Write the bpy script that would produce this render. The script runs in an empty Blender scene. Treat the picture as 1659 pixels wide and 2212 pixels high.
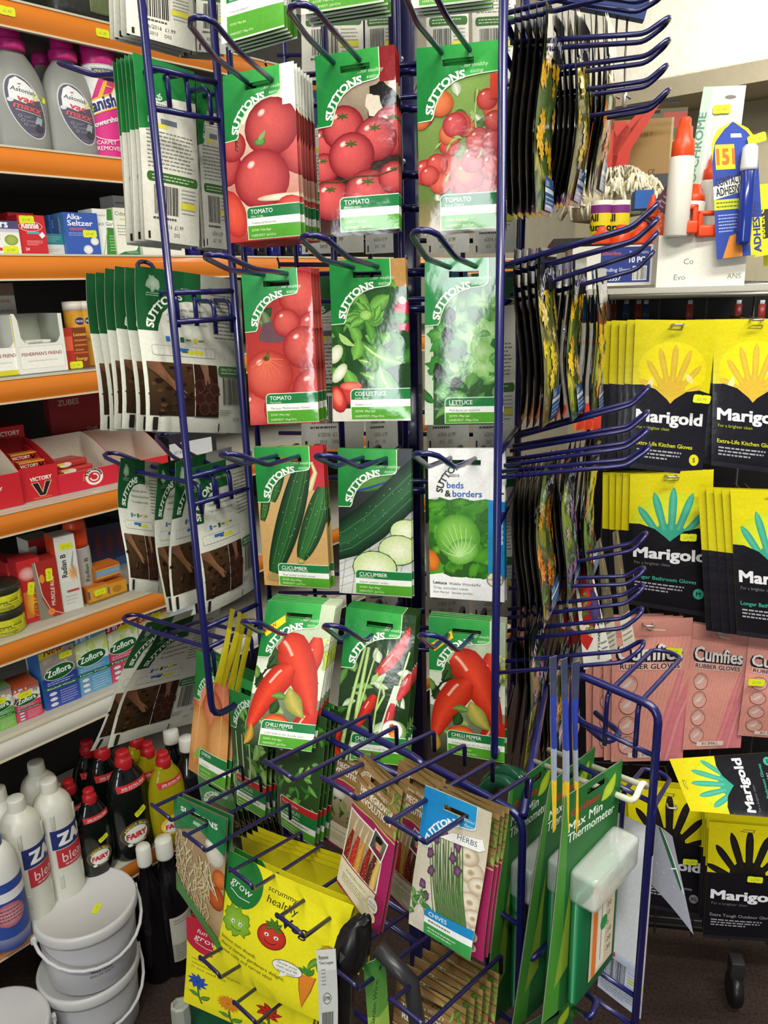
import bpy, bmesh, math, random
from mathutils import Vector, Matrix, geometry

# ------------------------------------------------------------------ camera
R = random.Random(11)
sc = bpy.context.scene
COL = sc.collection
PW, PH, FPX = 1659.0, 2212.0, 1700.0
V = Vector
CAMZ = 1.5
_up = -V((171, 5894, 1700)).normalized()
_f = V((0, 0, 1)); _yw = (_f - _up * _f.dot(_up)).normalized(); _xw = _yw.cross(_up)
def c2w(v): return V((v.dot(_xw), v.dot(_yw), v.dot(_up)))
CAM = V((0, 0, CAMZ))
cd = bpy.data.cameras.new('camera'); cam = bpy.data.objects.new('camera', cd); COL.objects.link(cam)
cd.sensor_fit = 'HORIZONTAL'; cd.sensor_width = 36; cd.lens = FPX / PW * 36; cd.clip_start = 0.02
_r, _u, _b = c2w(V((1, 0, 0))), c2w(V((0, -1, 0))), c2w(V((0, 0, -1)))
cam.matrix_world = Matrix(((_r.x, _u.x, _b.x, 0), (_r.y, _u.y, _b.y, 0), (_r.z, _u.z, _b.z, CAMZ), (0, 0, 0, 1)))
sc.camera = cam
# ------------------------------------------------------------------ light and exposure
vs = sc.view_settings
sc.display_settings.display_device = 'sRGB'
vs.view_transform = 'Standard'; vs.look = 'None'; vs.gamma = 1; vs.use_curve_mapping = False
vs.exposure = 0.6
wd = bpy.data.worlds.new('room_light'); sc.world = wd; wd.use_nodes = True
wd.node_tree.nodes['Background'].inputs[0].default_value = (0.93, 0.97, 1.0, 1)
wd.node_tree.nodes['Background'].inputs[1].default_value = 0.16
def area(name, loc, target, sx, sy, power, colour=(1, 0.97, 0.88)):
    l = bpy.data.lights.new(name, 'AREA'); l.shape = 'RECTANGLE'; l.size = sx; l.size_y = sy; l.energy = power; l.color = colour
    o = bpy.data.objects.new(name, l); COL.objects.link(o); o.location = loc
    o.rotation_euler = (V(target) - V(loc)).to_track_quat('-Z', 'Y').to_euler(); return o
CEIL = 2.75
for i, (x, y, sx, sy, p) in enumerate([(-0.15, -0.55, 1.5, 0.25, 34), (0.9, 0.35, 1.4, 0.2, 27), (1.35, 1.75, 1.2, 0.2, 44), (-0.6, 0.8, 0.16, 1.2, 5)]):
    area('ceiling_lamp_light', (x, y, CEIL - 0.09), (x + (.5 if x > 1 else 0), y + (.75 if x > 1 else 1e-4), CEIL - 1.0), sx, sy, p)
area('packet_glare_light', (-1.15, -2.35, 1.45), (-0.1, 0.6, 1.1), .6, 1.1, 19, (0.93, 0.97, 1.0))     # added light behind the camera, for glare and front light on the packets

# ------------------------------------------------------------------ pixel helpers: a pixel of the 1659x2212 photograph -> a ray
def ray(px, py): return c2w(V(((px - PW / 2) / FPX, (py - PH / 2) / FPX, 1.0)))
def P(px, py, d): return CAM + ray(px, py) * d
def onplane(px, py, p0, n):
    r = ray(px, py); return CAM + r * ((p0 - CAM).dot(n) / r.dot(n))
def onz(px, py, z):
    r = ray(px, py); return CAM + r * ((z - CAMZ) / r.z)

# ------------------------------------------------------------------ colours and materials
def lin(h):
    if not isinstance(h, str): return tuple(h[:3]) + (1.0,)
    h = h.lstrip('#'); o = []
    for i in (0, 2, 4):
        c = int(h[i:i + 2], 16) / 255; o.append(c / 12.92 if c <= .04045 else ((c + .055) / 1.055) ** 2.4)
    return tuple(o) + (1.0,)
def mixc(a, b, t): a, b = lin(a), lin(b); return tuple(a[i] * (1 - t) + b[i] * t for i in range(3)) + (1.0,)
MATS = {}
def mat(name, rough=0.5, metal=0.0, coat=0.0, grain=0.0, scale=300, trans=0.0, ior=1.45, bump=0.0, spec=0.5, bscale=80, alpha=1.0):
    if name in MATS: return MATS[name]
    m = bpy.data.materials.new(name); m.use_nodes = True; nt = m.node_tree; b = nt.nodes['Principled BSDF']
    at = nt.nodes.new('ShaderNodeAttribute'); at.attribute_name = 'Col'
    src = at.outputs['Color']
    if grain:
        tc = nt.nodes.new('ShaderNodeTexCoord'); nz = nt.nodes.new('ShaderNodeTexNoise'); nz.inputs['Scale'].default_value = scale
        nt.links.new(tc.outputs['Object'], nz.inputs['Vector'])
        mr = nt.nodes.new('ShaderNodeMapRange'); mr.inputs[1].default_value = .3; mr.inputs[2].default_value = .7
        mr.inputs[3].default_value = 1 - grain; mr.inputs[4].default_value = 1 + grain
        nt.links.new(nz.outputs[0], mr.inputs[0])
        mx = nt.nodes.new('ShaderNodeVectorMath'); mx.operation = 'SCALE'
        nt.links.new(src, mx.inputs[0]); nt.links.new(mr.outputs[0], mx.inputs['Scale']); src = mx.outputs[0]
    nt.links.new(src, b.inputs['Base Color'])
    b.inputs['Roughness'].default_value = rough; b.inputs['Metallic'].default_value = metal
    b.inputs['Coat Weight'].default_value = coat; b.inputs['Coat Roughness'].default_value = .08
    b.inputs['Transmission Weight'].default_value = trans; b.inputs['IOR'].default_value = ior
    b.inputs['Specular IOR Level'].default_value = spec; b.inputs['Alpha'].default_value = alpha
    if bump:
        tc = nt.nodes.new('ShaderNodeTexCoord'); nz = nt.nodes.new('ShaderNodeTexNoise'); nz.inputs['Scale'].default_value = bscale
        nz.inputs['Detail'].default_value = 4
        nt.links.new(tc.outputs['Object'], nz.inputs['Vector'])
        bp = nt.nodes.new('ShaderNodeBump'); bp.inputs['Strength'].default_value = bump; bp.inputs['Distance'].default_value = .004
        nt.links.new(nz.outputs[0], bp.inputs['Height']); nt.links.new(bp.outputs[0], b.inputs['Normal'])
    MATS[name] = m; return m
PRINT = mat('printed_packet', .36, grain=.06, spec=.4)
FOIL = mat('glossy_foil_packet', .13, coat=.3, grain=.05, bump=.3, bscale=24)
MATTE = mat('printed_card', .55, grain=.05)
BAGM = mat('printed_film_bag', .33, coat=.1, grain=.05, bump=.28, bscale=45)
PLAST = mat('moulded_plastic', .35)
GLOSSP = mat('glossy_plastic', .16, coat=.3)
WIREM = mat('blue_coated_wire', .3, coat=.3)
STEEL = mat('bright_wire', .3, metal=.7)
STRIPM = mat('glossy_price_strip', .22, coat=.4)
PAINT = mat('painted_metal', .5, grain=.04, scale=40)
FIBRE = mat('cotton_fibre', .9, grain=.2, scale=120, bump=.5)
WALLM = mat('painted_plaster', .85, grain=.05, scale=14, bump=.5, bscale=35)
CLEAR = mat('clear_plastic', .06, trans=1.0, ior=1.15, alpha=.55)
LIQ = mat('coloured_clear_bottle', .12, trans=.55, ior=1.3)

# ------------------------------------------------------------------ tagging
def link(o): COL.objects.link(o); return o
def tag(o, label, cat, group=None, kind=None):
    o['label'] = label; o['category'] = cat
    if group: o['group'] = group
    if kind: o['kind'] = kind
    return o
def thing(name, label, cat, M=None, group=None):
    o = link(bpy.data.objects.new(name, None)); o.empty_display_size = .03
    if M is not None: o.matrix_world = M
    return tag(o, label, cat, group)
def struct(o): o['kind'] = 'structure'; return o
def dup(o, M=None, parent=None):
    c = o.copy(); link(c)
    if parent is not None: c.parent = parent
    for ch in o.children: dup(ch, None, c)
    if M is not None: c.matrix_world = M
    return c
def frame(o, n, tilt=0, roll=0):
    """local x right, y away from the viewer, z up; n = outward (towards viewer) direction, made horizontal"""
    n = V((n[0], n[1], 0)).normalized(); y = -n; z = V((0, 0, 1)); x = y.cross(z)
    M = Matrix(((x.x, y.x, z.x, 0), (x.y, y.y, z.y, 0), (x.z, y.z, z.z, 0), (0, 0, 0, 1)))
    return Matrix.Translation(o) @ M @ Matrix.Rotation(math.radians(tilt), 4, 'X') @ Matrix.Rotation(math.radians(roll), 4, 'Y')

# ------------------------------------------------------------------ mesh builder
class MB:
    def __init__(s): s.v = []; s.f = []; s.c = []; s.m = []; s.sm = []
    def add(s, vs_, fs, col, mi=0, smooth=True):
        b = len(s.v); s.v += [tuple(v) for v in vs_]
        if isinstance(col, list): s.c += [lin(c) for c in col]
        else: s.c += [lin(col)] * len(vs_)
        for f in fs: s.f.append([i + b for i in f]); s.m.append(mi); s.sm.append(smooth)
        return s
    def box(s, x0, y0, z0, x1, y1, z1, col, mi=0, M=None, top=None, r=0.0):
        if r > 0:
            bm = bmesh.new(); bmesh.ops.create_cube(bm, size=1)
            for v in bm.verts: v.co = V((x0 + (v.co.x + .5) * (x1 - x0), y0 + (v.co.y + .5) * (y1 - y0), z0 + (v.co.z + .5) * (z1 - z0)))
            bmesh.ops.bevel(bm, geom=bm.edges[:], offset=r, segments=2, affect='EDGES', profile=.6)
            vs_ = [v.co.copy() for v in bm.verts]; fs = [[v.index for v in f.verts] for f in bm.faces]; bm.free()
            if M is not None: vs_ = [M @ v for v in vs_]
            return s.add(vs_, fs, col, mi, True)
        vs_ = [V((x, y, z)) for z in (z0, z1) for y in (y0, y1) for x in (x0, x1)]
        if M is not None: vs_ = [M @ v for v in vs_]
        for f in ((0, 2, 3, 1), (0, 1, 5, 4), (1, 3, 7, 5), (3, 2, 6, 7), (2, 0, 4, 6), (4, 5, 7, 6)):
            s.add([vs_[i] for i in f], [(0, 1, 2, 3)], top if (top and f[0] == 4 and f[1] == 5) else col, mi, False)
        return s
    def tube(s, pts, r, col, mi=0, seg=8, closed=False, cap=True):
        pts = [V(p) for p in pts]; n = len(pts); rings = []
        up = None
        for i, p in enumerate(pts):
            a = pts[i - 1] if (i > 0 or closed) else p; b = pts[(i + 1) % n] if (i < n - 1 or closed) else p
            t = (b - a).normalized() if (b - a).length > 1e-9 else V((0, 0, 1))
            if up is None: up = t.orthogonal().normalized()
            up = (up - t * up.dot(t)); up = up.normalized() if up.length > 1e-6 else t.orthogonal().normalized()
            w = t.cross(up); rr = r[i] if isinstance(r, (list, tuple)) else r
            rings.append([p + (up * math.cos(2 * math.pi * k / seg) + w * math.sin(2 * math.pi * k / seg)) * rr for k in range(seg)])
        vs_ = [v for rg in rings for v in rg]; fs = []
        for i in range(n if closed else n - 1):
            j = (i + 1) % n
            for k in range(seg): fs.append((i * seg + k, i * seg + (k + 1) % seg, j * seg + (k + 1) % seg, j * seg + k))
        if cap and not closed: fs.append(tuple(range(seg))[::-1]); fs.append(tuple((n - 1) * seg + k for k in range(seg)))
        return s.add(vs_, fs, col, mi)
    def lathe(s, prof, col, mi=0, seg=24, sx=1, sy=1, M=None, cap=True, smooth=True):
        """prof: (radius, z) bottom to top; col one colour or one per ring"""
        vs_ = []; cs = []
        for i, (r, z) in enumerate(prof):
            for k in range(seg):
                a = 2 * math.pi * k / seg; vs_.append(V((r * sx * math.cos(a), r * sy * math.sin(a), z)))
                cs.append(col[i] if isinstance(col, list) else col)
        fs = []
        for i in range(len(prof) - 1):
            for k in range(seg): fs.append((i * seg + k, i * seg + (k + 1) % seg, (i + 1) * seg + (k + 1) % seg, (i + 1) * seg + k))
        if cap: fs.append(tuple(range(seg))[::-1]); fs.append(tuple((len(prof) - 1) * seg + k for k in range(seg)))
        if M is not None: vs_ = [M @ v for v in vs_]
        return s.add(vs_, fs, cs, mi, smooth)
    def art(s, A, fn, mi=0, nu=0, nv=0, clip=None):
        """print the flat art A (mm) on a surface; fn(x_mm, z_mm, lift_mm) -> 3D"""
        bm, cl = A.bm(nu=nu, nv=nv, clip=clip)
        bm.verts.index_update()
        s.add([fn(v.co.x, v.co.y, v.co.z) for v in bm.verts], [[v.index for v in f.verts] for f in bm.faces], [tuple(v[cl]) for v in bm.verts], mi, nu > 0)
        bm.free(); return s
    def flat(s, A, x0, y, z0, mi=0, clip=None):          # art on a face looking along -y, mm -> m
        return s.art(A, lambda a, b, l: (x0 + a * .001, y - .0002 - l * .001, z0 + b * .001), mi, clip=clip or (0, 0, A.W, A.H))
    def side(s, A, x, y0, z0, mi=0, right=True):          # art on the +x (right) or -x face
        if right: return s.art(A, lambda a, b, l: (x + .0002 + l * .001, y0 + a * .001, z0 + b * .001), mi, clip=(0, 0, A.W, A.H))
        return s.art(A, lambda a, b, l: (x - .0002 - l * .001, y0 + (A.W - a) * .001, z0 + b * .001), mi, clip=(0, 0, A.W, A.H))
    def build(s, name, mats, parent=None, M=None):
        me = bpy.data.meshes.new(name); me.from_pydata(s.v, [], s.f)
        at = me.color_attributes.new('Col', 'FLOAT_COLOR', 'POINT')
        at.data.foreach_set('color', [x for c in s.c for x in c])
        me.polygons.foreach_set('material_index', s.m); me.polygons.foreach_set('use_smooth', s.sm)
        for m in (mats if isinstance(mats, (list, tuple)) else [mats]): me.materials.append(m)
        me.update()
        o = link(bpy.data.objects.new(name, me))
        if parent is not None: o.parent = parent
        if M is not None:
            if parent is None: o.matrix_world = M
            else: o.matrix_local = M
        return o
def one(name, label, cat, mb, mats, M=None, group=None):
    return tag(mb.build(name, mats, None, M), label, cat, group)

# ------------------------------------------------------------------ flat print (art), in millimetres
_tc = {}
_fc = bpy.data.curves.new('lettering', 'FONT'); _fo = bpy.data.objects.new('lettering', _fc)
def text2d(t, bold=0.0, res=2):
    k = (t, bold, res)
    if k not in _tc:
        _fc.body = t; _fc.size = 1; _fc.resolution_u = res; _fc.offset = bold
        me = bpy.data.meshes.new_from_object(_fo)
        vs_ = [(v.co.x, v.co.y) for v in me.vertices]; fs = [tuple(p.vertices) for p in me.polygons]
        bpy.data.meshes.remove(me)
        x0 = min((v[0] for v in vs_), default=0); x1 = max((v[0] for v in vs_), default=1)
        _tc[k] = ([(x - x0, y) for x, y in vs_], fs, x1 - x0)
    return _tc[k]
def fat(bold):
    if bold < .008: return ((0, 0),)
    return tuple((dx * bold, dy * bold) for dx, dy in ((-1, -.7), (1, -.7), (-1, .7), (1, .7)))
def serifs(t):
    """slab serifs for the arched lettering, in the same units as text2d"""
    vs_, fs = [], []
    def q(x0, y0, x1, y1):
        b = len(vs_); vs_.extend([(x0, y0), (x1, y0), (x1, y1), (x0, y1)]); fs.append((b, b + 1, b + 2, b + 3))
    for i, ch in enumerate(t):
        w = text2d(ch)[2]; x0 = text2d(t[:i + 1])[2] - w; x1 = x0 + w; s = .12
        if ch == 'T': q((x0 + x1) / 2 - s * 1.25, -.03, (x0 + x1) / 2 + s * 1.25, .05); q(x0 - .04, .5, x0 + .05, .74); q(x1 - .05, .5, x1 + .04, .74)
        if ch == 'U': q(x0 - .08, .66, x0 + .2, .75); q(x1 - .18, .66, x1 + .08, .75)
        if ch == 'N': q(x0 - .08, .66, x0 + .12, .75); q(x0 - .08, -.03, x0 + .2, .05); q(x1 - .2, .66, x1 + .08, .75)
        if ch == 'S': q(x1 - .1, .5, x1 - .01, .74); q(x0 + .01, -.02, x0 + .1, .2)
    return vs_, fs
class Art:
    LIFT = .012
    def __init__(s, W, H, bg=None): 
        s.W, s.H, s.p = W, H, []
        if bg is not None: s.rect(0, 0, W, H, bg)
    def add(s, vs_, fs, cols):
        if not isinstance(cols, list): cols = [lin(cols)] * len(vs_)
        else: cols = [lin(c) for c in cols]
        s.p.append((vs_, fs, cols)); return s
    def rect(s, x0, y0, x1, y1, c, c2=None):
        return s.add([(x0, y0), (x1, y0), (x1, y1), (x0, y1)], [(0, 1, 2, 3)], [c, c, c2 or c, c2 or c])
    def poly(s, pts, c):
        tr = geometry.tessellate_polygon([[V((p[0], p[1], 0)) for p in pts]])
        fs = []
        for t in tr:
            a, b, d = [pts[i] for i in t]
            cr = (b[0] - a[0]) * (d[1] - a[1]) - (b[1] - a[1]) * (d[0] - a[0])
            if abs(cr) > 1e-9: fs.append(tuple(t) if cr > 0 else tuple(t)[::-1])
        return s.add(list(pts), fs, list(c) if isinstance(c, list) else c)
    def rrect(s, x0, y0, x1, y1, r, c, corners=(1, 1, 1, 1), n=5):
        pts = []
        for (cx, cy, a0, on) in ((x0 + r, y0 + r, 180, corners[0]), (x1 - r, y0 + r, 270, corners[1]), (x1 - r, y1 - r, 0, corners[2]), (x0 + r, y1 - r, 90, corners[3])):
            if on:
                for k in range(n + 1):
                    a = math.radians(a0 + 90 * k / n); pts.append((cx + r * math.cos(a), cy + r * math.sin(a)))
            else:
                sx = x0 if cx == x0 + r else x1; sy = y0 if cy == y0 + r else y1; pts.append((sx, sy))
        return s.poly(pts, c)
    def ell(s, cx, cy, rx, ry=None, c='#888888', e=None, rot=0, hx=0.0, hy=0.0, n=14, mid=.62):
        ry = rx if ry is None else ry; e = e or c; a0 = math.radians(rot); ca, sa = math.cos(a0), math.sin(a0)
        vs_ = [(cx + hx * rx * ca - hy * ry * sa, cy + hx * rx * sa + hy * ry * ca)]; cs = [c]
        rings = ((mid, mixc(c, e, .4)), (1.0, e)) if e != c else ((1.0, e),)
        for f, cc in rings:
            for k in range(n):
                a = 2 * math.pi * k / n; x = rx * f * math.cos(a) + hx * rx * (1 - f); y = ry * f * math.sin(a) + hy * ry * (1 - f)
                vs_.append((cx + x * ca - y * sa, cy + x * sa + y * ca)); cs.append(cc)
        fs = [(0, 1 + k, 1 + (k + 1) % n) for k in range(n)]
        for q in range(len(rings) - 1):
            b = 1 + q * n; fs += [(b + k, b + n + k, b + n + (k + 1) % n, b + (k + 1) % n) for k in range(n)]
        return s.add(vs_, fs, cs)
    def ring(s, cx, cy, rx, ry, w, c, n=20, a0=0, a1=360):
        vs_ = []; full = (a1 - a0) >= 360
        m = n if full else n + 1
        for k in range(m):
            a = math.radians(a0 + (a1 - a0) * k / n)
            vs_ += [(cx + rx * math.cos(a), cy + ry * math.sin(a)), (cx + (rx - w) * math.cos(a), cy + (ry - w) * math.sin(a))]
        fs = [(2 * k, 2 * ((k + 1) % m), 2 * ((k + 1) % m) + 1, 2 * k + 1) for k in range(n)]
        return s.add(vs_, fs, c)
    def stroke(s, pts, w, c, e=None, n=1):
        """ribbon along pts; w one width or one per point; e = edge colour"""
        L = len(pts); vs_ = []; cs = []
        for i, p in enumerate(pts):
            a = pts[max(i - 1, 0)]; b = pts[min(i + 1, L - 1)]; d = math.hypot(b[0] - a[0], b[1] - a[1]) or 1
            nx, ny = -(b[1] - a[1]) / d, (b[0] - a[0]) / d; ww = (w[i] if isinstance(w, (list, tuple)) else w) / 2
            vs_ += [(p[0] + nx * ww, p[1] + ny * ww), p, (p[0] - nx * ww, p[1] - ny * ww)]; cs += [e or c, c, e or c]
        fs = []
        for i in range(L - 1):
            a = 3 * i; fs += [(a + 1, a + 4, a + 3, a), (a + 2, a + 5, a + 4, a + 1)]
        return s.add(vs_, fs, cs)
    def text(s, t, x, y, h, c, bold=0.0, align='L', shear=0.0, fit=None, rot=0, res=2, sx=1.0):
        vs_, fs, w = text2d(t, 0, res); k = h / .72; kx = k * sx
        if fit: kx = fit / max(w, .01)
        W = w * kx; off = {'L': 0, 'C': -W / 2, 'R': -W}[align]; ca, sa = math.cos(math.radians(rot)), math.sin(math.radians(rot))
        for ox, oy in fat(bold):
            o = []
            for a, b in vs_:
                X = (a + ox) * kx + off + b * k * shear; Y = (b + oy) * k; o.append((x + X * ca - Y * sa, y + X * sa + Y * ca))
            s.add(o, fs, c)
        return s
    def arc(s, t, cx, cy, r, a0, a1, h, c, bold=0.0, res=3):
        """letters along an arc, from angle a0 to a1 (degrees), clockwise when a1<a0"""
        vs_, fs, w = text2d(t, 0, res); k = h / .72
        sg = 1 if a1 < a0 else -1
        for ox, oy in list(fat(bold)) + ([(None, 0)] if t == 'SUTTONS' else []):
            if ox is None: vs_, fs = serifs(t); ox = 0
            o = []
            for a, b in vs_:
                an = math.radians(a0 + (a1 - a0) * (a + ox) / w); rr = r + sg * (b + oy) * k; o.append((cx + rr * math.cos(an), cy + rr * math.sin(an)))
            s.add(o, fs, c)
        return s
    def lines(s, x0, y0, x1, y1, n, c, th=.35, seed=1):
        rr = random.Random(seed); vs_ = []; fs = []
        dy = (y1 - y0) / n
        for i in range(n):
            y = y1 - (i + .7) * dy; x = x0; end = x1 - rr.random() * (x1 - x0) * (.35 if i == n - 1 else .12)
            while x < end:
                w = min(rr.uniform(.04, .13) * (x1 - x0), end - x); b = len(vs_); h = dy * th
                vs_ += [(x, y), (x + w, y), (x + w, y + h), (x, y + h)]; fs.append((b, b + 1, b + 2, b + 3)); x += w + (x1 - x0) * .022
        return s.add(vs_, fs, c)
    def barcode(s, x, y, w, h, seed=3, bg='#f2f2ee'):
        rr = random.Random(seed)
        if bg: s.rect(x - 1, y - 1, x + w + 1, y + h + 1, bg)
        vs_ = []; fs = []; cx = x
        while cx < x + w:
            bw = rr.choice((.5, .5, .9, 1.3)) * w / 30; b = len(vs_)
            vs_ += [(cx, y), (min(cx + bw, x + w), y), (min(cx + bw, x + w), y + h), (cx, y + h)]; fs.append((b, b + 1, b + 2, b + 3))
            cx += bw + rr.choice((.5, .8, 1.2)) * w / 30
        return s.add(vs_, fs, '#26241f')
    def blob(s, cx, cy, rx, ry, c, e=None, jag=.2, n=16, seed=0, rot=0):
        rr = random.Random(seed); a0 = math.radians(rot); vs_ = [(cx, cy)]; cs = [c]
        for k in range(n):
            a = 2 * math.pi * k / n; f = 1 + rr.uniform(-jag, jag); x, y = rx * f * math.cos(a), ry * f * math.sin(a)
            vs_.append((cx + x * math.cos(a0) - y * math.sin(a0), cy + x * math.sin(a0) + y * math.cos(a0))); cs.append(e or c)
        return s.add(vs_, [(0, 1 + k, 1 + (k + 1) % n) for k in range(n)], cs)
    def leaf(s, x, y, L, w, ang, c, e=None, bend=0.2):
        a = math.radians(ang); pts = []
        for k in range(7):
            t = k / 6; b = a + bend * (t - .5) * 2
            pts.append((x + L * t * math.cos(b), y + L * t * math.sin(b)))
        return s.stroke(pts, [w * x_ for x_ in (.05, .6, .95, 1, .8, .45, .03)], c, e)
    def bm(s, nu=0, nv=0, clip=None, flip=False, bmesh_=None, layer=None, lift0=0.0, sign=1, W=None):
        bm = bmesh_ or bmesh.new(); cl = layer or bm.verts.layers.float_color.new('Col')
        new = []
        for i, (vs_, fs, cs) in enumerate(s.p):
            z = sign * (lift0 + (i + 1) * s.LIFT)
            bv = []
            for (x, y), c in zip(vs_, cs):
                v = bm.verts.new(((W - x) if flip else x, y, z)); v[cl] = c; bv.append(v)
            for f in fs:
                try: new.append(bm.faces.new([bv[j] for j in (f[::-1] if flip else f)]))
                except ValueError: pass
        if clip:
            for co, no in (((clip[0], 0, 0), (-1, 0, 0)), ((clip[2], 0, 0), (1, 0, 0)), ((0, clip[1], 0), (0, -1, 0)), ((0, clip[3], 0), (0, 1, 0))):
                bmesh.ops.bisect_plane(bm, geom=bm.verts[:] + bm.edges[:] + bm.faces[:], plane_co=co, plane_no=no, clear_outer=True, dist=1e-4)
        if nu:
            for k in range(1, nu): bisect(bm, (s.W * k / nu, 0, 0), (1, 0, 0))
        if nv:
            for k in range(1, nv): bisect(bm, (0, s.H * k / nv, 0), (0, 1, 0))
        return bm, cl
def bisect(bm, co, no):
    bmesh.ops.bisect_plane(bm, geom=bm.verts[:] + bm.edges[:] + bm.faces[:], plane_co=co, plane_no=no, dist=1e-4)

# ------------------------------------------------------------------ a packet: two printed skins, pillow bulge, bends, a cut-out hanging slot
def sheet(name, A, B, mats, corners=None, nx=6, ny=10, bulge=2.0, bend=None, slot=None, thick=.5, gloss=0, shape=None, edge='#d8d8d0', parent=None, M=None):
    """A front art, B back art (same size, mm). corners: TL,TR,BR,BL in local x,z metres. bend(s,t)->metres towards the viewer"""
    W, H = A.W, A.H
    bm = bmesh.new(); cl = bm.verts.layers.float_color.new('Col')
    A.bm(bmesh_=bm, layer=cl, lift0=thick / 2, sign=1)
    if B is not None: B.bm(bmesh_=bm, layer=cl, lift0=thick / 2, sign=-1, flip=True, W=W)
    for co, no in (((0, 0, 0), (-1, 0, 0)), ((W, 0, 0), (1, 0, 0)), ((0, 0, 0), (0, -1, 0)), ((0, H, 0), (0, 1, 0))):
        bmesh.ops.bisect_plane(bm, geom=bm.verts[:] + bm.edges[:] + bm.faces[:], plane_co=co, plane_no=no, clear_outer=True, dist=1e-4)
    h = thick / 2 + Art.LIFT; e = lin(edge)
    for (a, b) in (((0, 0), (W, 0)), ((W, 0), (W, H)), ((W, H), (0, H)), ((0, H), (0, 0))):
        q = [bm.verts.new((a[0], a[1], h)), bm.verts.new((a[0], a[1], -h)), bm.verts.new((b[0], b[1], -h)), bm.verts.new((b[0], b[1], h))]
        for v in q: v[cl] = e
        bm.faces.new(q)
    for k in range(1, nx): bisect(bm, (W * k / nx, 0, 0), (1, 0, 0))
    for k in range(1, ny): bisect(bm, (0, H * k / ny, 0), (0, 1, 0))
    for k in range(1, nx + ny): bisect(bm, (W * k / nx, 0, 0), V((nx / W, ny / H, 0)).normalized())
    if slot:
        x0, y0, x1, y1 = slot
        for co, no in (((x0, 0, 0), (1, 0, 0)), ((x1, 0, 0), (1, 0, 0)), ((0, y0, 0), (0, 1, 0)), ((0, y1, 0), (0, 1, 0))): bisect(bm, co, no)
        dead = [f for f in bm.faces if (lambda c: x0 < c.x < x1 and y0 < c.y < y1)(f.calc_center_median())]
        bmesh.ops.delete(bm, geom=dead, context='FACES')
    bend = bend or (lambda s, t: 0.0)
    def bul(s, t): return .001 * bulge * max(0, math.sin(math.pi * s)) ** .6 * max(0, math.sin(math.pi * min(1, t / .86))) ** .6 if t < .86 else 0.0
    nd = [[(bend(i / nx, j / ny), bul(i / nx, j / ny)) for j in range(ny + 1)] for i in range(nx + 1)]
    def disp(s, t):
        a = min(max(s * nx, 0), nx - 1e-6); b = min(max(t * ny, 0), ny - 1e-6); i, j = int(a), int(b); u, w = a - i, b - j
        if u + w <= 1: f = ((nd[i][j], 1 - u - w), (nd[i + 1][j], u), (nd[i][j + 1], w))
        else: f = ((nd[i + 1][j + 1], u + w - 1), (nd[i + 1][j], 1 - w), (nd[i][j + 1], 1 - u))
        return sum(q[0] * k for q, k in f), sum(q[1] * k for q, k in f)
    if corners is None: corners = [V((-W / 2000, 0, H / 2000)), V((W / 2000, 0, H / 2000)), V((W / 2000, 0, -H / 2000)), V((-W / 2000, 0, -H / 2000))]
    TL, TR, BR, BL = corners
    bm.verts.index_update(); vs_ = []; nn = []; cs = []
    for v in bm.verts:
        x, y, z = v.co; s, t = min(max(x / W, 0), 1), min(max(y / H, 0), 1)
        D, Bq = disp(s, t); s = .5 + (s - .5) * shape(t) if shape else s; sg = 1 if z > 0 else -1
        p = (BL * (1 - s) + BR * s) * (1 - t) + (TL * (1 - s) + TR * s) * t
        wv = z * .001 + sg * Bq + D
        vs_.append((p.x, p.y - wv, p.z)); cs.append(tuple(v[cl]))
        g = .02
        fx = lambda a, b: bend(a, b) + sg * bul(a, b)
        dx = (fx(min(s + g, 1), t) - fx(max(s - g, 0), t)) / (max(min(s + g, 1) - max(s - g, 0), 1e-6) * W * .001)
        dz = (fx(s, min(t + g, 1)) - fx(s, max(t - g, 0))) / (max(min(t + g, 1) - max(t - g, 0), 1e-6) * H * .001)
        nn.append(V((-dx * sg, -1, -dz * sg)).normalized() * 1 if sg > 0 else V((-dx * sg, -1, -dz * sg)).normalized() * -1)
    fs = [[v.index for v in f.verts] for f in bm.faces]; bm.free()
    me = bpy.data.meshes.new(name); me.from_pydata(vs_, [], fs)
    at = me.color_attributes.new('Col', 'FLOAT_COLOR', 'POINT'); at.data.foreach_set('color', [x for c in cs for x in c])
    for m in (mats if isinstance(mats, (list, tuple)) else [mats]): me.materials.append(m)
    me.polygons.foreach_set('use_smooth', [True] * len(fs))
    me.update(); me.normals_split_custom_set_from_vertices(nn)
    o = link(bpy.data.objects.new(name, me))
    if parent is not None: o.parent = parent
    elif M is not None: o.matrix_world = M
    return o
def quadframe(quad, p0, n, tilt=0):
    """quad TL,TR,BR,BL pixels -> frame on the plane through p0 facing n (tilted about its horizontal axis) and local corners"""
    M0 = frame(p0, n, tilt); nn = -(M0.to_3x3() @ V((0, 1, 0)))
    pts = [onplane(x, y, p0, nn) for x, y in quad]
    c = sum(pts, V()) / 4; M = M0.copy(); M.translation = c; Mi = M.inverted()
    return M, [Mi @ p for p in pts], nn
def wob(seed, amp=.002):
    r = random.Random(seed); a, b, c, d = [r.uniform(-1, 1) for _ in range(4)]
    return lambda s, t: amp * (a * math.sin(2.2 * s + 3 * b) * (1 - t) + c * math.sin(4.5 * t + 2 * d + s))
def arcpts(c, u, v, r, a0, a1, n):
    return [c + (u * math.cos(math.radians(a0 + (a1 - a0) * k / n)) + v * math.sin(math.radians(a0 + (a1 - a0) * k / n))) * r for k in range(n + 1)]
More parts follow.
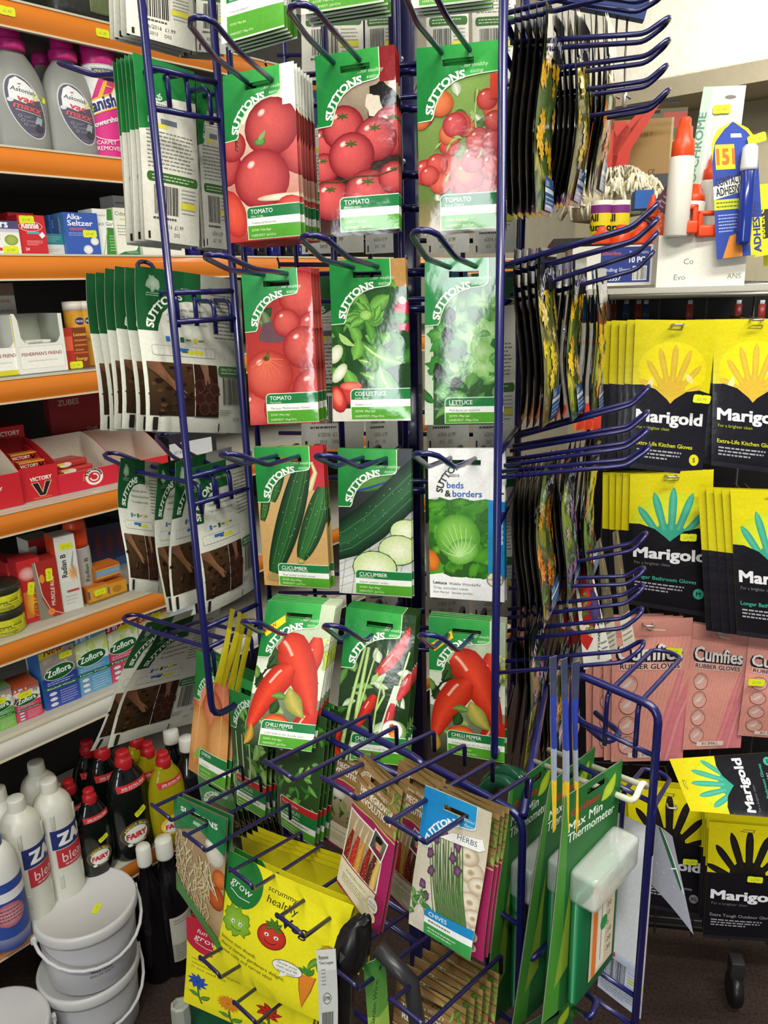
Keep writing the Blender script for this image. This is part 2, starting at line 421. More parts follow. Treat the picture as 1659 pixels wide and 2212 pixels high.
def rounded(pts, r, n=4, closed=False):
    pts = [V(p) for p in pts]; out = []; L = len(pts)
    for i, p in enumerate(pts):
        if not closed and i in (0, L - 1): out.append(p); continue
        a = pts[i - 1]; b = pts[(i + 1) % L]; da, db = a - p, b - p; q = min(r, da.length * .48, db.length * .48)
        p1 = p + da.normalized() * q; p2 = p + db.normalized() * q
        for k in range(n + 1):
            t = k / n; out.append(p1 * (1 - t) ** 2 + p * 2 * t * (1 - t) + p2 * t * t)
    return out
# ------------------------------------------------------------------ the room shell
WALLN = V((-.66, -.75, 0)).normalized(); WALLD = V((.75, -.66, 0)).normalized()
pWall = P(1450, 300, 3.4)
floor = MB()
fm = mat('woven_carpet', .95, grain=.5, scale=160, bump=.4, bscale=220)
floor.box(-4, -2.5, -.05, 5, 6, 0, '#33241f'); struct(floor.build('floor', fm))
ce = MB(); ce.box(-4, -2.5, CEIL, 5, 6, CEIL + .05, '#d8d6cc'); struct(ce.build('ceiling', WALLM))
MW = frame(V((pWall.x, pWall.y, 0)), WALLN)
w = MB(); w.box(-3.2, 0, 0, 3.2, .12, CEIL, '#a89f86'); struct(w.build('wall_back', WALLM, None, MW))
# plastered soffit / beam that overhangs the upper wall
zb = onplane(1450, 168, pWall + WALLN * .32, WALLN).z
w = MB(); w.box(-3.2, -.32, zb, 3.2, 0, CEIL, '#efebdd', r=.012); struct(w.build('trim_1', mat('rough_plaster', .9, grain=.05, scale=30, bump=.8, bscale=45), None, MW))
w = MB(); w.box(-3.2, -.33, zb - .07, 3.2, -.0, zb - .001, '#9a917c'); struct(w.build('trim_2', WALLM, None, MW))
# left wall behind the shelving
D1 = V((.66, .75, 0)).normalized(); NS = V((.75, -.66, 0)).normalized()
_r0 = ray(0, 565); pS = CAM + _r0 * (1.40 / _r0.y)           # a point of the front line of the left shelves
MLW = frame(V((pS.x, pS.y, 0)) - NS * .52, NS)
w = MB(); w.box(-3.0, 0, 0, 3.2, .1, CEIL, '#8f897a'); struct(w.build('wall_left', WALLM, None, MLW))
# ceiling lamps (fluorescent battens the photograph only shows by their light)
for i, (x, y, sx, sy) in enumerate([(-0.15, -0.55, 1.5, 0.25), (0.9, 0.35, 1.4, 0.2), (1.35, 1.75, 1.2, 0.2)]):
    b = MB(); b.box(x - sx / 2 - .02, y - sy / 2 - .02, CEIL - .07, x + sx / 2 + .02, y + sy / 2 + .02, CEIL, '#e4e4de', r=.01)
    struct(b.build('trim_%d' % (3 + i), PAINT))

# invented window frame, out of view, made to go with the added lamp packet_glare_light
w = MB()
for a_, b_ in (((-.62, -.05), (-.56, 1.65)), ((.56, -.05), (.62, 1.65)), ((-.62, -.05), (.62, .01)), ((-.62, 1.59), (.62, 1.65))): w.box(a_[0], 0, a_[1], b_[0], .06, b_[1], '#d8d6ce')
struct(w.build('added_window_frame', PAINT, None, frame(V((-1.17, -2.42, .70)), V((.33, .94, 0)))))
# ------------------------------------------------------------------ the revolving wire stand
NF = V((-.26, -.97, 0)).normalized(); DF = V((.97, -.26, 0)).normalized(); pF = P(790, 735, .82)
NL = V((-.84, .54, 0)).normalized(); NLB = -NL; DL = V((.54, .84, 0)).normalized()
NR = V((.96, -.28, 0)).normalized(); DR = V((.28, .96, 0)).normalized()
NQ = V((-.68, -.73, 0)).normalized(); DQ = V((.73, -.68, 0)).normalized(); pQ = P(970, 1880, .625)
BLUE = '#15164e'; BLUE2 = '#121340'
RW = .0036
rack = thing('wire_display_stand', 'tall revolving blue wire stand crowded with hanging seed packets', 'display stand', Matrix.Translation(V((.06, .98, 0))))
rinv = rack.matrix_world.inverted()
def rpart(name, paths, r=RW, c=BLUE, closed=False):
    m = MB()
    for p in paths: m.tube([rinv @ V(q) for q in p], r, c, seg=8, closed=closed)
    return m.build(name, WIREM, rack)
def vline(px, py, p0, n, z0, z1):
    q = onplane(px, py, p0, n); return [V((q.x, q.y, z0)), V((q.x, q.y, z1))]
ZT = 1.95
def at(p0, n, d): return p0 + n * d
# centre column (square tube) with drilled holes, and base
cc = P(886, 900, 1.0); m = MB()
MC = rinv @ frame(V((cc.x, cc.y, 0)), NF)
m.box(-.014, -.014, .12, .014, .014, ZT + .15, BLUE2, M=MC, r=.003)
m.build('centre_column', WIREM, rack)
for z in [.9 + .105 * k for k in range(10)]:
    m = MB(); m.lathe([(.004, 0), (.004, .0015), (.0025, .0022)], '#8f8f96', seg=10, M=MC @ Matrix.Translation((0, -.0143, z)) @ Matrix.Rotation(math.pi / 2, 4, 'X'))
    m.build('screw', STEEL, rack)
for k in range(4):
    a = k * math.pi / 2 + .6
    m = MB(); m.tube([MC @ V((0, 0, .13)), MC @ V((.3 * math.cos(a), .3 * math.sin(a), .012))], .012, BLUE2)
    m.build('base_foot', WIREM, rack)
# front panel: posts and paired bars behind the packets
pFP = at(pF, NF, -.075)
rows = [140, 560, 965, 1330]
def zrow(px, py, p0, n): return onplane(px, py, p0, n).z
for px in (528, 722, 868):
    rpart('panel_post', [vline(px, 560, pFP, NF, 1.08 if px < 860 else 1.1, ZT)])
zr = [zrow(700, y, pFP, NF) for y in (-250, 158, 592, 980, 1338)]
xa = onplane(528, 560, pFP, NF); xb = onplane(868, 560, pFP, NF); xc_ = onplane(1084, 560, pFP, NF)
for z in zr:
    rpart('panel_bar', [[V((xa.x, xa.y, z)), V((xc_.x, xc_.y, z))]], r=.003)
    rpart('panel_bar', [[V((xa.x, xa.y, z - .03)), V((xc_.x, xc_.y, z - .03))]], r=.003)
# left panel: two posts joined by a rounded bottom, gridded with paired bars
pA = P(345, 400, .775); pB = P(507, 640, .872)
DLp = (V((pB.x, pB.y, 0)) - V((pA.x, pA.y, 0))).normalized(); NLp = V((DLp.y, -DLp.x, 0))   # towards the camera side
zbot = onplane(470, 1545, pA, NLp).z
A0 = V((pA.x, pA.y, zbot)); B0 = V((pB.x, pB.y, zbot))
rpart('panel_frame', [rounded([V((pA.x, pA.y, ZT)), A0, B0, V((pB.x, pB.y, ZT))], .02)], r=.0042)
for y1, y2 in ((155, 240), (633, 697), (1043, 1105), (1392, 1440)):
    for yy in (y1, y2):
        z = onplane(365, yy, pA, NLp).z
        rpart('panel_bar', [[V((pA.x, pA.y, z)), V((pB.x, pB.y, z))]], r=.003)
# right panel: near post and bars running away behind the edge-on packets
pR = P(1078, 800, .745)
q = pR + DR * .17
zb2 = onplane(1090, 1640, pR, V((0, -1, 0))).z
rpart('panel_frame', [rounded([V((pR.x, pR.y, ZT)), V((pR.x, pR.y, zb2)), V((q.x, q.y, zb2)), V((q.x, q.y, ZT))], .012)], r=.0042)
for yy in (35, 110, 570, 655, 985, 1140, 1500):
    z = onplane(1084, yy, pR, V((0, -1, 0))).z
    rpart('panel_bar', [[V((pR.x, pR.y, z)), V((q.x, q.y, z))]], r=.003)
# back panel
pBk = at(pFP, NF, -.15)
for px in (640, 800, 1000, 1120): rpart('panel_post', [vline(px, 560, pBk, NF, 1.05, ZT)], r=.003)
for yy in (120, 520, 890, 1240):
    a, b = onplane(600, yy, pBk, NF), onplane(1130, yy, pBk, NF)
    for dz in (0, -.03): rpart('panel_bar', [[a + V((0, 0, dz)), b + V((0, 0, dz))]], r=.003)
# little brackets joining panel and column
for yy in (155, 235, 378, 450, 590, 668, 985, 1060, 1320, 1390):
    a = onplane(862, yy, pFP, NF); b = onplane(918, yy, pFP, NF)
    rpart('bracket', [[a, b]], r=.0042)
HOOKN = [0]
def hook(slot, tip, back=.07, w=.026, r=.0026, p0=None, n=None, t=.13, colour=BLUE, parent=True, drop=.035):
    """double wire loop: from the panel through the packet slot to a rounded tip that bends up; slot and tip are pixels"""
    S = onplane(slot[0], slot[1], p0, n); T = onplane(tip[0], tip[1], p0 + n * t, n)
    zd = V((0, 0, 1)).cross(n).normalized()
    B = S - n * back
    dirn = (T - S); K = S + dirn * .62; K.z = S.z + (T.z - S.z) * .28
    left = [B - zd * w / 2 - V((0, 0, drop)), B - zd * w / 2, S - zd * w / 2, K - zd * w / 2, T - zd * w * .42]
    rt = [p + zd * w for p in left[:-1]] + [T + zd * w * .42]
    e = (T - K).normalized()
    path = rounded(left, .01, 3)[:] + [T + e * .008 - zd * w * .25, T + e * .011, T + e * .008 + zd * w * .25] + rounded(rt, .01, 3)[::-1]
    return rpart('hook', [path], r=r, c=colour)
for s, t in (((560, 175), (437, 52)), ((748, 132), (652, 22)), ((985, 112), (893, -40)),
             ((595, 592), (468, 556)), ((790, 577), (678, 517)), ((1000, 577), (918, 508)),
             ((622, 985), (500, 984)), ((810, 989), (706, 988)), ((1000, 990), (920, 984)),
             ((640, 1330), (545, 1346)), ((812, 1344), (722, 1356)), ((1005, 1362), (930, 1376))):
    hook(s, t, p0=pF, n=NF)
pLp = pA + NL * .0
for s, t in (((350, 160), (150, 143)), ((440, 200), (278, 190)), ((370, 632), (312, 572)), ((450, 650), (335, 610)),
             ((420, 1035), (245, 985)), ((450, 1015), (352, 945)), ((450, 1385), (285, 1335)), ((500, 1370), (370, 1365))):
    hook(s, t, p0=pA + NL * .02, n=NL, t=.13, back=.02)
pRr = pR + DR * .02
for (bx, by), (tx, ty), dd in (((1130, 28), (1400, -60), .03), ((1175, 92), (1436, 60), .06), ((1200, 150), (1436, 106), .1), ((1225, 200), (1432, 160), .14), ((1245, 255), (1437, 212), .17), ((1150, -20), (1425, 2), .045),
                     ((1130, 560), (1413, 460), .015), ((1160, 575), (1413, 492), .05), ((1200, 600), (1413, 520), .09), ((1225, 618), (1405, 560), .13),
                     ((1225, 905), (1395, 850), .15), ((1190, 950), (1392, 905), .11), ((1170, 985), (1392, 942), .06), ((1150, 1015), (1395, 980), .02),
                     ((1245, 1200), (1390, 1165), .16), ((1195, 1255), (1385, 1240), .12), ((1190, 1310), (1383, 1278), .09), ((1180, 1360), (1380, 1330), .06), ((1165, 1430), (1383, 1402), .02)):
    p0 = pR + DR * dd; nn = DR * -1
    a = onplane(bx, by, p0, nn); b = onplane(tx, ty, p0, nn)
    d = (b - a); K = a + d * .84; K.z -= .006
    w = .026; zd = DR
    nr_ = V((DR.y, -DR.x, 0)); st = a - d * ((a - pR).dot(nr_) / d.dot(nr_))
    path = [st - zd * w / 2, K - zd * w / 2, b - zd * w * .4 + V((0, 0, .004)), b + V((0, 0, .008)) + d.normalized() * .004, b + zd * w * .4 + V((0, 0, .004)), K + zd * w / 2, st + zd * w / 2]
    rpart('hook', [rounded(path, .006, 3)], r=.0023)
# lower tier: pinwheel frames turned against the upper one
c1 = P(1130, 1762, .70); nq = NQ
a1 = onplane(905, 1640, c1, nq)
z0q = .42
rpart('lower_frame', [rounded([V((a1.x, a1.y, z0q)), a1, c1, V((c1.x, c1.y, z0q))], .018)], r=.0038)
for f in (.12, .24, .3, .42, .5):
    rpart('panel_bar', [[V((a1.x, a1.y, a1.z - f)), V((c1.x, c1.y, c1.z - f))]], r=.0026)
for f in (.35, .7):
    g = a1.lerp(c1, f); rpart('panel_post', [[g, V((g.x, g.y, z0q))]], r=.0026)
a3 = a1 - DQ * .22
rpart('lower_frame', [rounded([V((a3.x, a3.y, z0q)), a3 + V((0, 0, .0)), a1 + DQ * .01, V((a1.x, a1.y, z0q))], .02)], r=.004)
for f in (.03, .2, .23, .4): rpart('panel_bar', [[a3 - V((0, 0, f)), a1 - V((0, 0, f))]], r=.0033)
c2 = P(1424, 1530, .645)
a2 = onplane(1240, 1452, c2, nq)
rpart('lower_frame', [rounded([V((a2.x, a2.y, z0q)), a2, c2, V((c2.x, c2.y, z0q))], .014)], r=.0037)
for f in (.045, .09, .3, .335, .58, .61):
    rpart('panel_bar', [[V((a2.x, a2.y, a2.z - f)), V((c2.x, c2.y, c2.z - f))]], r=.0024)
bk = -NQ
for (b_, t_) in (((1345, 1510), (1440, 1412)), ((1380, 1725), (1418, 1672))):
    S = onplane(b_[0], b_[1], c2, nq); T = onplane(t_[0], t_[1], c2 + bk * .11, nq); u = DQ * .014
    rpart('hook', [rounded([S - u - V((0, 0, .05)), S - u, T - u, T + bk * .006, T + u, S + u, S + u - V((0, 0, .05))], .008, 3)], r=.0022)
# small loop hooks on the lower rails
for (x1, y1, x2, y2, x3, y3) in ((1235, 1540, 1310, 1605, 1342, 1585), (1125, 2055, 1150, 2072, 1182, 2042), (1240, 2180, 1275, 2200, 1290, 2165)):
    pts = [P(x1, y1, .75), P(x2, y2, .70), P(x3, y3, .72), P(x3 - 55, y3 - 45, .78)]
    rpart('hook', [rounded(pts, .01, 3)], r=.003)
for s, t in (((712, 1625), (606, 1668)), ((856, 1673), (735, 1707)), ((990, 1749), (878, 1798)), ((497, 1790), (422, 1822)), ((435, 1727), (351, 1758)),
             ((566, 1886), (522, 1902)), ((700, 1963), (628, 2003)), ((520, 2075), (455, 2092)), ((590, 2150), (530, 2190)), ((818, 2078), (742, 2112)), ((945, 2150), (880, 2192))):
    S = onplane(s[0], s[1], pQ, NQ); T = onplane(t[0], t[1], pQ + NQ * .062, NQ); u = DQ * .017; B = S - NQ * .07; lip = (T - S).normalized() * .004 + V((0, 0, .005))
    rpart('hook', [rounded([B - u - V((0, 0, .02)), B - u, T - u, T - u + lip, T + u + lip, T + u, B + u, B + u - V((0, 0, .02))], .003, 2)], r=.002, c='#17143f')
# thick rail corner of the tier (front to side)
g = c1
rpart('lower_frame', [rounded([c1, c1 + V((DR.x * .25, DR.y * .25, 0))], .01)], r=.004)
# ------------------------------------------------------------------ printed designs of the seed packets (flat pictures on the packets)
GRN, GRN2, LGRN, WHT = '#1d8038', '#15682c', '#5aa52c', '#f3f3ec'
def header(A, c=GRN, c2='#3fae4b', strap='...for healthy|eating', wide=.8, tcol=WHT, textc='#cfe8c4', outline='#d9ecc9'):
    W, H = A.W, A.H
    X = lambda u: u * W
    edge = [(.8 * W, H * .87), (.785 * W, .852 * H), (.74 * W, .842 * H), (.56 * W, .832 * H), (.44 * W, .812 * H), (.33 * W, .778 * H), (.25 * W, .728 * H), (.205 * W, .675 * H), (.19 * W, .638 * H), (.165 * W, .62 * H), (0, .615 * H)]
    if wide > .9: edge = [(W, .85 * H)] + edge[2:]
    pts = [(0, H), (edge[0][0], H)] + edge
    A.poly([(p[0] + (.9 if 0 < i < 12 else 0), p[1] - (.9 if i > 1 else 0)) for i, p in enumerate(pts)], outline)
    A.poly(pts, [c, c2] + [c2] * 3 + [c] * (len(pts) - 5))
    A.arc('SUTTONS', .60 * W, .628 * H, 33, 174, 93, 7.2, tcol, bold=.035)
    if strap:
        for i, t in enumerate(strap.split('|')): A.text(t, .53 * W + 3 * i * 3, .885 * H - 5.4 * i - 1, 3.7, textc, shear=.2)
def label(A, t, sub, mid, sow='SOW: Feb-Apr|HARVEST: Jul-Oct', x0=.27, top=.205, h=None, sh=0):
    W, H = A.W, A.H; x = x0 * W; y1 = top * H; y0 = .012 * H
    A.rrect(x - .8, y0 - .6, W + 9, y1 + .8, 5, '#dfeed6', (0, 0, 0, 1))
    A.rrect(x, y0, W + 9, y1, 4.5, '#1c7a3e', (0, 0, 0, 1))
    A.rect(x, y0, W + 9, y0 + (y1 - y0) * .66, '#f1f4ea'); A.rect(x, y0, W + 9, y0 + (y1 - y0) * .42, '#55a32e')
    A.text(t, x + 4, y1 - 6.8, 4.6, WHT, bold=.01, sx=.92 if len(t) < 10 else .8); A.text(sub, x + 4, y0 + (y1 - y0) * .68, 2.3, '#d7ecd0')
    A.text(mid, x + 4, y0 + (y1 - y0) * .47, 2.4, '#5b6b58', shear=.2)
    for i, q in enumerate(sow.split('|')): A.text(q, x + 4, y0 + (y1 - y0) * (.24 - .17 * i), 2.6, '#d9f0b8', bold=.01)
def tomato(A, u, v, r, c='#d8303a', e='#8e1420', stem=None, hl=True):
    x, y, q = u * A.W, v * A.H, r * A.W
    A.ell(x, y, q, q * .96, mixc(c, '#f7a08f', .25), e, hx=-.2, hy=.25, n=20)
    if hl: A.ell(x - .35 * q, y + .5 * q, q * .16, q * .11, '#fbe3da', mixc(c, '#f7a08f', .5), rot=30, n=10)
    if stem is not None:
        for k in range(6):
            a = stem + k * 60; A.stroke([(x, y + .8 * q * .6), (x + .3 * q * math.cos(math.radians(a)), y + .48 * q + .16 * q * math.sin(math.radians(a)))], [q * .1, q * .04], '#3d5a24')
def leaves(A, n, box, cols, size, seed, e=None, up=None):
    r = random.Random(seed)
    for i in range(n):
        x, y = r.uniform(box[0], box[2]) * A.W, r.uniform(box[1], box[3]) * A.H
        a = r.uniform(0, 360) if up is None else r.uniform(90 - up, 90 + up); c = r.choice(cols)
        A.leaf(x, y, size * r.uniform(.7, 1.3), size * r.uniform(.3, .55), a, c, e or mixc(c, '#0c240d', .55), r.uniform(-.5, .5))
def pepper(A, pts, w, c='#e4472a', e='#aa1f10'):
    P_ = [(u * A.W, v * A.H) for u, v in pts]; n = len(P_)
    sm = []
    for i in range(n - 1):
        for k in range(5):
            t = k / 5; p0, p1, p2, p3 = P_[max(i - 1, 0)], P_[i], P_[i + 1], P_[min(i + 2, n - 1)]
            f = lambda a, b, c_, d: .5 * ((2 * b) + (-a + c_) * t + (2 * a - 5 * b + 4 * c_ - d) * t * t + (-a + 3 * b - 3 * c_ + d) * t ** 3)
            sm.append((f(p0[0], p1[0], p2[0], p3[0]), f(p0[1], p1[1], p2[1], p3[1])))
    sm.append(P_[-1]); L = len(sm)
    ww = [A.W * w * min(1, .45 + 2.2 * (i / L)) * (1 if i < L * .45 else max(.06, 1 - ((i / L - .45) / .55) ** 1.6)) for i in range(L)]
    A.stroke(sm, ww, c, e)
    off = [(p[0] - ww[i] * .16, p[1] + ww[i] * .1) for i, p in enumerate(sm)]
    A.stroke(off[3:int(L * .55)], [q * .13 for q in ww[3:int(L * .55)]], '#fbd0b8', c)
def cuke(A, x0, y0, x1, y1, w, c='#2f6e2f', e='#12301a', seed=1):
    pts = []; n = 12; W, H = A.W, A.H
    for k in range(n + 1):
        t = k / n; pts.append(((x0 + (x1 - x0) * t + .03 * math.sin(3 * t)) * W, (y0 + (y1 - y0) * t) * H))
    ww = [w * W * min(1, math.sin(math.pi * min(max(.06 + .9 * k / n, 0), 1)) ** .42) for k in range(n + 1)]
    A.stroke(pts, ww, c, e)
    for o in (-.25, .12, .3): A.stroke([(p[0] + o * ww[i] * .9, p[1]) for i, p in enumerate(pts)][1:-1], .8, mixc(c, '#9cc479', .3), c)
    r = random.Random(seed)
    for k in range(16):
        i = r.randint(1, n - 1); A.ell(pts[i][0] + r.uniform(-.4, .4) * ww[i], pts[i][1] + r.uniform(-4, 4), .8, .8, '#9fbf86', c, n=6)
W_, H_ = 80, 168
def S(bg, bg2=None): 
    a = Art(W_, H_); a.rect(0, 0, W_, H_, bg, bg2); return a
def d_tomato_pair():
    A = S('#b9302a', '#e9dfc2')
    A.rect(0, 12, 80, 45, '#d9bfa0'); A.rect(0, 118, 80, 168, '#e6ecd0')
    tomato(A, 1.08, .52, .34, '#d2303c'); tomato(A, -.02, .46, .25, '#c9232c'); tomato(A, .1, .58, .2, '#b81d26', hl=False)
    tomato(A, .66, .66, .37, '#c9222f', '#84101c', hl=True); tomato(A, .5, .365, .39, '#d62a36', '#8e1420')
    A.ell(.5 * 80, .585 * 168, 7, 4, '#6f9b4e', '#39602a'); A.leaf(38, 100, 12, 5, 35, '#7da65a')
    for a in (0, 20, -20): A.stroke([(15, 96 + a * .2), (12, 100 + a * .3), (13, 106 + a * .2)], 1, '#1f3a18')
    A.ell(5, 30, 15, 26, '#e85a44', '#b3271f', rot=20); A.ell(60, 42, 26, 3.5, '#f0e6d0', '#cbb08e'); A.ell(70, 34, 14, 9, '#e2564a', '#b82b28')
    A.rect(66, 130, 80, 168, '#f2f4e8')
    header(A); label(A, 'TOMATO', 'Ailsa Craig', 'Traditional favourite'); return A
def d_tomato_shiny():
    A = S('#3a2118', '#2d1f17'); A.rect(0, 85, 80, 168, '#594236', '#c9b79a'); A.blob(66, 112, 15, 28, '#14110f', jag=.3); A.blob(58, 118, 8, 12, '#d8cdb6', jag=.3, seed=4)
    A.rect(64, 138, 80, 168, '#8c1f22')
    for u, v, r in ((.08, .52, .22), (.95, .56, .3), (.06, .38, .2), (.32, .6, .27), (.72, .52, .27), (.42, .44, .29), (.15, .2, .26), (.62, .22, .3), (.95, .3, .2)):
        tomato(A, u, v, r, '#cf2839', '#7c0f1d', stem=R.uniform(0, 60))
    A.stroke([(2, 52), (20, 50), (40, 54), (60, 53), (78, 58)], 1.4, '#4b3a1c')
    header(A); label(A, 'TOMATO', 'Moneymaker', 'Traditional favourite'); return A
def d_tomato_cherry():
    A = S('#56682c', '#8fb05a'); leaves(A, 26, (.2, .1, 1, 1), ['#7fa14f', '#c5d99a', '#4f7a33', '#e4eed0'], 18, 5)
    A.rect(0, 0, 80, 30, '#a08a60', '#6d7142'); A.blob(62, 30, 16, 12, '#dfe5d2'); r = random.Random(9)
    A.stroke([(58, 128), (55, 105), (57, 88), (45, 70), (35, 55)], 1.4, '#b6c96c')
    for i in range(30):
        t = r.random(); u = r.uniform(.02, .98) if i > 6 else r.uniform(.7, 1); v = r.uniform(.25, .72)
        c = r.choice(['#d7372f', '#e2502a', '#ee7a2c', '#cf2c3a']); tomato(A, u, v, r.uniform(.12, .17), c, mixc(c, '#6d0c10', .6))
    for k in range(8): A.leaf(r.uniform(20, 60), r.uniform(50, 110), 9, 2.4, r.uniform(0, 360), '#9dbb64')
    A.rect(70, 118, 80, 140, '#d7452f'); header(A, wide=1); label(A, 'TOMATO', 'Sweet Cherry', 'Tasty variety'); return A
def d_tomato_ribbed():
    A = S('#c43a2c', '#a8393b'); leaves(A, 8, (.1, .5, .5, .8), ['#4f7040', '#7d9a68', '#39552f'], 20, 3); A.blob(34, 102, 16, 12, '#6c4b55')
    for u, v, r in ((.85, .83, .33), (1.0, .62, .24), (.62, .66, .2), (.85, .5, .3), (.1, .1, .3), (.52, .1, .3), (.98, .22, .33)):
        tomato(A, u, v, r, '#d8403a', '#9a1f22')
    tomato(A, .32, .33, .36, '#e4513c', '#a92b20')
    x, y = .3 * 80, .44 * 168
    for k in range(9):
        a = math.radians(200 + k * 20); A.stroke([(x, y), (x + 20 * math.cos(a), y - 2 + 22 * math.sin(a))], [2, .6], '#f0885a', '#e0563e')
    A.ell(x, y, 4, 3, '#463a20', '#6f5a2a'); A.ell(x + 2, y + 3, 1.6, 4, '#6d7a3a', '#39421d')
    header(A, c='#2e8a4a', c2='#57b06c', textc='#e9f6e4', strap='...for healthy|eating'); label(A, 'TOMATO', 'Marmande', "The tasty 'Mediterranean Tomato'", 'SOW: Mar-Apr|HARVEST: Aug-Oct'); return A
def d_cos_lettuce():
    A = S('#173a18', '#2b5a24'); A.rect(56, 140, 80, 168, '#b98a4a'); A.blob(76, 112, 7, 18, '#c4274a'); A.ell(75, 126, 4, 4, '#d6d8cc'); A.ell(70, 118, 4, 4, '#b4263a')
    leaves(A, 26, (.1, .3, .95, .85), ['#3f8a2c', '#5fa83a', '#2c6b24', '#7cbf50'], 30, 21)
    for k in range(10):
        a = 90 + (k - 4.5) * 22; A.leaf(37 + 2 * math.cos(math.radians(a)), 106, 17 + (k % 3) * 3, 10, a, '#8cc75a', '#2f7426', .3)
    A.blob(37, 112, 7, 6, '#b7dc7a', '#7dbd4d'); A.ring(37, 112, 7, 6, 1, '#4c8f34')
    for q in ((70, 20, 52, 22, 130), (28, 66, 46, 18, -8), (34, 82, 44, 22, -40), (50, 60, 40, 20, 285)):
        A.leaf(q[0], q[1], q[2], q[3], q[4], '#7fbc4b', '#2e7426'); A.leaf(q[0], q[1], q[2] * .95, 2.2, q[4], '#cfe7a4')
    A.rect(0, 0, 80, 14, '#dcd6c8'); A.ell(4, 72, 7, 11, '#eef0dc', '#b7c08c', rot=-30); A.ell(8, 52, 6, 12, '#eef0dc', '#b8c190', rot=-35); A.leaf(8, 94, 22, 7, -50, '#a9ce76')
    A.ell(20, 30, 13, 12, '#d8423c', '#97171c'); A.ell(20, 38, 12, 5, '#e98d78', '#c7332e'); A.ell(6, 24, 9, 15, '#de4a40', '#9b1a1e', rot=15); A.ell(6, 26, 5, 10, '#f08a70', '#d94c3c', rot=15)
    header(A, c2='#2f9a45'); label(A, 'COS LETTUCE', 'Little Gem', 'Sweet and Tasty', 'SOW: Mar-Jul|HARVEST: May-Oct', x0=.25); return A
def d_salad_bowl():
    A = S('#274a24', '#3f7a38'); A.rect(0, 0, 9, 168, '#c9d0bc', '#b2d0a4'); r = random.Random(4)
    leaves(A, 22, (.12, .05, 1, .85), ['#2e7a2c', '#4d9a3f', '#86bf6a', '#6aa84e'], 26, 31)
    for i in range(20):
        A.blob(r.uniform(12, 80), r.uniform(28, 138), r.uniform(7, 14), r.uniform(7, 13), r.choice(['#4f9e3f', '#78bb58', '#9fd17a', '#3d8a34']), '#2f7a2c', jag=.45, seed=i)
    for x, y in ((26, 112), (14, 56), (32, 44), (24, 92)): A.blob(x, y, 6, 8, '#16280f', jag=.3, seed=int(y))
    for q in ((60, 60), (50, 90), (66, 96), (56, 76)): A.blob(q[0], q[1], 13, 12, '#b9dc9a', '#7fbb5c', seed=q[0], jag=.4)
    leaves(A, 9, (.8, .1, 1, .8), ['#9fd07a', '#6fb254'], 16, 8)
    header(A, c='#2e8a48', c2='#5fb070', strap='...for healthy|eating'); label(A, 'LETTUCE', 'Salad Bowl', 'Pick leaves as required', 'SOW: Mar-Jul|HARVEST: May-Oct', x0=.27, top=.17); return A
def d_cucumber_whole():
    A = S('#c79a5c', '#d8b478'); A.rect(62, 118, 80, 168, '#b8202c'); A.stroke([(62, 118), (70, 138), (66, 150)], [8, 5, 3], '#e6dcae', '#b7a05a')
    cuke(A, .22, .62, .38, 1.0, .2, '#2f6b2c', '#1b3c1a', 3); cuke(A, .05, .48, .14, .78, .14, '#356b2c', '#193816', 4); cuke(A, .98, .72, .6, .22, .32, '#2f7032', '#143018', 5); cuke(A, .72, .9, .16, .1, .37, '#265f2b', '#0d2614', 6)
    A.blob(14, 12, 10, 5, '#8b8a4a', '#b08a52'); A.ell(48, 34, 4, 3, '#c9c06a', '#7e9440')
    header(A); label(A, 'CUCUMBER', 'F1 Burpless Tasty Green', "'Shop quality' outdoor variety", 'SOW: Apr-May|HARVEST: Jul-Oct', x0=.25, top=.175); return A
def d_cucumber_sliced():
    A = S('#e8e8e2', '#23262a'); A.poly([(0, 62), (80, 100), (80, 168), (0, 168)], ['#1c2224', '#2f3a34', '#3b4046', '#30332f'])
    for k in range(6): A.stroke([(0, 8 + k * 9), (60, 34 + k * 11)], .5, '#8c8c88'); A.stroke([(2 + k * 12, 0), (10 + k * 13, 64)], .5, '#77736e')
    A.ell(36, 132, 26, 10, '#5f9a3a', '#2f6a28', rot=12); A.stroke([(8, 118), (30, 124), (56, 133)], 2.2, '#2e4bb0', '#1e2c6c')
    pts = [(-14, 56), (10, 66), (36, 86), (62, 112), (100, 150)]
    A.stroke(pts, [40, 44, 44, 42, 40], '#2c5f37', '#0c2118'); r = random.Random(3)
    for o in (-8, 3, 10): A.stroke([(p[0] + o * .5, p[1] - o) for p in pts], 1.6, '#3f7a48', '#275a33')
    for k in range(24): t = r.random(); A.ell(t * 80, 58 + t * 78 + r.uniform(-14, 14), .7, .7, '#9fbfa0', '#2c5f37', n=6)
    for x, y, q in ((74, 78, 17), (66, 56, 22), (40, 34, 25)):
        A.ell(x, y, q, q * .82, '#2d5a26'); A.ell(x, y, q * .95, q * .77, '#eef3c9', '#c8dc96', n=20); A.ell(x, y - 1, q * .55, q * .42, '#f4f6d8', '#e2ebb4')
        for k in range(9):
            a = k * .7; A.ell(x + q * .45 * math.cos(a), y + q * .34 * math.sin(a), 2, .9, '#f9fae8', '#d6e2a8', rot=math.degrees(a), n=8)
    header(A); label(A, 'CUCUMBER', 'Marketmore', 'Superb outdoor variety', 'SOW: Apr-May|HARVEST: Jul-Oct', x0=.24, top=.18); return A
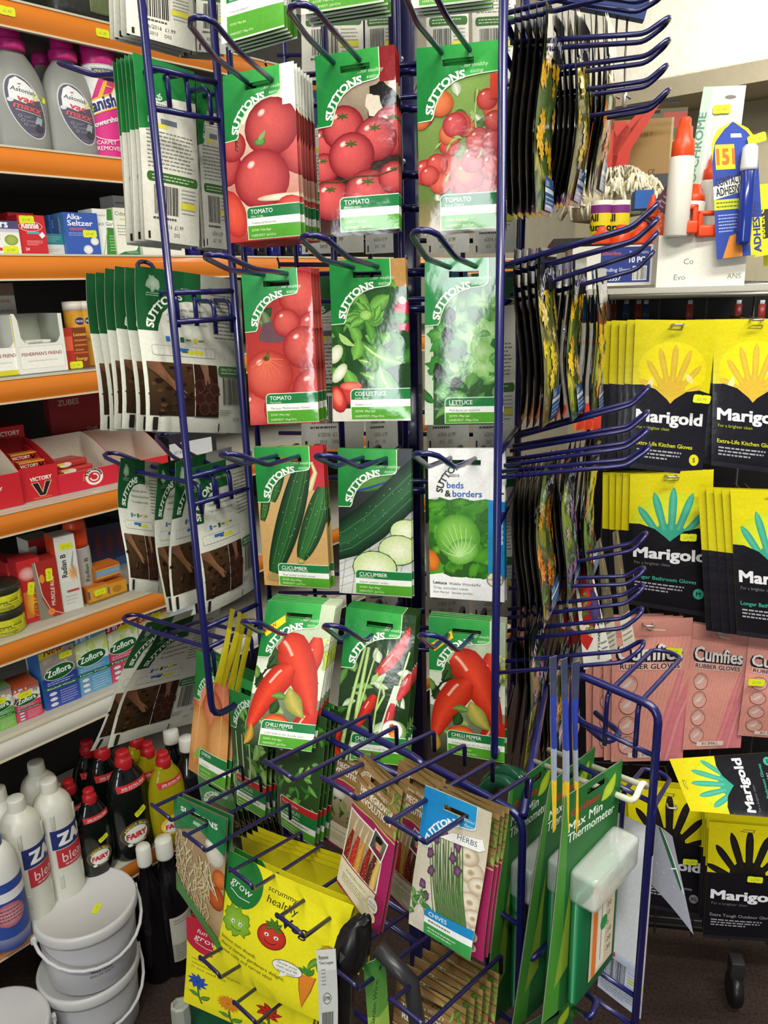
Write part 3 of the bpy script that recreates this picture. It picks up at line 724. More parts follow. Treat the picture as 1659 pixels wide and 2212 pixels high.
def d_iceberg():
    A = S('#f4f4ef', '#eeeeea'); r = random.Random(8)
    A.rect(0, 26, 80, 113, '#2c5a1e', '#3c7a28')
    for i in range(46):
        x, y = r.uniform(0, 66), r.uniform(30, 112); d = math.hypot(x - 32, y - 70)
        A.blob(x, y, r.uniform(6, 13), r.uniform(4, 9), r.choice(['#3f8a22', '#5ba62c', '#2f7420', '#79bb42']), r.choice(['#2c6a1c', '#4a9426']), jag=.35, seed=i, rot=r.uniform(0, 90))
    A.ell(31, 72, 24, 26, '#8fcf58', '#4c962a', hx=-.2, hy=.3, n=20); A.ell(36, 56, 18, 14, '#a6dc72', '#5aa334', rot=30)
    for k in range(9):
        a = .3 + k * .35; A.stroke([(33, 50), (33 + 12 * math.cos(a), 52 + 16 * math.sin(a)), (33 + 20 * math.cos(a + .2), 56 + 32 * math.sin(a))], [1.5, .8, .4], '#c6eaa0')
    A.ell(2, 44, 9, 13, '#ee8a2c', '#b85a18', rot=20)
    A.rect(63, 26, 80, 116, '#1f8fd0')
    A.poly([(0, 113), (12, 116), (22, 113), (34, 116), (48, 113), (60, 115), (80, 112), (80, 168), (0, 168)], '#f2f2ee')
    A.poly([(0, 27), (14, 30), (26, 25), (40, 27), (54, 23), (66, 29), (80, 25), (80, 0), (0, 0)], '#f6f6f3')
    A.arc('SUTTONS', .60 * 80, .70 * 168, 33, 174, 105, 7, '#30302e', bold=.035); A.text('SEEDS', 22, 138, 3, '#30302e', bold=.02)
    A.text('beds', 20, 126, 7, '#2d62b8', bold=.02); A.text('&', 18, 117, 7, '#30302e', bold=.03); A.text('borders', 26, 117, 7, '#2d62b8', bold=.02)
    A.text('speedy', 76, 116, 8, '#3b3b3b', bold=.04, rot=90); A.text('seeds', 78, 66, 9, '#bfe2f2', bold=.04, rot=90); A.text('quick & easy', 74, 30, 5, WHT, bold=.02, rot=90)
    A.ell(70, 26, 9, 9, '#e8e2cc'); A.ring(70, 26, 9, 9, 1.2, '#8d8258'); A.text('GUARANTEE', 70, 25, 2, '#5a5436', align='C', bold=.01)
    A.text('Lettuce', 4, 17, 3.6, '#3a3a3a', bold=.02); A.text('Webbs Wonderful', 21, 17, 3.2, '#666666'); A.text('Crisp, succulent heads', 4, 11.5, 3, '#8a8a88'); A.text('Sow: Mar-Jul   Harvest: Jun-Oct', 4, 6.5, 2.4, '#6a6a68')
    return A
def d_chilli_fat():
    A = S('#2a3a1c', '#c9d6b4'); r = random.Random(2)
    A.rect(0, 60, 80, 115, '#dfe3d0', '#cfd8bc')
    leaves(A, 22, (0, .1, 1, .75), ['#3c5f28', '#6f9a44', '#27421c', '#a9c470'], 22, 12)
    for k in range(7): A.stroke([(2 + k * 3, 70 + k * 6), (14, 90), (22 + k, 96)], 1.6, '#1f2616')
    leaves(A, 6, (.75, .5, 1, .8), ['#c9d84a', '#9dbb48', '#e4ea9c'], 18, 5)
    pepper(A, [(.82, .78), (.8, .62), (.72, .5)], .26); pepper(A, [(.95, .3), (.82, .18), (.7, .05)], .3, '#d5301c')
    pepper(A, [(.32, .74), (.5, .68), (.72, .5), (.92, .26)], .48); pepper(A, [(.52, .57), (.38, .48), (.2, .33), (.05, .12)], .38)
    A.ell(34, 28, 16, 12, '#f08a3a', '#c8301c'); A.ell(44, 25, 5, 9, '#f2c04a', '#e0622a')
    A.leaf(44, 72, 40, 20, -68, '#c9b45a', '#7d8f38'); A.leaf(42, 60, 18, 9, 170, '#7fa24a', '#4a6c2c'); A.leaf(26, 40, 18, 12, 60, '#2f5a24', '#1a3814')
    A.leaf(2, 0, 26, 10, 70, '#c99a3a', '#8a6a24')
    A.poly([(0, 121), (17, 146), (27, 146), (27, 141), (9, 121)][:0] or [(2, 132), (24, 152), (24, 143), (8, 128)], '#f2c81e')
    A.poly([(0, 112), (0, 134), (4, 134), (4, 116)], '#f2c81e')
    header(A); A.poly([(1, 134), (24, 153), (26, 145), (6, 127)], '#f4cf1f'); A.text('NEW', 5.5, 131.5, 4.6, '#b3231c', bold=.02, rot=38)
    label(A, 'CHILLI PEPPER', 'Hungarian Hot Wax', "2,500-4,000 on the 'Scoville' Scale", 'SOW: Feb-Apr|HARVEST: Jul-Oct', x0=.24, top=.19); return A
def d_chilli_thin():
    A = S('#1d3218', '#24401c'); r = random.Random(6)
    leaves(A, 30, (0, .05, 1, .85), ['#3f6f2c', '#5d9440', '#88b860', '#c9dfb4', '#e7efd8'], 24, 14)
    for x0, x1, w in ((6, 26, 5), (14, 40, 3), (50, 76, 3.4), (40, 52, 2.6), (20, 30, 6)):
        A.stroke([(x0, 0), ((x0 + x1) / 2 - 2, 60), (x1, 128)], [w, w * .8, w * .6], '#c2d894', '#7fa452')
    A.poly([(40, 0), (52, 0), (70, 90), (62, 90)], '#d8e4cc')
    pepper(A, [(.52, .6), (.68, .68), (.84, .8), (.93, .92)], .17, '#d43a28', '#96180f'); A.leaf(36, 92, 12, 6, 45, '#9cc06a')
    pepper(A, [(.52, .46), (.42, .36), (.28, .22)], .16, '#cf3422', '#8f150f'); pepper(A, [(1.0, .62), (.95, .55), (.84, .44)], .15, '#d84a4a', '#9f2226'); pepper(A, [(.78, .42), (.74, .3), (.66, .17)], .12, '#d4444a', '#a02a2e'); pepper(A, [(.05, .2), (.0, .1), (.08, .02)], .15, '#c5341f', '#8d1710')
    A.stroke([(44, 60), (52, 78), (50, 88)], 2.4, '#a9cc74')
    A.ell(64, 40, 12, 12, '#f1f0ea', n=20); A.ring(64, 40, 12, 12, .8, '#b0aca0'); A.blob(64, 41, 4, 7, '#e07a1e', '#c45a14'); A.blob(66, 35, 4, 3, '#e89a2c')
    header(A, strap='...for healthy|eating'); label(A, 'CHILLI PEPPER', 'Ring of Fire', "50,000 on the 'Scoville' Scale", 'SOW: Feb-Apr|HARVEST: Jul-Oct', x0=.24, top=.19); return A
def d_radish():
    A = S('#e4e6dc', '#eef0e6'); label(A, 'RADISH', 'Mixed', 'Crisp and peppery', 'SOW: Mar-Jul|HARVEST: May-Oct', x0=.1, top=.36)
    for u in (.2, .5, .8): tomato(A, u, .55, .2, '#c9284a', '#8b1530')
    leaves(A, 14, (0, .6, 1, 1), ['#4f9a3c', '#79b85a'], 24, 2); header(A); return A
def d_plain(kind=0):
    A = S('#d8d8cc'); header(A, wide=1); A.lines(8, 50, 70, 96, 12, '#8d8d86'); label(A, 'PARSNIP', 'White', 'Sweet roots', x0=.1); return A
# backs
def back_small(seed=0, hdr='#1d7a38', bg='#e2e0d2', pad=True, date='6/2016  £1.99'):
    A = S(bg)
    A.poly([(0, 168), (80, 168), (80, 138), (46, 136), (30, 130), (18, 118), (12, 104), (0, 102)], hdr)
    A.arc('SUTTONS', 50, 104, 34, 172, 120, 5.5, '#dfe8da', bold=.03)
    A.ell(16, 158, 4, 4, '#8fbf96', hdr)
    A.rect(28, 110, 50, 115, '#6c7484'); A.rect(18, 120, 62, 130, '#efeee4')
    A.lines(20, 121, 60, 129, 3, '#77776c', seed=seed + 1); A.rect(20, 106, 36, 110, '#e6dc4a')
    A.lines(8, 68, 74, 104, 10, '#86867a', seed=seed + 2)
    A.rrect(6, 56, 78, 65, 4, '#3c6b2e'); A.lines(12, 57.5, 72, 63.5, 2, '#c3d3b2', seed=seed + 3)
    A.barcode(14, 26, 34, 27, seed + 4, bg=None); A.lines(52, 28, 74, 54, 7, '#9a998c', seed=seed + 5); A.rect(50, 34, 74, 40, '#e4dc46')
    A.lines(12, 20, 50, 24, 1, '#55554c', th=.5, seed=seed); A.text(date, 22, 13, 4.2, '#55564e'); A.text('2015     D02', 24, 6, 3.6, '#6a6a60'); A.rect(5, 2, 8, 9, '#2c2a22')
    return A
def back_wide(seed=0, W=150, H=192):
    """large bean packet, instructions side: green arch, sowing chart, photo strip of soil and hands, barcode"""
    A = Art(W, H, '#d3d4c6'); r = random.Random(seed)
    g = '#1c5a30'
    A.poly([(0, H), (W, H), (W, H - 34), (62, H - 34), (44, H - 38), (30, H - 50), (24, H - 64), (22, H - 72), (0, H - 72)], ['#17502b'] * 9)
    A.rect(84, H - 34, W, H, '#b9bbad'); A.poly([(60, H), (84, H), (84, H - 34), (60, H - 34)], g)
    A.blob(20, H - 17, 7, 9, '#aebfa4', '#7d9a80', jag=.35, n=18); A.lines(12, H - 32, 30, H - 27, 2, '#9fb39b')
    A.arc('SUTTONS', 58, H - 74, 41, 172, 92, 8.5, '#e6e9dc', bold=.035); A.arc('SEEDS', 58, H - 74, 33, 128, 92, 4, '#cfd8c4', bold=.02)
    A.text('RUNNER BEAN', 56, H - 22, 3.4, '#b9cdb2'); 
    for i, t in enumerate(('* High quality, tasty beans', '* Attractive, bicolour flowers', '* For containers or border')): A.text(t, 34, H - 46 - 8 * i, 3.6, '#55584e', shear=.15)
    A.lines(98, H - 76, W - 5, H - 20, 12, '#7c7d72', seed=seed + 1); A.text('SOWING & GROWING', 96, H - 17, 3, '#55564d')
    for i, c in enumerate(('#2f6fb4', '#1e6338', '#d8cf2e')): A.rect(30 + 18 * i, H - 83, 35 + 18 * i, H - 77, c); A.lines(37 + 18 * i, H - 82, 45 + 18 * i, H - 78, 1, '#77786d', th=.5)
    y0 = H - 100
    A.rrect(12, y0, 96, y0 + 12, 3, '#8f9086'); A.rrect(12.5, y0 + .5, 95.5, y0 + 11.5, 2.6, '#d6d7ca')
    A.rect(36, y0 + 6, 58, y0 + 10, '#2c66b0'); A.rect(48, y0 + 4.5, 58, y0 + 6, '#1e6338'); A.rect(56, y0 + 3, 78, y0 + 8, '#d8d23a')
    for k in range(1, 12): A.rect(12 + 7 * k, y0, 12.3 + 7 * k, y0 + 11.5, '#8f9086')
    # photo strip
    A.rect(4, 20, 96, 84, '#2e1f14', '#4a3520')
    for k in range(60): A.blob(r.uniform(4, 94), r.uniform(22, 80), r.uniform(1, 5), r.uniform(1, 3), r.choice(['#281a10', '#3f2c1a', '#543d24', '#1c120b']), seed=k, jag=.4)
    A.ell(48, 40, 12, 6, '#1b120b', '#33221a')
    A.poly([(4, 84), (18, 84), (30, 66), (40, 56), (46, 46), (44, 43), (36, 50), (24, 60), (10, 72), (4, 76)], ['#6d4a34', '#7a533a', '#8f6546', '#946a4a', '#9a7050', '#8a6244', '#7c563c', '#6e4a34', '#604030', '#5a3c2c'])
    for q in ((38, 58, 49, 48), (36, 55, 47, 43), (33, 54, 42, 44)): A.stroke([q[:2], q[2:]], [2.6, 1.4], '#9a7050', '#74503a')
    A.rect(60, 20, 61, 84, '#d3c9b4'); A.rect(61, 20, 96, 84, '#26130e', '#331c14')
    for x, y in ((68, 58), (80, 62), (68, 42), (82, 44), (90, 54), (74, 30), (88, 32)): A.ell(x, y, 8, 8, '#351b13', '#40221a'); A.ring(x, y, 8, 8, .7, '#5c4236')
    A.poly([(70, 84), (82, 84), (82, 72), (84, 62), (81, 60), (79, 66), (78, 58), (75, 60), (75, 70)], ['#7c5640', '#86604a', '#8a6248', '#7a523c', '#7a523c', '#8a6248', '#74503a', '#74503a', '#86604a'])
    A.rrect(98, 72, W + 5, 84, 4, '#2c6a38'); A.text('HEALTHY EATING', 102, 78, 3.6, '#cfdcc4'); A.lines(102, 73.5, W - 6, 77, 1, '#a9c3a0', th=.5)
    A.barcode(104, 36, 28, 34, seed + 4, bg=None); A.lines(136, 40, W - 3, 70, 8, '#8d8e82'); A.rect(134, 52, W - 4, 60, '#d8d24a')
    A.lines(98, 22, 118, 30, 3, '#6c6d62'); A.text('£3.99', 132, 26, 4.5, '#5c5d54'); A.text('2016     D46', 120, 16, 4, '#6a6b61')
    A.rect(7, 2, 13, 18, '#23211b'); A.rect(96, 2, 98, 12, '#33312b')
    return A
# lower tier designs
def d_leaf(t='LEAF SALAD', cols=('#4f9a3a', '#7cbc58', '#357a2a', '#a3d074'), seed=1, band='#c3272c', bg='#284a22', stems=True):
    A = S(bg, '#2e4c26'); r = random.Random(seed)
    leaves(A, 44, (0, .12, 1, 1), list(cols), 18 if not stems else 26, seed)
    if stems:
        for x in (10, 24, 40): A.stroke([(x, 20), (x + 6, 60), (x + 3, 100)], [5, 4, 2], '#dbe6c8', '#8fb070')
    W, H = A.W, A.H
    A.rrect(9, 1, 90, 46, 4.5, '#e4eee0', (0, 0, 0, 1)); A.rrect(10, 2, 90, 45, 4, band, (0, 0, 0, 1)); A.rect(10, 2, 90, 36, '#1c7a3e'); A.rect(10, 2, 90, 22, '#f1f4ea'); A.rect(10, 2, 90, 14, '#55a32e')
    A.text('For pot or garden', 14, 38.5, 3.2, '#f2dcd6', shear=.1); A.text(t, 14, 29, 5, '#cfe6cc', bold=.005); A.lines(14, 23, 52, 27, 1, '#b4d8b4', th=.5); A.lines(14, 16, 70, 20, 1, '#77806f', th=.4); A.lines(14, 4, 44, 12, 2, '#c9e8a8')
    header(A); return A
def d_onion():
    A = S('#c98a4a', '#d0693c')
    for x, y, rx, ry, c in ((70, 116, 26, 36, '#dd5f3a'), (26, 108, 26, 36, '#e0703c'), (46, 92, 25, 36, '#d4552e'), (16, 56, 27, 42, '#e69a40'), (66, 58, 27, 42, '#e8a048')):
        A.ell(x, y, rx, ry, mixc(c, '#ffd0a0', .3), mixc(c, '#7a2a10', .45), hx=-.2, hy=.2, n=20); A.stroke([(x - 4, y - ry), (x, y + ry * 1.15), (x + 3, y + ry * 1.3)], [1, 2, .6], mixc(c, '#ffe0b0', .4))
    A.leaf(10, 26, 30, 12, 30, '#86b24c'); label(A, 'ONION', 'Sets', 'Good keeper', x0=.3, top=.24); header(A, strap='Super|variety'); return A
def homegrown(kind=0):
    A = S('#8a6a42', '#9a7a4c'); r = random.Random(kind)
    for k in range(9): A.stroke([(-5, 124 + k * 6), (30, 118 + k * 6), (85, 112 + k * 6)], r.uniform(.7, 2), r.choice(['#6b4f2e', '#a98758', '#7c5d38']))
    A.text('James Wong\'s', 40, 142, 4.4, '#e6dcc4', align='C', shear=.25); A.text('HOMEGROWN', 40, 131, 7.4, '#f2efe0', bold=.02, align='C', fit=58); A.text('REVOLUTION', 40, 121.5, 7.4, '#f2efe0', bold=.02, align='C', fit=58)
    A.stroke([(8, 139), (22, 136)], .7, '#e6dcc4'); A.arc('SUTTONS', 22, 140, 14, 150, 60, 4.2, '#e8e0ca', bold=.03)
    leaves(A, 14, (.74, .72, 1, 1), ['#8aa04a', '#a8b85a', '#6d8a3a'], 12, 5)
    A.rect(0, 0, 80, 112, '#a3275a'); A.stroke([(0, 110), (40, 114), (80, 108)], 2, '#c0b060')
    A.rect(0, 40, 66, 104, '#efe9da'); A.rect(2, 42, 64, 102, '#8e7a5c', '#b8a284')
    if kind == 0:
        for x, c in ((8, '#8f2a1c'), (20, '#c8342a'), (30, '#dca23a'), (42, '#9c2820'), (52, '#5a3020'), (60, '#e4c06a')):
            A.stroke([(x - 2, 42), (x, 62), (x + 4, 84)], [9, 9, 4], c, mixc(c, '#3a1408', .4)); A.stroke([(x + 4, 82), (x + 6, 92), (x + 9, 102)], [5, 4, 1], '#e4d6a8', '#b49a60')
            for k in range(10): A.ell(x + r.uniform(-3, 3), 44 + k * 3.6, 1.1, .9, mixc(c, '#ffd890', .5), c, n=6)
    else:
        leaves(A, 22, (.1, .27, .75, .5), ['#4f8a34', '#7fae56', '#2f6424'], 12, 7); A.ell(30, 92, 16, 9, '#e9e4d6', '#a4a294')
    if kind == 0:
        A.poly([(42, 84), (66, 78), (72, 104), (48, 110)], '#f0ece2'); A.poly([(44, 86), (65, 80), (70, 102), (49, 108)], ['#3f4a3c', '#56503f', '#6d7560', '#4a5242'])
        A.ell(58, 94, 5.4, 7, '#cf9a74', '#b0785a', rot=15); A.blob(57, 100, 6, 4, '#1d1612'); A.poly([(48, 86), (65, 81.5), (66, 86), (58, 89), (51, 90)], '#7a2a40'); A.stroke([(55, 91), (58, 90), (60, 91)], .8, '#f0e2d8')
    A.poly([(0, 40), (0, 6), (50, 2), (62, 8), (66, 40)], '#e3d9b4'); A.text('POPCORN FIESTA' if kind == 0 else 'MEXICAN SALAD', 32, 30, 3.4, '#5e5238', align='C'); A.lines(8, 14, 54, 26, 4, '#8f8260')
    A.ell(64, 26, 9, 9, '#f0ebdc', n=18); A.ring(64, 26, 9, 9, .6, '#8a7f60'); A.text('RECIPE', 64, 26, 2.8, '#4e4632', align='C'); A.text('INSIDE', 64, 22, 2.8, '#4e4632', align='C'); A.ell(66, 12, 6, 6, '#e6dcb8'); 
    return A
def d_chives():
    A = S('#d8d0bc', '#cfc6ae')
    for x, y, q in ((66, 96, 15), (76, 84, 12), (70, 64, 14), (60, 112, 13), (76, 48, 12), (66, 34, 11)):
        A.ell(x, y, q, q * .85, '#eee6d2', '#b09c7c', hx=-.2, hy=.2); A.ell(x, y, q * .3, q * .25, '#a58a62', '#d8caa8')
    for k in range(15):
        x = 14 + k * 2.5; A.stroke([(x + 26, 18), (x + 12, 70), (x + 4, 108 + (k % 4) * 6)], [2.2, 1.9, 1.0], '#5d8a46', '#2a4422')
    for x, y in ((22, 116), (30, 126), (18, 98), (48, 118), (52, 92), (22, 80), (14, 60), (44, 104), (20, 48)):
        A.blob(x, y, 4.2, 6, '#8a6486', '#4d2d4c', jag=.25, seed=int(x * y)); A.stroke([(x, y - 5), (x + 8, y - 40), (x + 16, 20)], .9, '#4f7a40')
    leaves(A, 12, (0, .1, .25, .32), ['#4f8a44', '#78ab60'], 12, 6)
    A.rect(4, 4, 80, 34, '#f1f3ee') if False else None
    A.rrect(21, 1, 95, 36, 4, '#2189c4', (0, 0, 0, 1)); A.rect(21, 1, 95, 25, '#f1f3ee'); A.rect(21, 1, 95, 17, '#3f9c4e'); A.text('CHIVES', 26, 28, 5.2, WHT, bold=.01); A.lines(26, 19, 56, 23, 1, '#77806f', th=.5); A.lines(26, 5, 62, 14, 2, '#cfe8c0')
    header(A, c='#1f86c6', c2='#2c9ad4', strap='for added|flavour', outline='#f3f3ee'); A.poly([(26, 120), (40, 130), (74, 136), (78, 126), (72, 122)], '#f4f4ee'); A.text('HERBS', 46, 126, 6, '#3d5a6a'); return A
def d_sprouts():
    A = S('#b89a70', '#9a8468'); r = random.Random(4); A.rect(0, 0, 80, 40, '#8f7048', '#b69a6e')
    A.ell(66, 118, 12, 14, '#e6e2d4', '#b8b09c'); A.ell(74, 92, 9, 12, '#d87a3c', '#a04a1c'); A.ell(70, 66, 12, 16, '#c8622c', '#8a3a14'); A.ell(60, 128, 8, 6, '#f0eee2', '#c8c4b0')
    for k in range(120):
        x, y = r.uniform(2, 62), r.uniform(20, 122); A.stroke([(x, y), (x + r.uniform(-8, 8), y - 14), (x + r.uniform(-14, 14), y - r.uniform(22, 34))], [2.6, 2.4, 1], r.choice(['#efe6c8', '#dccfa4', '#c9b684']), '#a8905e')
    A.poly([(0, 0), (80, 0), (80, 14), (0, 34)], '#4f8a44'); A.poly([(0, 168), (80, 168), (80, 124), (64, 132), (40, 140), (20, 128), (0, 112)], '#1f7a44')
    A.text('SUTTONS', 40, 150, 7, WHT, bold=.03, align='C', fit=56); A.text('SEEDS', 40, 142, 4, '#dfe8da', bold=.02, align='C'); return A
def d_fun_veg(flowers=False):
    W, H = 150, 170
    A = Art(W, H, '#f6ec1e')
    A.ell(24, H - 28, 30, 36, '#c4223c' if flowers else '#1e7a34', n=28, rot=20); A.rect(0, H - 30, 16, H, '#c4223c' if flowers else '#1e7a34')
    A.text('fun to', 26, H - 28, 8, WHT, rot=-14, align='C'); A.text('grow', 26, H - 41, 11, WHT, rot=-14, align='C'); A.stroke([(12, H - 44), (26, H - 50), (42, H - 50)], 1, WHT)
    if not flowers:
        A.text('scrummy', 60, H - 24, 7, '#1e1e16', rot=-3); A.text('healthy', 62, H - 38, 9.5, '#1e1e16', rot=-3); A.text('Veg', 84, H - 60, 15, '#1e1e16', rot=-3, bold=.01)
        # plain cheerful vegetables (generic): a leafy lettuce, a tomato, a carrot, a corn cob
        x, y = 30, 88
        A.blob(x, y, 20, 20, '#5d8c22', jag=.22, n=30, seed=3); A.blob(x, y, 18.4, 18.4, '#9cc83a', '#7fb02c', jag=.2, n=30, seed=3)
        for k in range(8): A.leaf(x, y - 10, 20, 4, 40 + k * 14, '#a8d24a', '#86b830')
        for q in (-5, 6): A.ell(x + q, y - 1, 2.6, 3, '#f2f2ee'); A.ell(x + q + .5, y - 1.4, 1.1, 1.4, '#3a4a7c', n=8)
        A.ring(x + 1, y - 6, 9, 5, .8, '#3f5f16', a0=200, a1=340)
        x, y = 78, 92
        A.ell(x, y, 18, 17, '#5e140e', n=24); A.ell(x, y, 17, 16, '#d8402c', '#c22a1e', hx=-.2, hy=.3, n=24)
        for q in (-6, 6): A.ell(x + q, y + 1, 3, 2.4, '#f2f2ee'); A.ell(x + q, y + .6, 1.2, 1.2, '#222222', n=8)
        A.ring(x, y - 5, 8, 5, 1, '#4a0f0c', a0=190, a1=350)
        for a in (30, 70, 110, 150, 200, 340): A.leaf(x, y + 13, 12, 5, a, '#4f8a2c', '#2a5518')
        x, y = 128, 40
        A.poly([(118, 60), (136, 62), (134, 40), (128, 10), (122, 36)], ['#e88a2a'] * 5); A.stroke([(118, 60), (122, 36), (128, 10), (134, 40), (136, 62)], .8, '#9a4a10')
        for a in (60, 85, 110, 135): A.leaf(127, 61, 14, 5, a, '#4f9a34', '#2f6a20')
        A.ell(140, 96, 9, 15, '#e2cf3a', '#b89c1c'); 
        for k in range(8): A.stroke([(132, 84 + k * 3.4), (148, 86 + k * 3.4)], .5, '#8f7a18')
        for a in (230, 265, 300): A.leaf(138, 92, 26, 8, a, '#7fae3a', '#4f7a24')
        A.ell(104, 60, 18, 10, '#23231c', n=24); A.ell(104, 60, 17.4, 9.4, '#f6f6ee', n=24); A.poly([(98, 52), (106, 50), (97, 44)], '#f6f6ee')
        for i, t in enumerate(('Grow your', 'own and fill', 'your tum!')): A.text(t, 104, 63 - i * 5.4, 3.8, '#4a4a3c', align='C')
        for i, t in enumerate(('lettuce tom thumb,', 'cherry tomato gardeners delight,', 'sweet corn and carrot idea!')): A.text(t, 12, 58 - i * 9, 5, '#6d6a1a', rot=-6)
    else:
        for i, t in enumerate(('candytuft, cornflower,', 'calendula and poppies', 'in one seed mix')): A.text(t, 8, 92 - i * 8, 5.2, '#7a761c', rot=-4)
        for x, y, c, e, n in ((18, 52, '#2f5fd0', '#1a357c', 9), (60, 36, '#f0a02c', '#c46a14', 16), (106, 52, '#d8342c', '#8c1410', 7)):
            A.stroke([(x, y), (x + 3, y - 26), (x + 8, y - 40)], 2.6, '#4f8a34', '#2a4f1c'); A.leaf(x + 4, y - 30, 18, 8, 25, '#6aa844', '#33641f'); A.leaf(x + 3, y - 28, 16, 8, 150, '#6aa844', '#33641f')
            for k in range(n): A.leaf(x, y, 15, 30 / n + 3, k * 360 / n, c, e)
            A.ell(x, y, 5, 5, e, c)
    return A
def d_fun_back(): return Art(150, 170, '#e6d91c')
# flowers / dark edged packets of the right wing
def d_flower(seed, c1, c2, bg='#3f5a2a', top='#2c2c30'):
    A = S(bg, '#5a7038'); r = random.Random(seed)
    leaves(A, 20, (0, 0, 1, 1), ['#5c7f3a', '#7c9a50', '#3c5a28', '#a8a04a'], 24, seed)
    for k in range(16):
        x, y = r.uniform(0, 80), r.uniform(30, 130); q = r.uniform(8, 15)
        for a in range(7): A.leaf(x, y, q, q * .5, a * 51 + k * 9, c1, c2)
        A.ell(x, y, q * .25, q * .25, '#e8c23a', c2)
    A.rect(0, 130, 80, 168, top); A.arc('SUTTONS', 48, 100, 44, 150, 60, 9, '#d8d4e6', bold=.03); A.rect(30, 4, 80, 34, '#3d66a0'); A.rect(30, 20, 80, 24, '#e8ecf0'); A.lines(34, 6, 76, 18, 3, '#c8d4e6'); A.text('SEEDS', 34, 26, 4.6, '#eef0f4')
    return A
# ------------------------------------------------------------------ hanging the packets
BK1 = back_small(1)
ORD = ['second', 'third', 'fourth', 'fifth', 'sixth', 'seventh', 'eighth', 'ninth']
def pack(name, label, quad, p0, n, A, B=None, m=None, tilt=0, behind=0, step=.009, off=None, blabel=None, group=None, seed=0, amp=.0015, slot=(25, 150, 55, 156), bulge=2.2, jit=.8, cat='seed packet', edge='#7c8f5a', bend=None, thick=.5, nx=6, ny=10, lat=0.0, A2=None):
    M, cs, nn = quadframe(quad, p0, n, tilt)
    o = sheet(name, A, B or BK1, m or PRINT, cs, bulge=bulge, bend=bend or wob(seed, amp), slot=slot, edge=edge, M=M, thick=thick, nx=nx, ny=ny)
    tag(o, label, cat, group)
    nh = V((n[0], n[1], 0)).normalized(); off = off if off is not None else -nh
    rr = random.Random(seed + 99); res = [o]
    top = (cs[0] + cs[1]) / 2
    for k in range(behind):
        d = off * step * (k + 1) + V((0, 0, -.0006 * (k + 1))) + M.to_3x3() @ V((lat * (k + 1), 0, 0))
        J = Matrix.Translation(top) @ Matrix.Rotation(math.radians(rr.uniform(-jit, jit)), 4, 'Y') @ Matrix.Rotation(math.radians(rr.uniform(-.4, .4) - (tilt * .12 * (k + 1) if tilt else 0)), 4, 'X') @ Matrix.Translation(-top)
        if k == 0 and A2: o2 = tag(sheet(name, A2, B or BK1, m or PRINT, cs, bulge=bulge, bend=bend or wob(seed, amp), slot=slot, edge=edge, M=M, thick=thick, nx=nx, ny=ny), '', cat, group); c = o2; c.matrix_world = Matrix.Translation(d) @ M @ J
        else: c = dup(o2 if A2 else o, Matrix.Translation(d) @ M @ J)
        c['label'] = (blabel or 'seed packet hanging directly behind the {}').format(ORD[min(k, 7)])
        res.append(c)
    if group:
        for c in res: c['group'] = group
    return res
G1 = 'seed packets on the front hooks'
def fp(label, quad, A, m=PRINT, behind=0, seed=0, tilt=0, step=.009, amp=.0015, short='', B=None, bulge=2.2, bend=None, slot=(25, 150, 55, 156)):
    return pack('seed_packet', label, quad, pF, NF, A, B, m, tilt, behind, step, None, '{} packet from the front in the hanging stack of ' + short, G1, seed, amp, bulge=bulge, bend=bend, slot=slot)
T1 = d_tomato_pair()
fp('green and red tomato seed packet picturing two big glossy tomatoes, one above the other', [(481, 164), (634, 131), (652, 512), (497, 525)], T1, behind=6, seed=1, step=.0088, short='two big tomatoes packets')
fp('shiny film tomato seed packet with a cluster of dark red tomatoes, beside the blue column', [(680, 122), (853, 97), (863, 496), (696, 509)], d_tomato_shiny(), FOIL, behind=2, seed=2, amp=.003, short='shiny dark red tomato packets')
fp('seed packet picturing many small orange cherry tomatoes, right of the blue column', [(900, 106), (1082, 86), (1086, 494), (906, 504)], d_tomato_cherry(), FOIL, behind=2, seed=3, amp=.0025, short='cherry tomato packets')
fp('seed packet with one large ribbed beefsteak tomato on a pale green header', [(521, 585), (671, 576), (690, 913), (543, 918)], d_tomato_ribbed(), FOIL, behind=3, seed=4, amp=.003, short='ribbed tomato packets')
fp('seed packet picturing a whole cos lettuce with tomato slices in its corner', [(711, 563), (876, 557), (888, 908), (722, 909)], d_cos_lettuce(), FOIL, behind=1, seed=5, amp=.004, short='cos lettuce packets')
fp('crinkled shiny packet of loose leaf lettuce with a pale glare across it', [(918, 561), (1089, 555), (1087, 917), (919, 917)], d_salad_bowl(), FOIL, behind=1, seed=6, amp=.005, short='loose leaf lettuce packets')
fp('seed packet picturing dark whole cucumbers on a wooden board', [(549, 965), (697, 963), (713, 1274), (572, 1263)], d_cucumber_whole(), behind=2, seed=7, step=.006, short='whole cucumber packets')
fp('seed packet picturing a dark cucumber and pale cut slices', [(731, 967), (889, 971), (890, 1292), (733, 1281)], d_cucumber_sliced(), behind=1, seed=8, step=.006, short='sliced cucumber packets')
fp('white packet with a blue side strip picturing a round crisp green lettuce', [(925, 968), (1092, 969), (1090, 1301), (929, 1290)], d_iceberg(), behind=1, seed=9, step=.006, short='white blue edged lettuce packets')
CF = d_chilli_fat()
fp('tilted chilli packet with fat red peppers, one packet away from the blue column', [(579, 1296), (726, 1308), (673, 1626), (524, 1606)], CF, behind=4, seed=10, tilt=-13, step=.006, short='tilted fat chilli packets')
fp('chilli packet with slim red peppers among green stems and a round badge', [(748, 1311), (899, 1331), (873, 1656), (722, 1638)], d_chilli_thin(), FOIL, behind=4, seed=11, tilt=-10, step=.006, short='slim chilli packets')
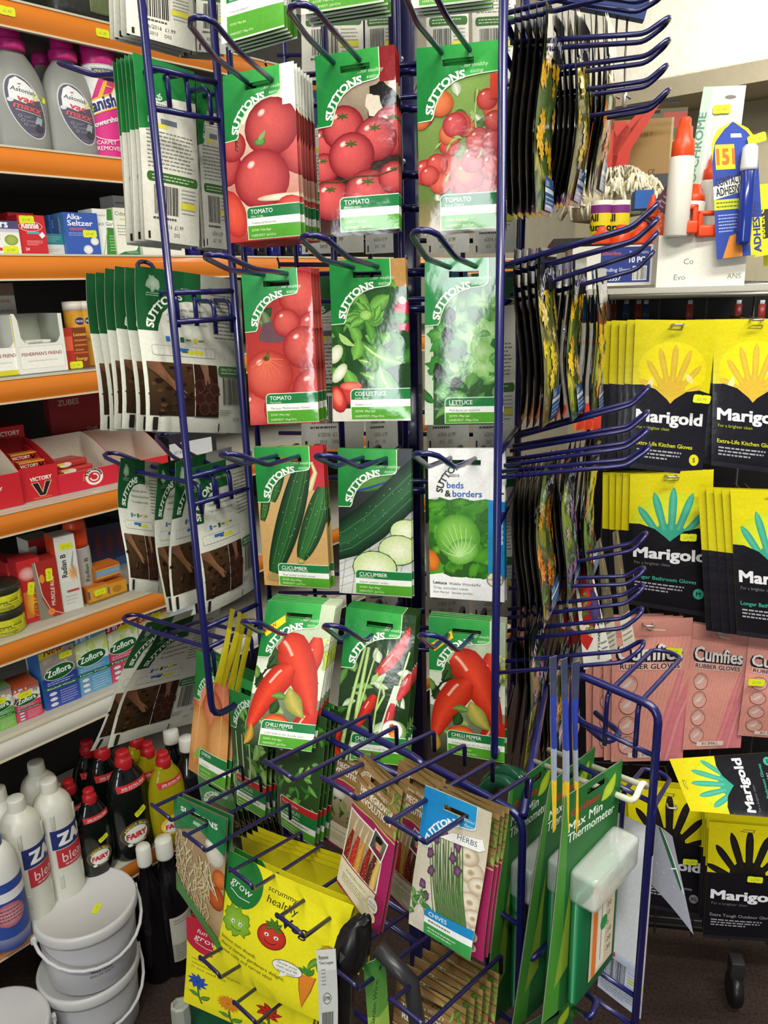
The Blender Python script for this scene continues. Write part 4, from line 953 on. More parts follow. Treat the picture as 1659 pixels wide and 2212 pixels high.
fp('fat red chilli packet with a yellow NEW flash, right of the blue column', [(926, 1330), (1092, 1345), (1090, 1650), (931, 1622)], CF, behind=3, seed=12, tilt=-4, step=.006, short='fat chilli packets beside the column')
RD = d_radish()
fp('radish packet with a green and white label, cut off by the top edge', [(468, -262), (600, -300), (615, 58), (479, 96)], RD, behind=4, seed=13, step=.008, short='radish packets')
PL = d_plain()
fp('green seed packet seen from below above the shiny tomato packet', [(640, -330), (815, -360), (830, 4), (650, 32)], PL, behind=4, seed=14, step=.008, short='green packets above the shiny tomatoes')
fp('green seed packet seen from below above the cherry tomato packet', [(880, -360), (1050, -380), (1060, -2), (888, 18)], PL, behind=3, seed=15, step=.008, short='green packets above the cherry tomatoes')
# --- left wing: backs of packets that face away
GL = 'packets hung backs outward beyond the left wire panel'
def lp(label, quad, A, behind, short, step=.008, seed=0, dist=.03, n=None, amp=.002, bulge=2.4, slot=None, tilt=0, bend=None, lat=0, jit=1.0, nx=6, ny=10):
    n = n or -NL
    return pack('seed_packet', label, quad, pA + NL * dist, n, A, BK1, PRINT, tilt, behind, step, NL, '{} packet outward in the stack of ' + short, GL, seed, amp, slot, bulge, jit, edge='#c9ccb8', bend=bend, lat=lat, nx=nx, ny=ny)
S1 = back_small(11); S2 = back_small(21, bg='#d6d5c8')
lp('packet back with a green foot, cut off by the top edge, beyond the left post', [(262, -250), (400, -225), (423, 112), (272, 72)], S1, 3, 'top green footed packets', seed=31)
lp('packet back with small print at the top, beside the radish packet', [(418, -230), (486, -215), (497, 118), (424, 112)], S2, 3, 'top packets beside the radish', seed=32, dist=.035)
lp('packet back with printed price 1.99 and a tall barcode beyond the left post', [(287, 112), (421, 155), (430, 533), (314, 517)], S1, 5, 'packets priced 1.99', seed=33, step=.006)
lp('narrow packet back with a green band, between the left post and the two big tomatoes', [(424, 162), (486, 180), (497, 540), (441, 534)], S2, 3, 'narrow green banded packets', seed=34, step=.005, dist=.034)
BW = back_wide(3); BW2 = back_wide(8)
def wavy(a, ph, lean=0.0): return lambda s, t: a * math.sin(5.2 * t + ph) * (1.2 - s) + .004 * math.sin(3 * s + ph) - lean * (1 - t)
lp('big bean packet with sowing chart and hand planting photo, closest of its fanned stack', [(293, 574), (522, 606), (537, 936), (308, 931)], BW, 5, 'fanned big bean packets', seed=35, step=.0155, dist=.026, bend=wavy(.004, .5), bulge=4, lat=.0, jit=1.6, nx=9, ny=12)
lp('bean packet drooping below the hook with the blue loop tip, outermost of its row', [(255, 988), (352, 1000), (372, 1285), (266, 1272)], BW2, 0, '', seed=36, dist=.10, bend=wavy(.006, 1.2), bulge=4, nx=9, ny=12)
lp('bean packet with a white wavy edge, between the drooping packet and the next', [(328, 1002), (430, 985), (455, 1295), (350, 1320)], BW, 0, '', seed=37, dist=.075, bend=wavy(.006, 2.2), bulge=4, nx=9, ny=12)
lp('bean packet with dark soil photo tucked behind the innermost sagging one', [(370, 998), (500, 965), (515, 1275), (372, 1322)], BW2, 0, '', seed=38, dist=.05, bend=wavy(.005, 3.0), bulge=4, nx=9, ny=12)
lp('sagging bean packet with chart and barcode edge, innermost of the sagging row', [(402, 1016), (545, 974), (554, 1268), (438, 1328)], BW, 0, '', seed=39, dist=.025, bend=wavy(.005, .2), bulge=4, nx=9, ny=12)
lp('leaning bean packet with green crest, outer of two slanting to the bottles', [(314, 1343), (420, 1318), (330, 1572), (187, 1617)], BW2, 0, '', seed=40, dist=.05, tilt=14, bend=wavy(.004, 1), bulge=4, nx=9, ny=12)
lp('leaning bean packet with creased film, inner of two slanting to the bottles', [(336, 1350), (478, 1312), (425, 1562), (226, 1612)], BW, 0, '', seed=41, dist=.03, tilt=14, bend=wavy(.006, 2.6), bulge=4, nx=9, ny=12)
# yellow bags hung behind, seen edge on
YB = Art(60, 150, '#b8a81e'); YB.rect(0, 110, 60, 150, '#8f8420')
for i, (x, y) in enumerate(((498, 1314), (512, 1320), (526, 1326), (540, 1332))):
    pack('seed_packet', 'narrow yellow packet edge on, %s of four beyond the tilted chilli' % ['outermost', 'second', 'third', 'innermost'][i], [(x, y), (x + 11, y + 3), (x - 22, y + 165), (x - 34, y + 160)], P(520, 1400, .90), -NL, YB, YB, BAGM, seed=50 + i, slot=None, amp=.004, group='yellow packets behind the chillies')
# --- packets on the far side of the stand, backs towards us
GB = 'packets on the far side seen through the stand'
bks = [back_small(51), back_small(61, hdr='#23486c', date='6/2016  £1.99'), back_small(71, hdr='#2c6a34')]
kk = 0
for r_, (y0, y1) in enumerate(((-190, 170), (190, 545), (585, 968), (985, 1330))):
    for c_, (x0, x1) in enumerate(((648, 782), (786, 856), (918, 1010), (1018, 1112))):
        if c_ == 0 and r_ == 3: continue
        q = [(x0, y0 + 6), (x1, y0), (x1 + 4, y1), (x0 + 4, y1 + 4)]
        lab = '%s packet back from the column of far packets, %s row seen through the stand' % (('outermost', 'second', 'third', 'fourth')[c_], ('top', 'upper middle', 'lower middle', 'bottom')[r_])
        pack('seed_packet', lab, q, at(pBk, NF, .02), NF, bks[(c_ + r_) % 3], BK1, MATTE, 0, 0, .008, -NF, '{} packet away from us in that stack, %s row and %s from the outer edge of the far packets' % (('top', 'upper middle', 'lower middle', 'bottom')[r_], ('outermost', 'second', 'third', 'fourth')[c_]), GB, 60 + kk, slot=None)
        kk += 1
# --- right wing: packets edge on, fronts turned to the right
GR = 'flower packets hung edge on beside the right post'
fl = [d_flower(1, '#f0c62a', '#c98a1a'), d_flower(2, '#e8d24a', '#a88a20', bg='#6b5a2c'), d_flower(3, '#d0503a', '#8f2a20'), d_flower(4, '#b487c0', '#6f4a80', bg='#4a5a3a'), d_flower(5, '#e08a2a', '#a04a18', bg='#5a4a2a')]
DARK = Art(80, 168, '#26262a'); DARK.lines(8, 20, 72, 150, 20, '#5b5b60')
DARK2 = Art(80, 168, '#2a2826'); DARK2.rect(0, 30, 80, 120, '#3a3426', '#2c2c30'); leaves(DARK2, 14, (0, .2, 1, .7), ['#4a4428', '#3a3a2a', '#55482a'], 22, 3); DARK2.rect(30, 4, 80, 30, '#2c3f60')
MR3 = frame(V((0, 0, 0)), NR)
def rw(nm, t0, o0, ytop, cnt, art, where, step=.0055, w=.08, h=.165, seed=0, lean=0, px=1110, curl=0.0, edge='#1c1c1f', mt=FOIL, bk=None):
    base = pR + DR * (t0 + w / 2) + NR * o0
    ztop = P(px, ytop, (base - CAM).dot(ray(PW / 2, PH / 2))).z if False else None
    d = V((base.x, base.y, 0)); hr = d.length; rr_ = ray(px, ytop); z = CAMZ + rr_.z * (hr / math.hypot(rr_.x, rr_.y))
    bend = lambda s, t: curl * (1 - t) ** 2 + .003 * math.sin(6 * t + seed)
    cs = [V((-w / 2, 0, 0)), V((w / 2, 0, 0)), V((w / 2, 0, -h)), V((-w / 2, 0, -h))]
    M = frame(V((base.x, base.y, z)), NR, lean)
    o = sheet('seed_packet', art, bk or DARK, mt, cs, bulge=2.2, bend=bend, edge=edge, M=M, slot=(25, 150, 55, 156), thick=.7)
    o.matrix_world = M @ Matrix.Rotation(math.radians(-6), 4, 'Z')
    tag(o, 'outermost edge-on %s packet, %s' % (nm, where), 'seed packet', GR)
    r = random.Random(seed)
    for k in range(cnt):
        if k == 0: o2 = sheet('seed_packet', DARK2, bk or DARK, mt, cs, bulge=2.2, bend=bend, edge=edge, M=M, slot=(25, 150, 55, 156), thick=.7); tag(o2, '', 'seed packet', GR)
        Mk = Matrix.Translation(-NR * step * (k + 1)) @ M @ Matrix.Rotation(math.radians(r.uniform(-.4, .4)), 4, 'X') @ Matrix.Rotation(math.radians(r.uniform(-.4, .4)), 4, 'Z') @ Matrix.Rotation(math.radians(r.uniform(-.8, .8)), 4, 'Y')
        if k == 0: c = o2; c.matrix_world = Mk
        else: c = dup(o2, Mk)
        c['label'] = '%s dark edged packet behind the %s one, %s' % (('first', 'second', 'third', 'fourth', 'fifth', 'sixth', 'seventh', 'eighth')[k], nm, where)
for args in (('yellow flower', .005, .036, 40, 5, fl[0], 'topmost row by the right post', .006),
             ('golden flower', .085, .062, 60, 7, fl[1], 'topmost row in the middle column', .0055),
             ('brown flower', .165, .085, 70, 5, fl[4], 'topmost row in the far column', .006),
             ('tawny grass', .005, .040, 540, 4, fl[1], 'second row by the right post', .0065),
             ('black and yellow', .085, .062, 560, 3, fl[0], 'second row in the middle column', .007),
             ('orange flower', .165, .086, 585, 3, fl[2], 'second row in the far column', .008),
             ('ornamental straw', .005, .044, 1000, 5, fl[4], 'third row by the right post', .0055),
             ('lilac flower', .085, .064, 985, 4, fl[3], 'third row in the middle column', .006),
             ('red flower', .165, .085, 960, 5, fl[2], 'third row in the far column', .006),
             ('violet and yellow', .02, .040, 1335, 2, fl[3], 'fourth row by the right post', .009),
             ('amber flower', .09, .062, 1350, 4, fl[0], 'fourth row in the middle column', .006),
             ('pale flower', .165, .078, 1355, 3, fl[4], 'fourth row in the far column', .007)):
    rw(args[0], args[1], args[2], args[3], args[4], args[5], args[6], args[7], seed=int(args[3] + args[1] * 100), lean=(0 if args[3] < 1300 else 3), curl=.006 if args[3] > 500 else -.004)
# slim pencil-like bags in front, blue on one face and yellow on the other
SB = Art(40, 190, '#2c3e94'); SB.rect(0, 0, 40, 60, '#d8b22c'); SB.rect(0, 60, 40, 95, '#8f98a8'); SB.rect(0, 150, 40, 190, '#3a3f58')
SBb = Art(40, 190, '#d9b028'); SBb.rect(0, 60, 40, 190, '#b69c40')
for i, x in enumerate((1196, 1221, 1245)):
    d = .575
    M, cs, nn = quadframe([(x - 9, 1420 + 6 * i), (x + 6, 1415 + 6 * i), (x + 6, 1790), (x - 4, 1796)], P(x, 1600, d + .012 * i), (.25, -.97))
    o = sheet('seed_packet', SB, SBb, FOIL, cs, bulge=3.5, bend=wob(i, .002), M=M, edge='#c9b070', nx=4, ny=12)
    tag(o, 'slim twisted blue and yellow packet hanging point down, %s of three' % ['closest to the post', 'middle', 'farthest from the post'][i], 'seed packet', 'slim pointed packets')
# farther packs right of the wing
A = Art(80, 168, '#e4dfd0'); A.blob(40, 108, 34, 50, '#c9332c', '#8a1f20', jag=.25, seed=3); A.blob(58, 80, 18, 26, '#5e4a86', '#3d2f5a', jag=.3, seed=5); leaves(A, 14, (.1, .2, .95, .9), ['#7b9a4a', '#5c7c3a', '#c9b04a'], 18, 4); A.poly([(0, 0), (80, 0), (80, 46), (40, 42), (14, 26), (0, 40)], '#e6e4da'); A.poly([(0, 40), (14, 26), (36, 41), (0, 60)], '#c22f2a'); A.text('SUTTONS', 46, 6, 7, '#2c2c2c', bold=.03, rot=72); A.lines(56, 8, 76, 34, 3, '#7c7c74')
pack('seed_packet', 'white footed packet with a red flower picture, nearest of three beyond the right hooks', [(1236, 1190), (1268, 1183), (1320, 1422), (1262, 1447)], P(1270, 1310, 1.0), (.45, -.9), A, None, PRINT, 0, 2, .014, V((-.8, .35, 0)), '{} white footed red flower packet beyond the right hooks', 'red flower packets beyond the right hooks', 70)
A = Art(80, 168, '#cfc9b8'); A.rect(0, 50, 80, 168, '#6a6048'); leaves(A, 16, (0, .3, 1, 1), ['#8f8468', '#a89a70', '#5c5238'], 26, 7); A.lines(6, 10, 74, 40, 4, '#8d8878')
for i, (x, y) in enumerate(((1287, 1170), (1322, 1150))):
    pack('seed_packet', 'narrow pale packet edge on, %s of two in front of the pink gloves' % ['inner', 'outer'][i], [(x, y), (x + 11, y - 8), (x + 50, y + 238), (x + 24, y + 254)], P(1330, 1280, 1.05), (.4, -.9), A, None, PRINT, seed=75 + i, slot=None, group='pale narrow packets before the pink gloves', amp=.003)
A = Art(50, 170, '#8b8a86'); A.rect(0, 0, 50, 44, '#d8402c'); A.rect(0, 44, 50, 56, '#b8a89a'); A.rect(0, 0, 14, 40, '#e0802c'); A.ell(26, 140, 4, 4, '#c05a3a'); A.text('LOPPER', 30, 70, 8, '#5c5c58', rot=90)
for i in range(3):
    pack('brush_packet', 'grey hanging packet with a red foot, %s of three beside the yellow gloves' % ['first', 'second', 'third'][i], [(1252 + 18 * i, 700), (1274 + 18 * i, 695), (1262 + 18 * i, 925), (1238 + 18 * i, 932)], P(1270, 800, 1.12 + .012 * i), (-.1, -1), A, None, BAGM, seed=80 + i, slot=None, cat='packet', group='grey packets with red feet')
# --- lower tier
GQ = 'seed packets on the lower tier'
def qp(label, quad, A, behind=0, short='', m=PRINT, seed=0, dist=0.0, n=None, tilt=0, step=.007, amp=.002, name='seed_packet', slot=(25, 150, 55, 156), B=None, bulge=2.2, cat='seed packet', nx=6, ny=10, edge='#7c8f5a', bend=None, off=None):
    n = n or NQ
    return pack(name, label, quad, pQ + NQ * dist, n, A, B, m, tilt, behind, step, off, '{} packet from the front of ' + short, GQ, seed, amp, slot, bulge, cat=cat, nx=nx, ny=ny, edge=edge, bend=bend)
qp('onion packet picturing orange bulbs, below the left wire corner', [(424, 1402), (497, 1440), (487, 1708), (409, 1660)], d_onion(), 2, 'the orange onion stack', seed=101, dist=-.10)
qp('leaf salad packet with pale stalks, beside the onion packet', [(497, 1450), (588, 1490), (571, 1774), (503, 1735)], d_leaf('LEAF SALAD', seed=5), 3, 'the pale stalked salad stack', seed=102, dist=-.095)
qp('leaf salad packet with feathery green leaves and red banded label', [(590, 1500), (706, 1552), (683, 1827), (602, 1778)], d_leaf('LEAF SALAD', seed=9, stems=False), 4, 'the feathery salad stack', seed=103, dist=-.095)
HG, HG2 = homegrown(0), homegrown(1)
qp('brown topped packet with a green leaf picture, hung behind the popcorn packet', [(704, 1580), (808, 1640), (772, 1858), (700, 1812)], HG2, 1, 'the brown leaf picture stack', seed=104, dist=-.12)
qp('brown and magenta packet picturing coloured corn cobs and a small portrait', [(778, 1632), (873, 1706), (822, 2016), (729, 1906)], HG, 1, 'the corn cob stack', seed=105, dist=.02, step=.005)
qp('brown topped packet half hidden between the corn cob and chives packets', [(862, 1640), (950, 1692), (912, 2000), (838, 1935)], HG, 1, 'the half hidden brown stack', seed=106, dist=-.06)
qp('blue headed chives packet with purple buds and garlic bulbs', [(917, 1697), (1063, 1756), (1018, 2073), (884, 1993)], d_chives(), 0, '', seed=107, dist=.02)
qp('magenta sided packet hanging right behind the chives packet', [(930, 1704), (1078, 1762), (1047, 2074), (905, 2000)], HG2, 2, 'the magenta stack behind the chives', seed=108, dist=.008, step=.006)
qp('bean sprout packet with a green top and pale tangled shoots', [(378, 1716), (492, 1768), (475, 2060), (384, 1918)], d_sprouts(), 1, 'the bean sprout stack', BAGM, seed=109, dist=.03, amp=.004, bulge=5)
DG = S('#1f2a1c', '#3f7a38'); DG.rect(0, 0, 80, 120, '#15180f'); leaves(DG, 12, (0, .05, 1, .7), ['#5c4a30', '#8c8a70', '#39412c'], 14, 6); header(DG)
qp('dark packet with a green top, first of the receding fan beside the bean sprouts', [(425, 1668), (500, 1712), (545, 1862), (455, 1825)], DG, 7, 'the receding dark fan', FOIL, seed=110, dist=-.15, off=V((.9, .25, 0)), step=.0085)
FV, FF, FB = d_fun_veg(), d_fun_veg(True), d_fun_back()
def yb(a, ph): return lambda s, t: a * math.sin(3.0 * s + ph) + a * .6 * math.sin(4 * t + ph)
qp('yellow seed packet with cartoon lettuce, tomato and carrot', [(495, 1836), (760, 1960), (690, 2206), (461, 2084)], FV, 1, 'the cartoon vegetable stack', MATTE, seed=111, dist=.025, slot=None, B=FB, edge='#d8c91c', bend=yb(.003, .5), nx=8, ny=8, bulge=3)
qp('bent yellow packet bulging out behind the cartoon vegetable packet', [(528, 1800), (742, 1905), (760, 2120), (540, 2020)], FB, 3, 'the bulging yellow bundle', MATTE, seed=112, dist=-.035, slot=None, B=FB, edge='#d8c91c', bend=yb(.008, 1.6), step=.008, nx=8, ny=8, bulge=3)
qp('yellow wildflower mix packet with blue, orange and red flower drawings', [(406, 1976), (700, 2080), (655, 2290), (401, 2160)], FF, 1, 'the yellow wildflower stack', MATTE, seed=113, dist=.005, slot=None, B=FB, edge='#d8c91c', bend=yb(.003, 2.5), nx=8, ny=8, bulge=3)
qp('brown topped packet, front of the stack at the very bottom', [(858, 2098), (1006, 2180), (985, 2480), (838, 2390)], HG2, 4, 'the bottom brown stack', seed=114, dist=.0, step=.012)
# ------------------------------------------------------------------ left shelving
ORANGE = '#d87c28'
MS = frame(V((pS.x, pS.y, 0)), NS); MSi = MS.inverted()
def LS(px, py, b=0.0): return MSi @ onplane(px, py, pS - NS * b, NS)
SZ = [LS(0, y).z for y in (-8, 312, 547, 817, 1108, 1388, 1598, 2030)]
unit = thing('shelving_unit', 'long grey wall shelving with glossy orange price strips, full of household goods', 'shelving', MS)
XL, XR = -.55, 1.65
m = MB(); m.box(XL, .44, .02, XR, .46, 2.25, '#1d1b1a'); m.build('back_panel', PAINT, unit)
for x in (XL, .62, XR): m = MB(); m.box(x - .015, .41, 0, x + .015, .44, 2.25, '#3a3835'); m.build('upright', PAINT, unit)
STR = []
for i, z in enumerate(SZ):
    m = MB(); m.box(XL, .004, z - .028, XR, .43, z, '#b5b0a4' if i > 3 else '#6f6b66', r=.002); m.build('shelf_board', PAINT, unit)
    c = ORANGE if i != 6 else '#d9d6c9'
    for x0, x1 in ((XL, .617), (.623, XR)):
        m = MB(); zt, zb = z - .004, z - .042
        n = 5; prof = [(-.004 - .005 * math.sin(math.pi * k / n), zb + (zt - zb) * k / n) for k in range(n + 1)]
        vs_ = [V((x, y, zz)) for x in (x0, x1) for y, zz in prof]
        m.add(vs_, [(k, k + n + 1, k + n + 2, k + 1) for k in range(n)], c)
        m.box(x0, -.006, zt, x1, .004, zt + .0035, '#cfc6ae'); m.box(x0, -.006, zb - .003, x1, .002, zb, '#d8cdb0')
        st_ = m.build('price_strip', STRIPM, unit); STR.append(st_)
def tagart(t=None):
    A = Art(26, 13); A.poly([(2, 0), (11, 0), (13, .8), (15, 0), (24, 0), (26, 2), (26, 11), (24, 13), (15, 13), (13, 12.2), (11, 13), (2, 13), (0, 11), (0, 2)], '#dfe61c')
    A.text(t or '£1.49', 13, 4, 4.6, '#8f8f3a', align='C', bold=.0); return A
TA = tagart(); TB = tagart('£2.99')
def sticker(parent, x, y, z, rot=0, A=None, fn=None):
    m = MB(); ca, sa = math.cos(math.radians(rot)), math.sin(math.radians(rot))
    f = fn or (lambda a, b, l: (a, y - .0006 - l * .001, b))
    m.art(A or TA, lambda a, b, l: f(x + ((a - 13) * ca - (b - 6.5) * sa) * .001, z + ((a - 13) * sa + (b - 6.5) * ca) * .001, l))
    return m.build('price_sticker', MATTE, parent)
for px, py, i in ((8, 12, 0), (216, 76, 0), (20, 330, 1)):
    q = LS(px, py)
    if i == 0: sticker(STR[0], q.x, -.009, SZ[0] - .022)
GS = {}
def carton(name, label, x0, x1, yt, si, b, dep, front, side, topc, art=None, sidea=None, stk=None, yaw=0, cat='box', group=None, z0=None, ymid=None, mt=None, stA=None):
    ym = ymid or (yt + 60)
    a = LS(x0, ym, b); c = LS(x1, ym, b); w = c.x - a.x; z0 = SZ[si] + .0005 if z0 is None else z0
    h = LS((x0 + x1) / 2, yt, b).z - z0
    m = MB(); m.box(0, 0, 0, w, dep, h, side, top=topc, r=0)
    A = Art(w * 1000, h * 1000, front)
    if art: art(A, A.W, A.H)
    m.flat(A, 0, 0, 0)
    if sidea:
        for rt in (False, True):
            B = Art(dep * 1000, h * 1000, side); sidea(B, B.W, B.H); m.side(B, w if rt else 0, 0, 0, right=rt)
    M = MS @ Matrix.Translation((a.x, b, z0)) @ Matrix.Rotation(math.radians(yaw), 4, 'Z')
    o = one(name, label, cat, m, mt or MATTE, M, group)
    if stk: sticker(o, stk[0] * w, 0, stk[1] * h, stk[2] if len(stk) > 2 else 0, stA)
    return o
def lathe_r(prof, z):
    for (r0, z0), (r1, z1) in zip(prof, prof[1:]):
        if z0 <= z <= z1 and z1 > z0: return r0 + (r1 - r0) * (z - z0) / (z1 - z0)
    return prof[-1][0] if z > prof[-1][1] else prof[0][0]
def wrapfn(prof, sx, sy, x0, z0, eps=.0005, phi=0.0, cyl=False):
    def fn(a, b, l):
        z = z0 + b * .001; r = lathe_r(prof, z) + eps + l * .005; x = x0 + a * .001
        if cyl: t = x / max(lathe_r(prof, z0 + .02), .005); X, Y = sx * r * math.sin(t), -sy * r * math.cos(t)
        else:
            u = max(-.995, min(.995, x / (r * sx))); X, Y = u * r * sx, -sy * r * math.sqrt(1 - u * u)
        return (X * math.cos(phi) - Y * math.sin(phi), X * math.sin(phi) + Y * math.cos(phi), z)
    return fn
def bottle(name, label, M, prof, body, capprof, capc, art=None, ax=0, az=0, sx=1, sy=1, cyl=False, mt=None, cat='bottle', group=None, seg=28, stk=None, phi=0, extra=None, nu=10, nv=6, capm=None):
    nu, nv = max(nu, 20), max(nv, 10)
    t = thing(name, label, cat, M, group)
    m = MB(); m.lathe(prof, body, sx=sx, sy=sy, seg=seg); bd = m.build('bottle_body', mt or PLAST, t)
    if capprof:
        m = MB(); m.lathe(capprof, capc, seg=20, sx=1); m.build('cap', capm or PLAST, t)
    if art:
        m = MB(); m.art(art, wrapfn(prof, sx, sy, ax, az, phi=phi, cyl=cyl), nu=nu, nv=nv, clip=(0, 0, art.W, art.H)); m.build('label', MATTE, bd)
    if stk: sticker(bd, stk[0], 0, stk[1], stk[2] if len(stk) > 2 else 0, fn=lambda x, z, l: wrapfn(prof, sx, sy, 0, 0, eps=.0014, phi=phi)(x * 1000, z * 1000, l))
    if extra: extra(t)
    return t
def smooth(p, n=3):
    out = []
    for i in range(len(p) - 1):
        p0, p1, p2, p3 = p[max(i - 1, 0)], p[i], p[i + 1], p[min(i + 2, len(p) - 1)]
        for k in range(n):
            t = k / n; f = lambda a, b, c, d: .5 * ((2 * b) + (-a + c) * t + (2 * a - 5 * b + 4 * c - d) * t * t + (-a + 3 * b - 3 * c + d) * t ** 3)
            out.append((max(.0005, f(p0[0], p1[0], p2[0], p3[0])), max(p1[1], min(p2[1], f(p0[1], p1[1], p2[1], p3[1])))))
    return out + [p[-1]]
def onshelf(px, py, si, b):            # frame of an upright thing whose axis passes pixel px,py, b behind the front line
    q = LS(px, py, b); return MS @ Matrix.Translation((q.x, b, SZ[si] + .0005))
# --- shelf 1: carpet cleaner bottles and the pink can
def oval(W=96, H=150):
    A = Art(W, H); r = -12
    A.ell(W / 2, H / 2, 31, 72, '#c9cbcc', rot=13, n=32); A.ell(W / 2, H / 2, 29, 69, '#565364', rot=13, n=32)
    A.poly([(21, 92), (46, 82), (74, 94), (66, 112), (50, 130), (36, 140), (26, 132), (21, 112)], '#e9ebea')
    A.text('Astonish', 24, 110, 9.5, '#3b3f55', bold=.012, rot=r, fit=42); A.ell(40, 124, 3.4, 1.6, '#c05a62')
    A.text('vac', 32, 88, 14, '#d94a5a', bold=.03, rot=r, fit=30); A.text('maxx', 25, 72, 15, '#e05a62', bold=.02, rot=r, fit=48); A.stroke([(28, 68), (72, 58)], 1.2, '#e8cfd0')
    A.ell(22, 88, 5, 5, '#d9dcde')
    for k in range(3): A.ring(34 + 4 * k, 54 - 9 * k, 3.2, 3.2, .8, '#b6b4c4', n=12); A.lines(40 + 4 * k, 50 - 9 * k, 58 + 3 * k, 55 - 9 * k, 2, '#a9a7ba', seed=k)
    A.poly([(58, 40), (70, 34), (74, 52), (64, 56)], '#9fb0b4'); A.blob(66, 30, 7, 9, '#3b3f4a', seed=2); A.text('750ml', 46, 14, 4, '#8f8fae', rot=r)
    return A
VP = smooth([(.046, 0), (.049, .006), (.050, .06), (.051, .11), (.048, .15), (.039, .185), (.026, .212), (.019, .226), (.018, .24)])
VC = smooth([(.024, .222), (.0245, .24), (.022, .246), (.0195, .25), (.019, .276), (.0165, .281), (.001, .282)])
OV = oval()
def vac(nm, px, yt, b, st=True, phi=0):
    k = (LS(px, yt, b).z - SZ[1]) / .282
    bottle('cleaner_bottle', nm, onshelf(px, 320, 1, b) @ Matrix.Diagonal((1.0, 1, k, 1)), VP, '#8f918c', VC, '#d62a86', OV, -.048, .02, 1.0, .62, cat='bottle', group='grey cleaner bottles with pink caps', stk=(.026, .118, -10) if st else None, phi=phi)
vac('grey carpet cleaner bottle with pink cap at the cut edge of the photo', 52, 60, .05)
vac('grey carpet cleaner bottle with pink cap, next to the pink spray can', 160, 84, .05)
vac('grey pink capped bottle standing behind, between the two front cleaner bottles', 122, 92, .17, False)
CP = [(.0285, 0), (.029, .004), (.029, .135), (.027, .141)]
A = Art(90, 136, '#d3277f'); A.rect(0, 118, 90, 136, '#e6e6e2'); A.rect(58, 0, 90, 120, '#e4ded8'); A.poly([(0, 118), (0, 60), (28, 118)], '#e9ebe8'); A.poly([(14, 70), (34, 112), (40, 112), (18, 64)], '#e8b62a')
A.rect(18, 119, 58, 131, '#4b4f7c'); A.text('MULTI USE', 22, 125, 4, '#d9e24a', bold=.02); A.text('carpet foam', 22, 120, 4, '#e8e8f0', bold=.02)
A.poly([(4, 58), (56, 76), (58, 96), (52, 108), (44, 96), (4, 82)], '#e8b62a'); A.poly([(5, 60), (54, 78), (56, 95), (51, 104), (44, 92), (5, 80)], '#f2f0ee'); A.text('Vanish', 2, 62, 19, '#2c2f6a', bold=.04, rot=18, fit=52, shear=.15)
A.text('powershot', 10, 42, 8, '#e9e4ee', bold=.03, rot=18, fit=48); A.ring(36, 36, 26, 12, 1.4, '#f2c6da', a0=190, a1=340); A.text('CARPET', 14, 18, 6, '#f0dbe6', bold=.01); A.text('REMOVER', 14, 9, 6.5, '#f0dbe6', bold=.01)
A.rect(60, 90, 88, 100, '#d9e24a'); A.lines(60, 30, 88, 88, 10, '#8f8a92')
bottle('spray_can', 'pink carpet spray can with pink cap and yellow price sticker beside the grey bottles', onshelf(232, 330, 1, .045) @ Matrix.Scale(1.12, 4), CP, '#c8c8c6', [(.0265, .139), (.028, .142), (.028, .162), (.0265, .164), (.0272, .168), (.0268, .198), (.024, .202), (.001, .203)], '#d62a86', A, -.045, .002, cyl=True, mt=PLAST, cat='spray can', stk=(.004, .112, -6), nu=18, phi=.05)
bottle('spray_can', 'second pink topped can mostly hidden behind the pink spray can', onshelf(196, 330, 1, .13), CP, '#c8c8c6', [(.0265, .139), (.028, .142), (.028, .162), (.0265, .164), (.0272, .168), (.0268, .198), (.001, .2)], '#c22478', cat='spray can', mt=PLAST)
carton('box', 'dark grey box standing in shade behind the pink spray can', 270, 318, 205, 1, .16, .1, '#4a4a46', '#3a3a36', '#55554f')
bottle('jar', 'small dark lidded jar beside the pink spray can foot', onshelf(287, 330, 1, .07), [(.018, 0), (.019, .004), (.019, .03)], '#a8a698', [(.02, .03), (.02, .044), (.001, .045)], '#26241f', cat='jar')
# --- shelf 0: dark bag cut off by the top
m = MB(); m.box(0, 0, 0, .26, .2, .16, '#262a22', r=.03); m.box(.07, -.004, .03, .2, .0, .13, '#5f6a44', r=.002)
m.box(.02, -.006, .0, .24, .004, .022, '#17160f')
one('bag', 'dark stuffed bag with a dull green panel on the topmost shelf', 'bag', m, BAGM, MS @ Matrix.Translation((LS(118, 30, .06).x, .06, SZ[0])))
# --- shelf 2: remedies
def a_tlers(A, W, H):
    A.rect(0, H * .76, W, H, '#4a4878'); A.text('etlers', -4, H * .8, 13, '#eef0f4', bold=.03); A.rect(0, H * .66, W, H * .76, '#c9c4dc'); A.ell(W * .72, H * .42, 12, 9, '#a9bc5a', '#7f9a3a'); A.lines(0, H * .3, W * .4, H * .6, 3, '#9a9a94'); A.rect(0, 5, W * .4, 10, '#c23a3a')
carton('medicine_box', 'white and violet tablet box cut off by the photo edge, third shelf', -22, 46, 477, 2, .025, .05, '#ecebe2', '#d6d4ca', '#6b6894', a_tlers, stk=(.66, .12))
def a_red(A, W, H):
    A.text('Rennie', 6, H * .66, 11, '#f6e9e4', bold=.04, fit=W * .62); A.ring(W * .45, H * .71, W * .44, H * .13, 1, '#f0c8c0'); A.rect(14, H * .52, W * .75, H * .58, '#58a8b8'); A.poly([(W * .72, H * .5), (W * .86, H * .58), (W * .96, H * .48), (W * .82, H * .4)], '#f0f0ee')
    A.lines(12, H * .22, W * .85, H * .36, 3, '#f0b8b0'); A.text('24', 8, 6, 5, '#f2d8d2', bold=.02)
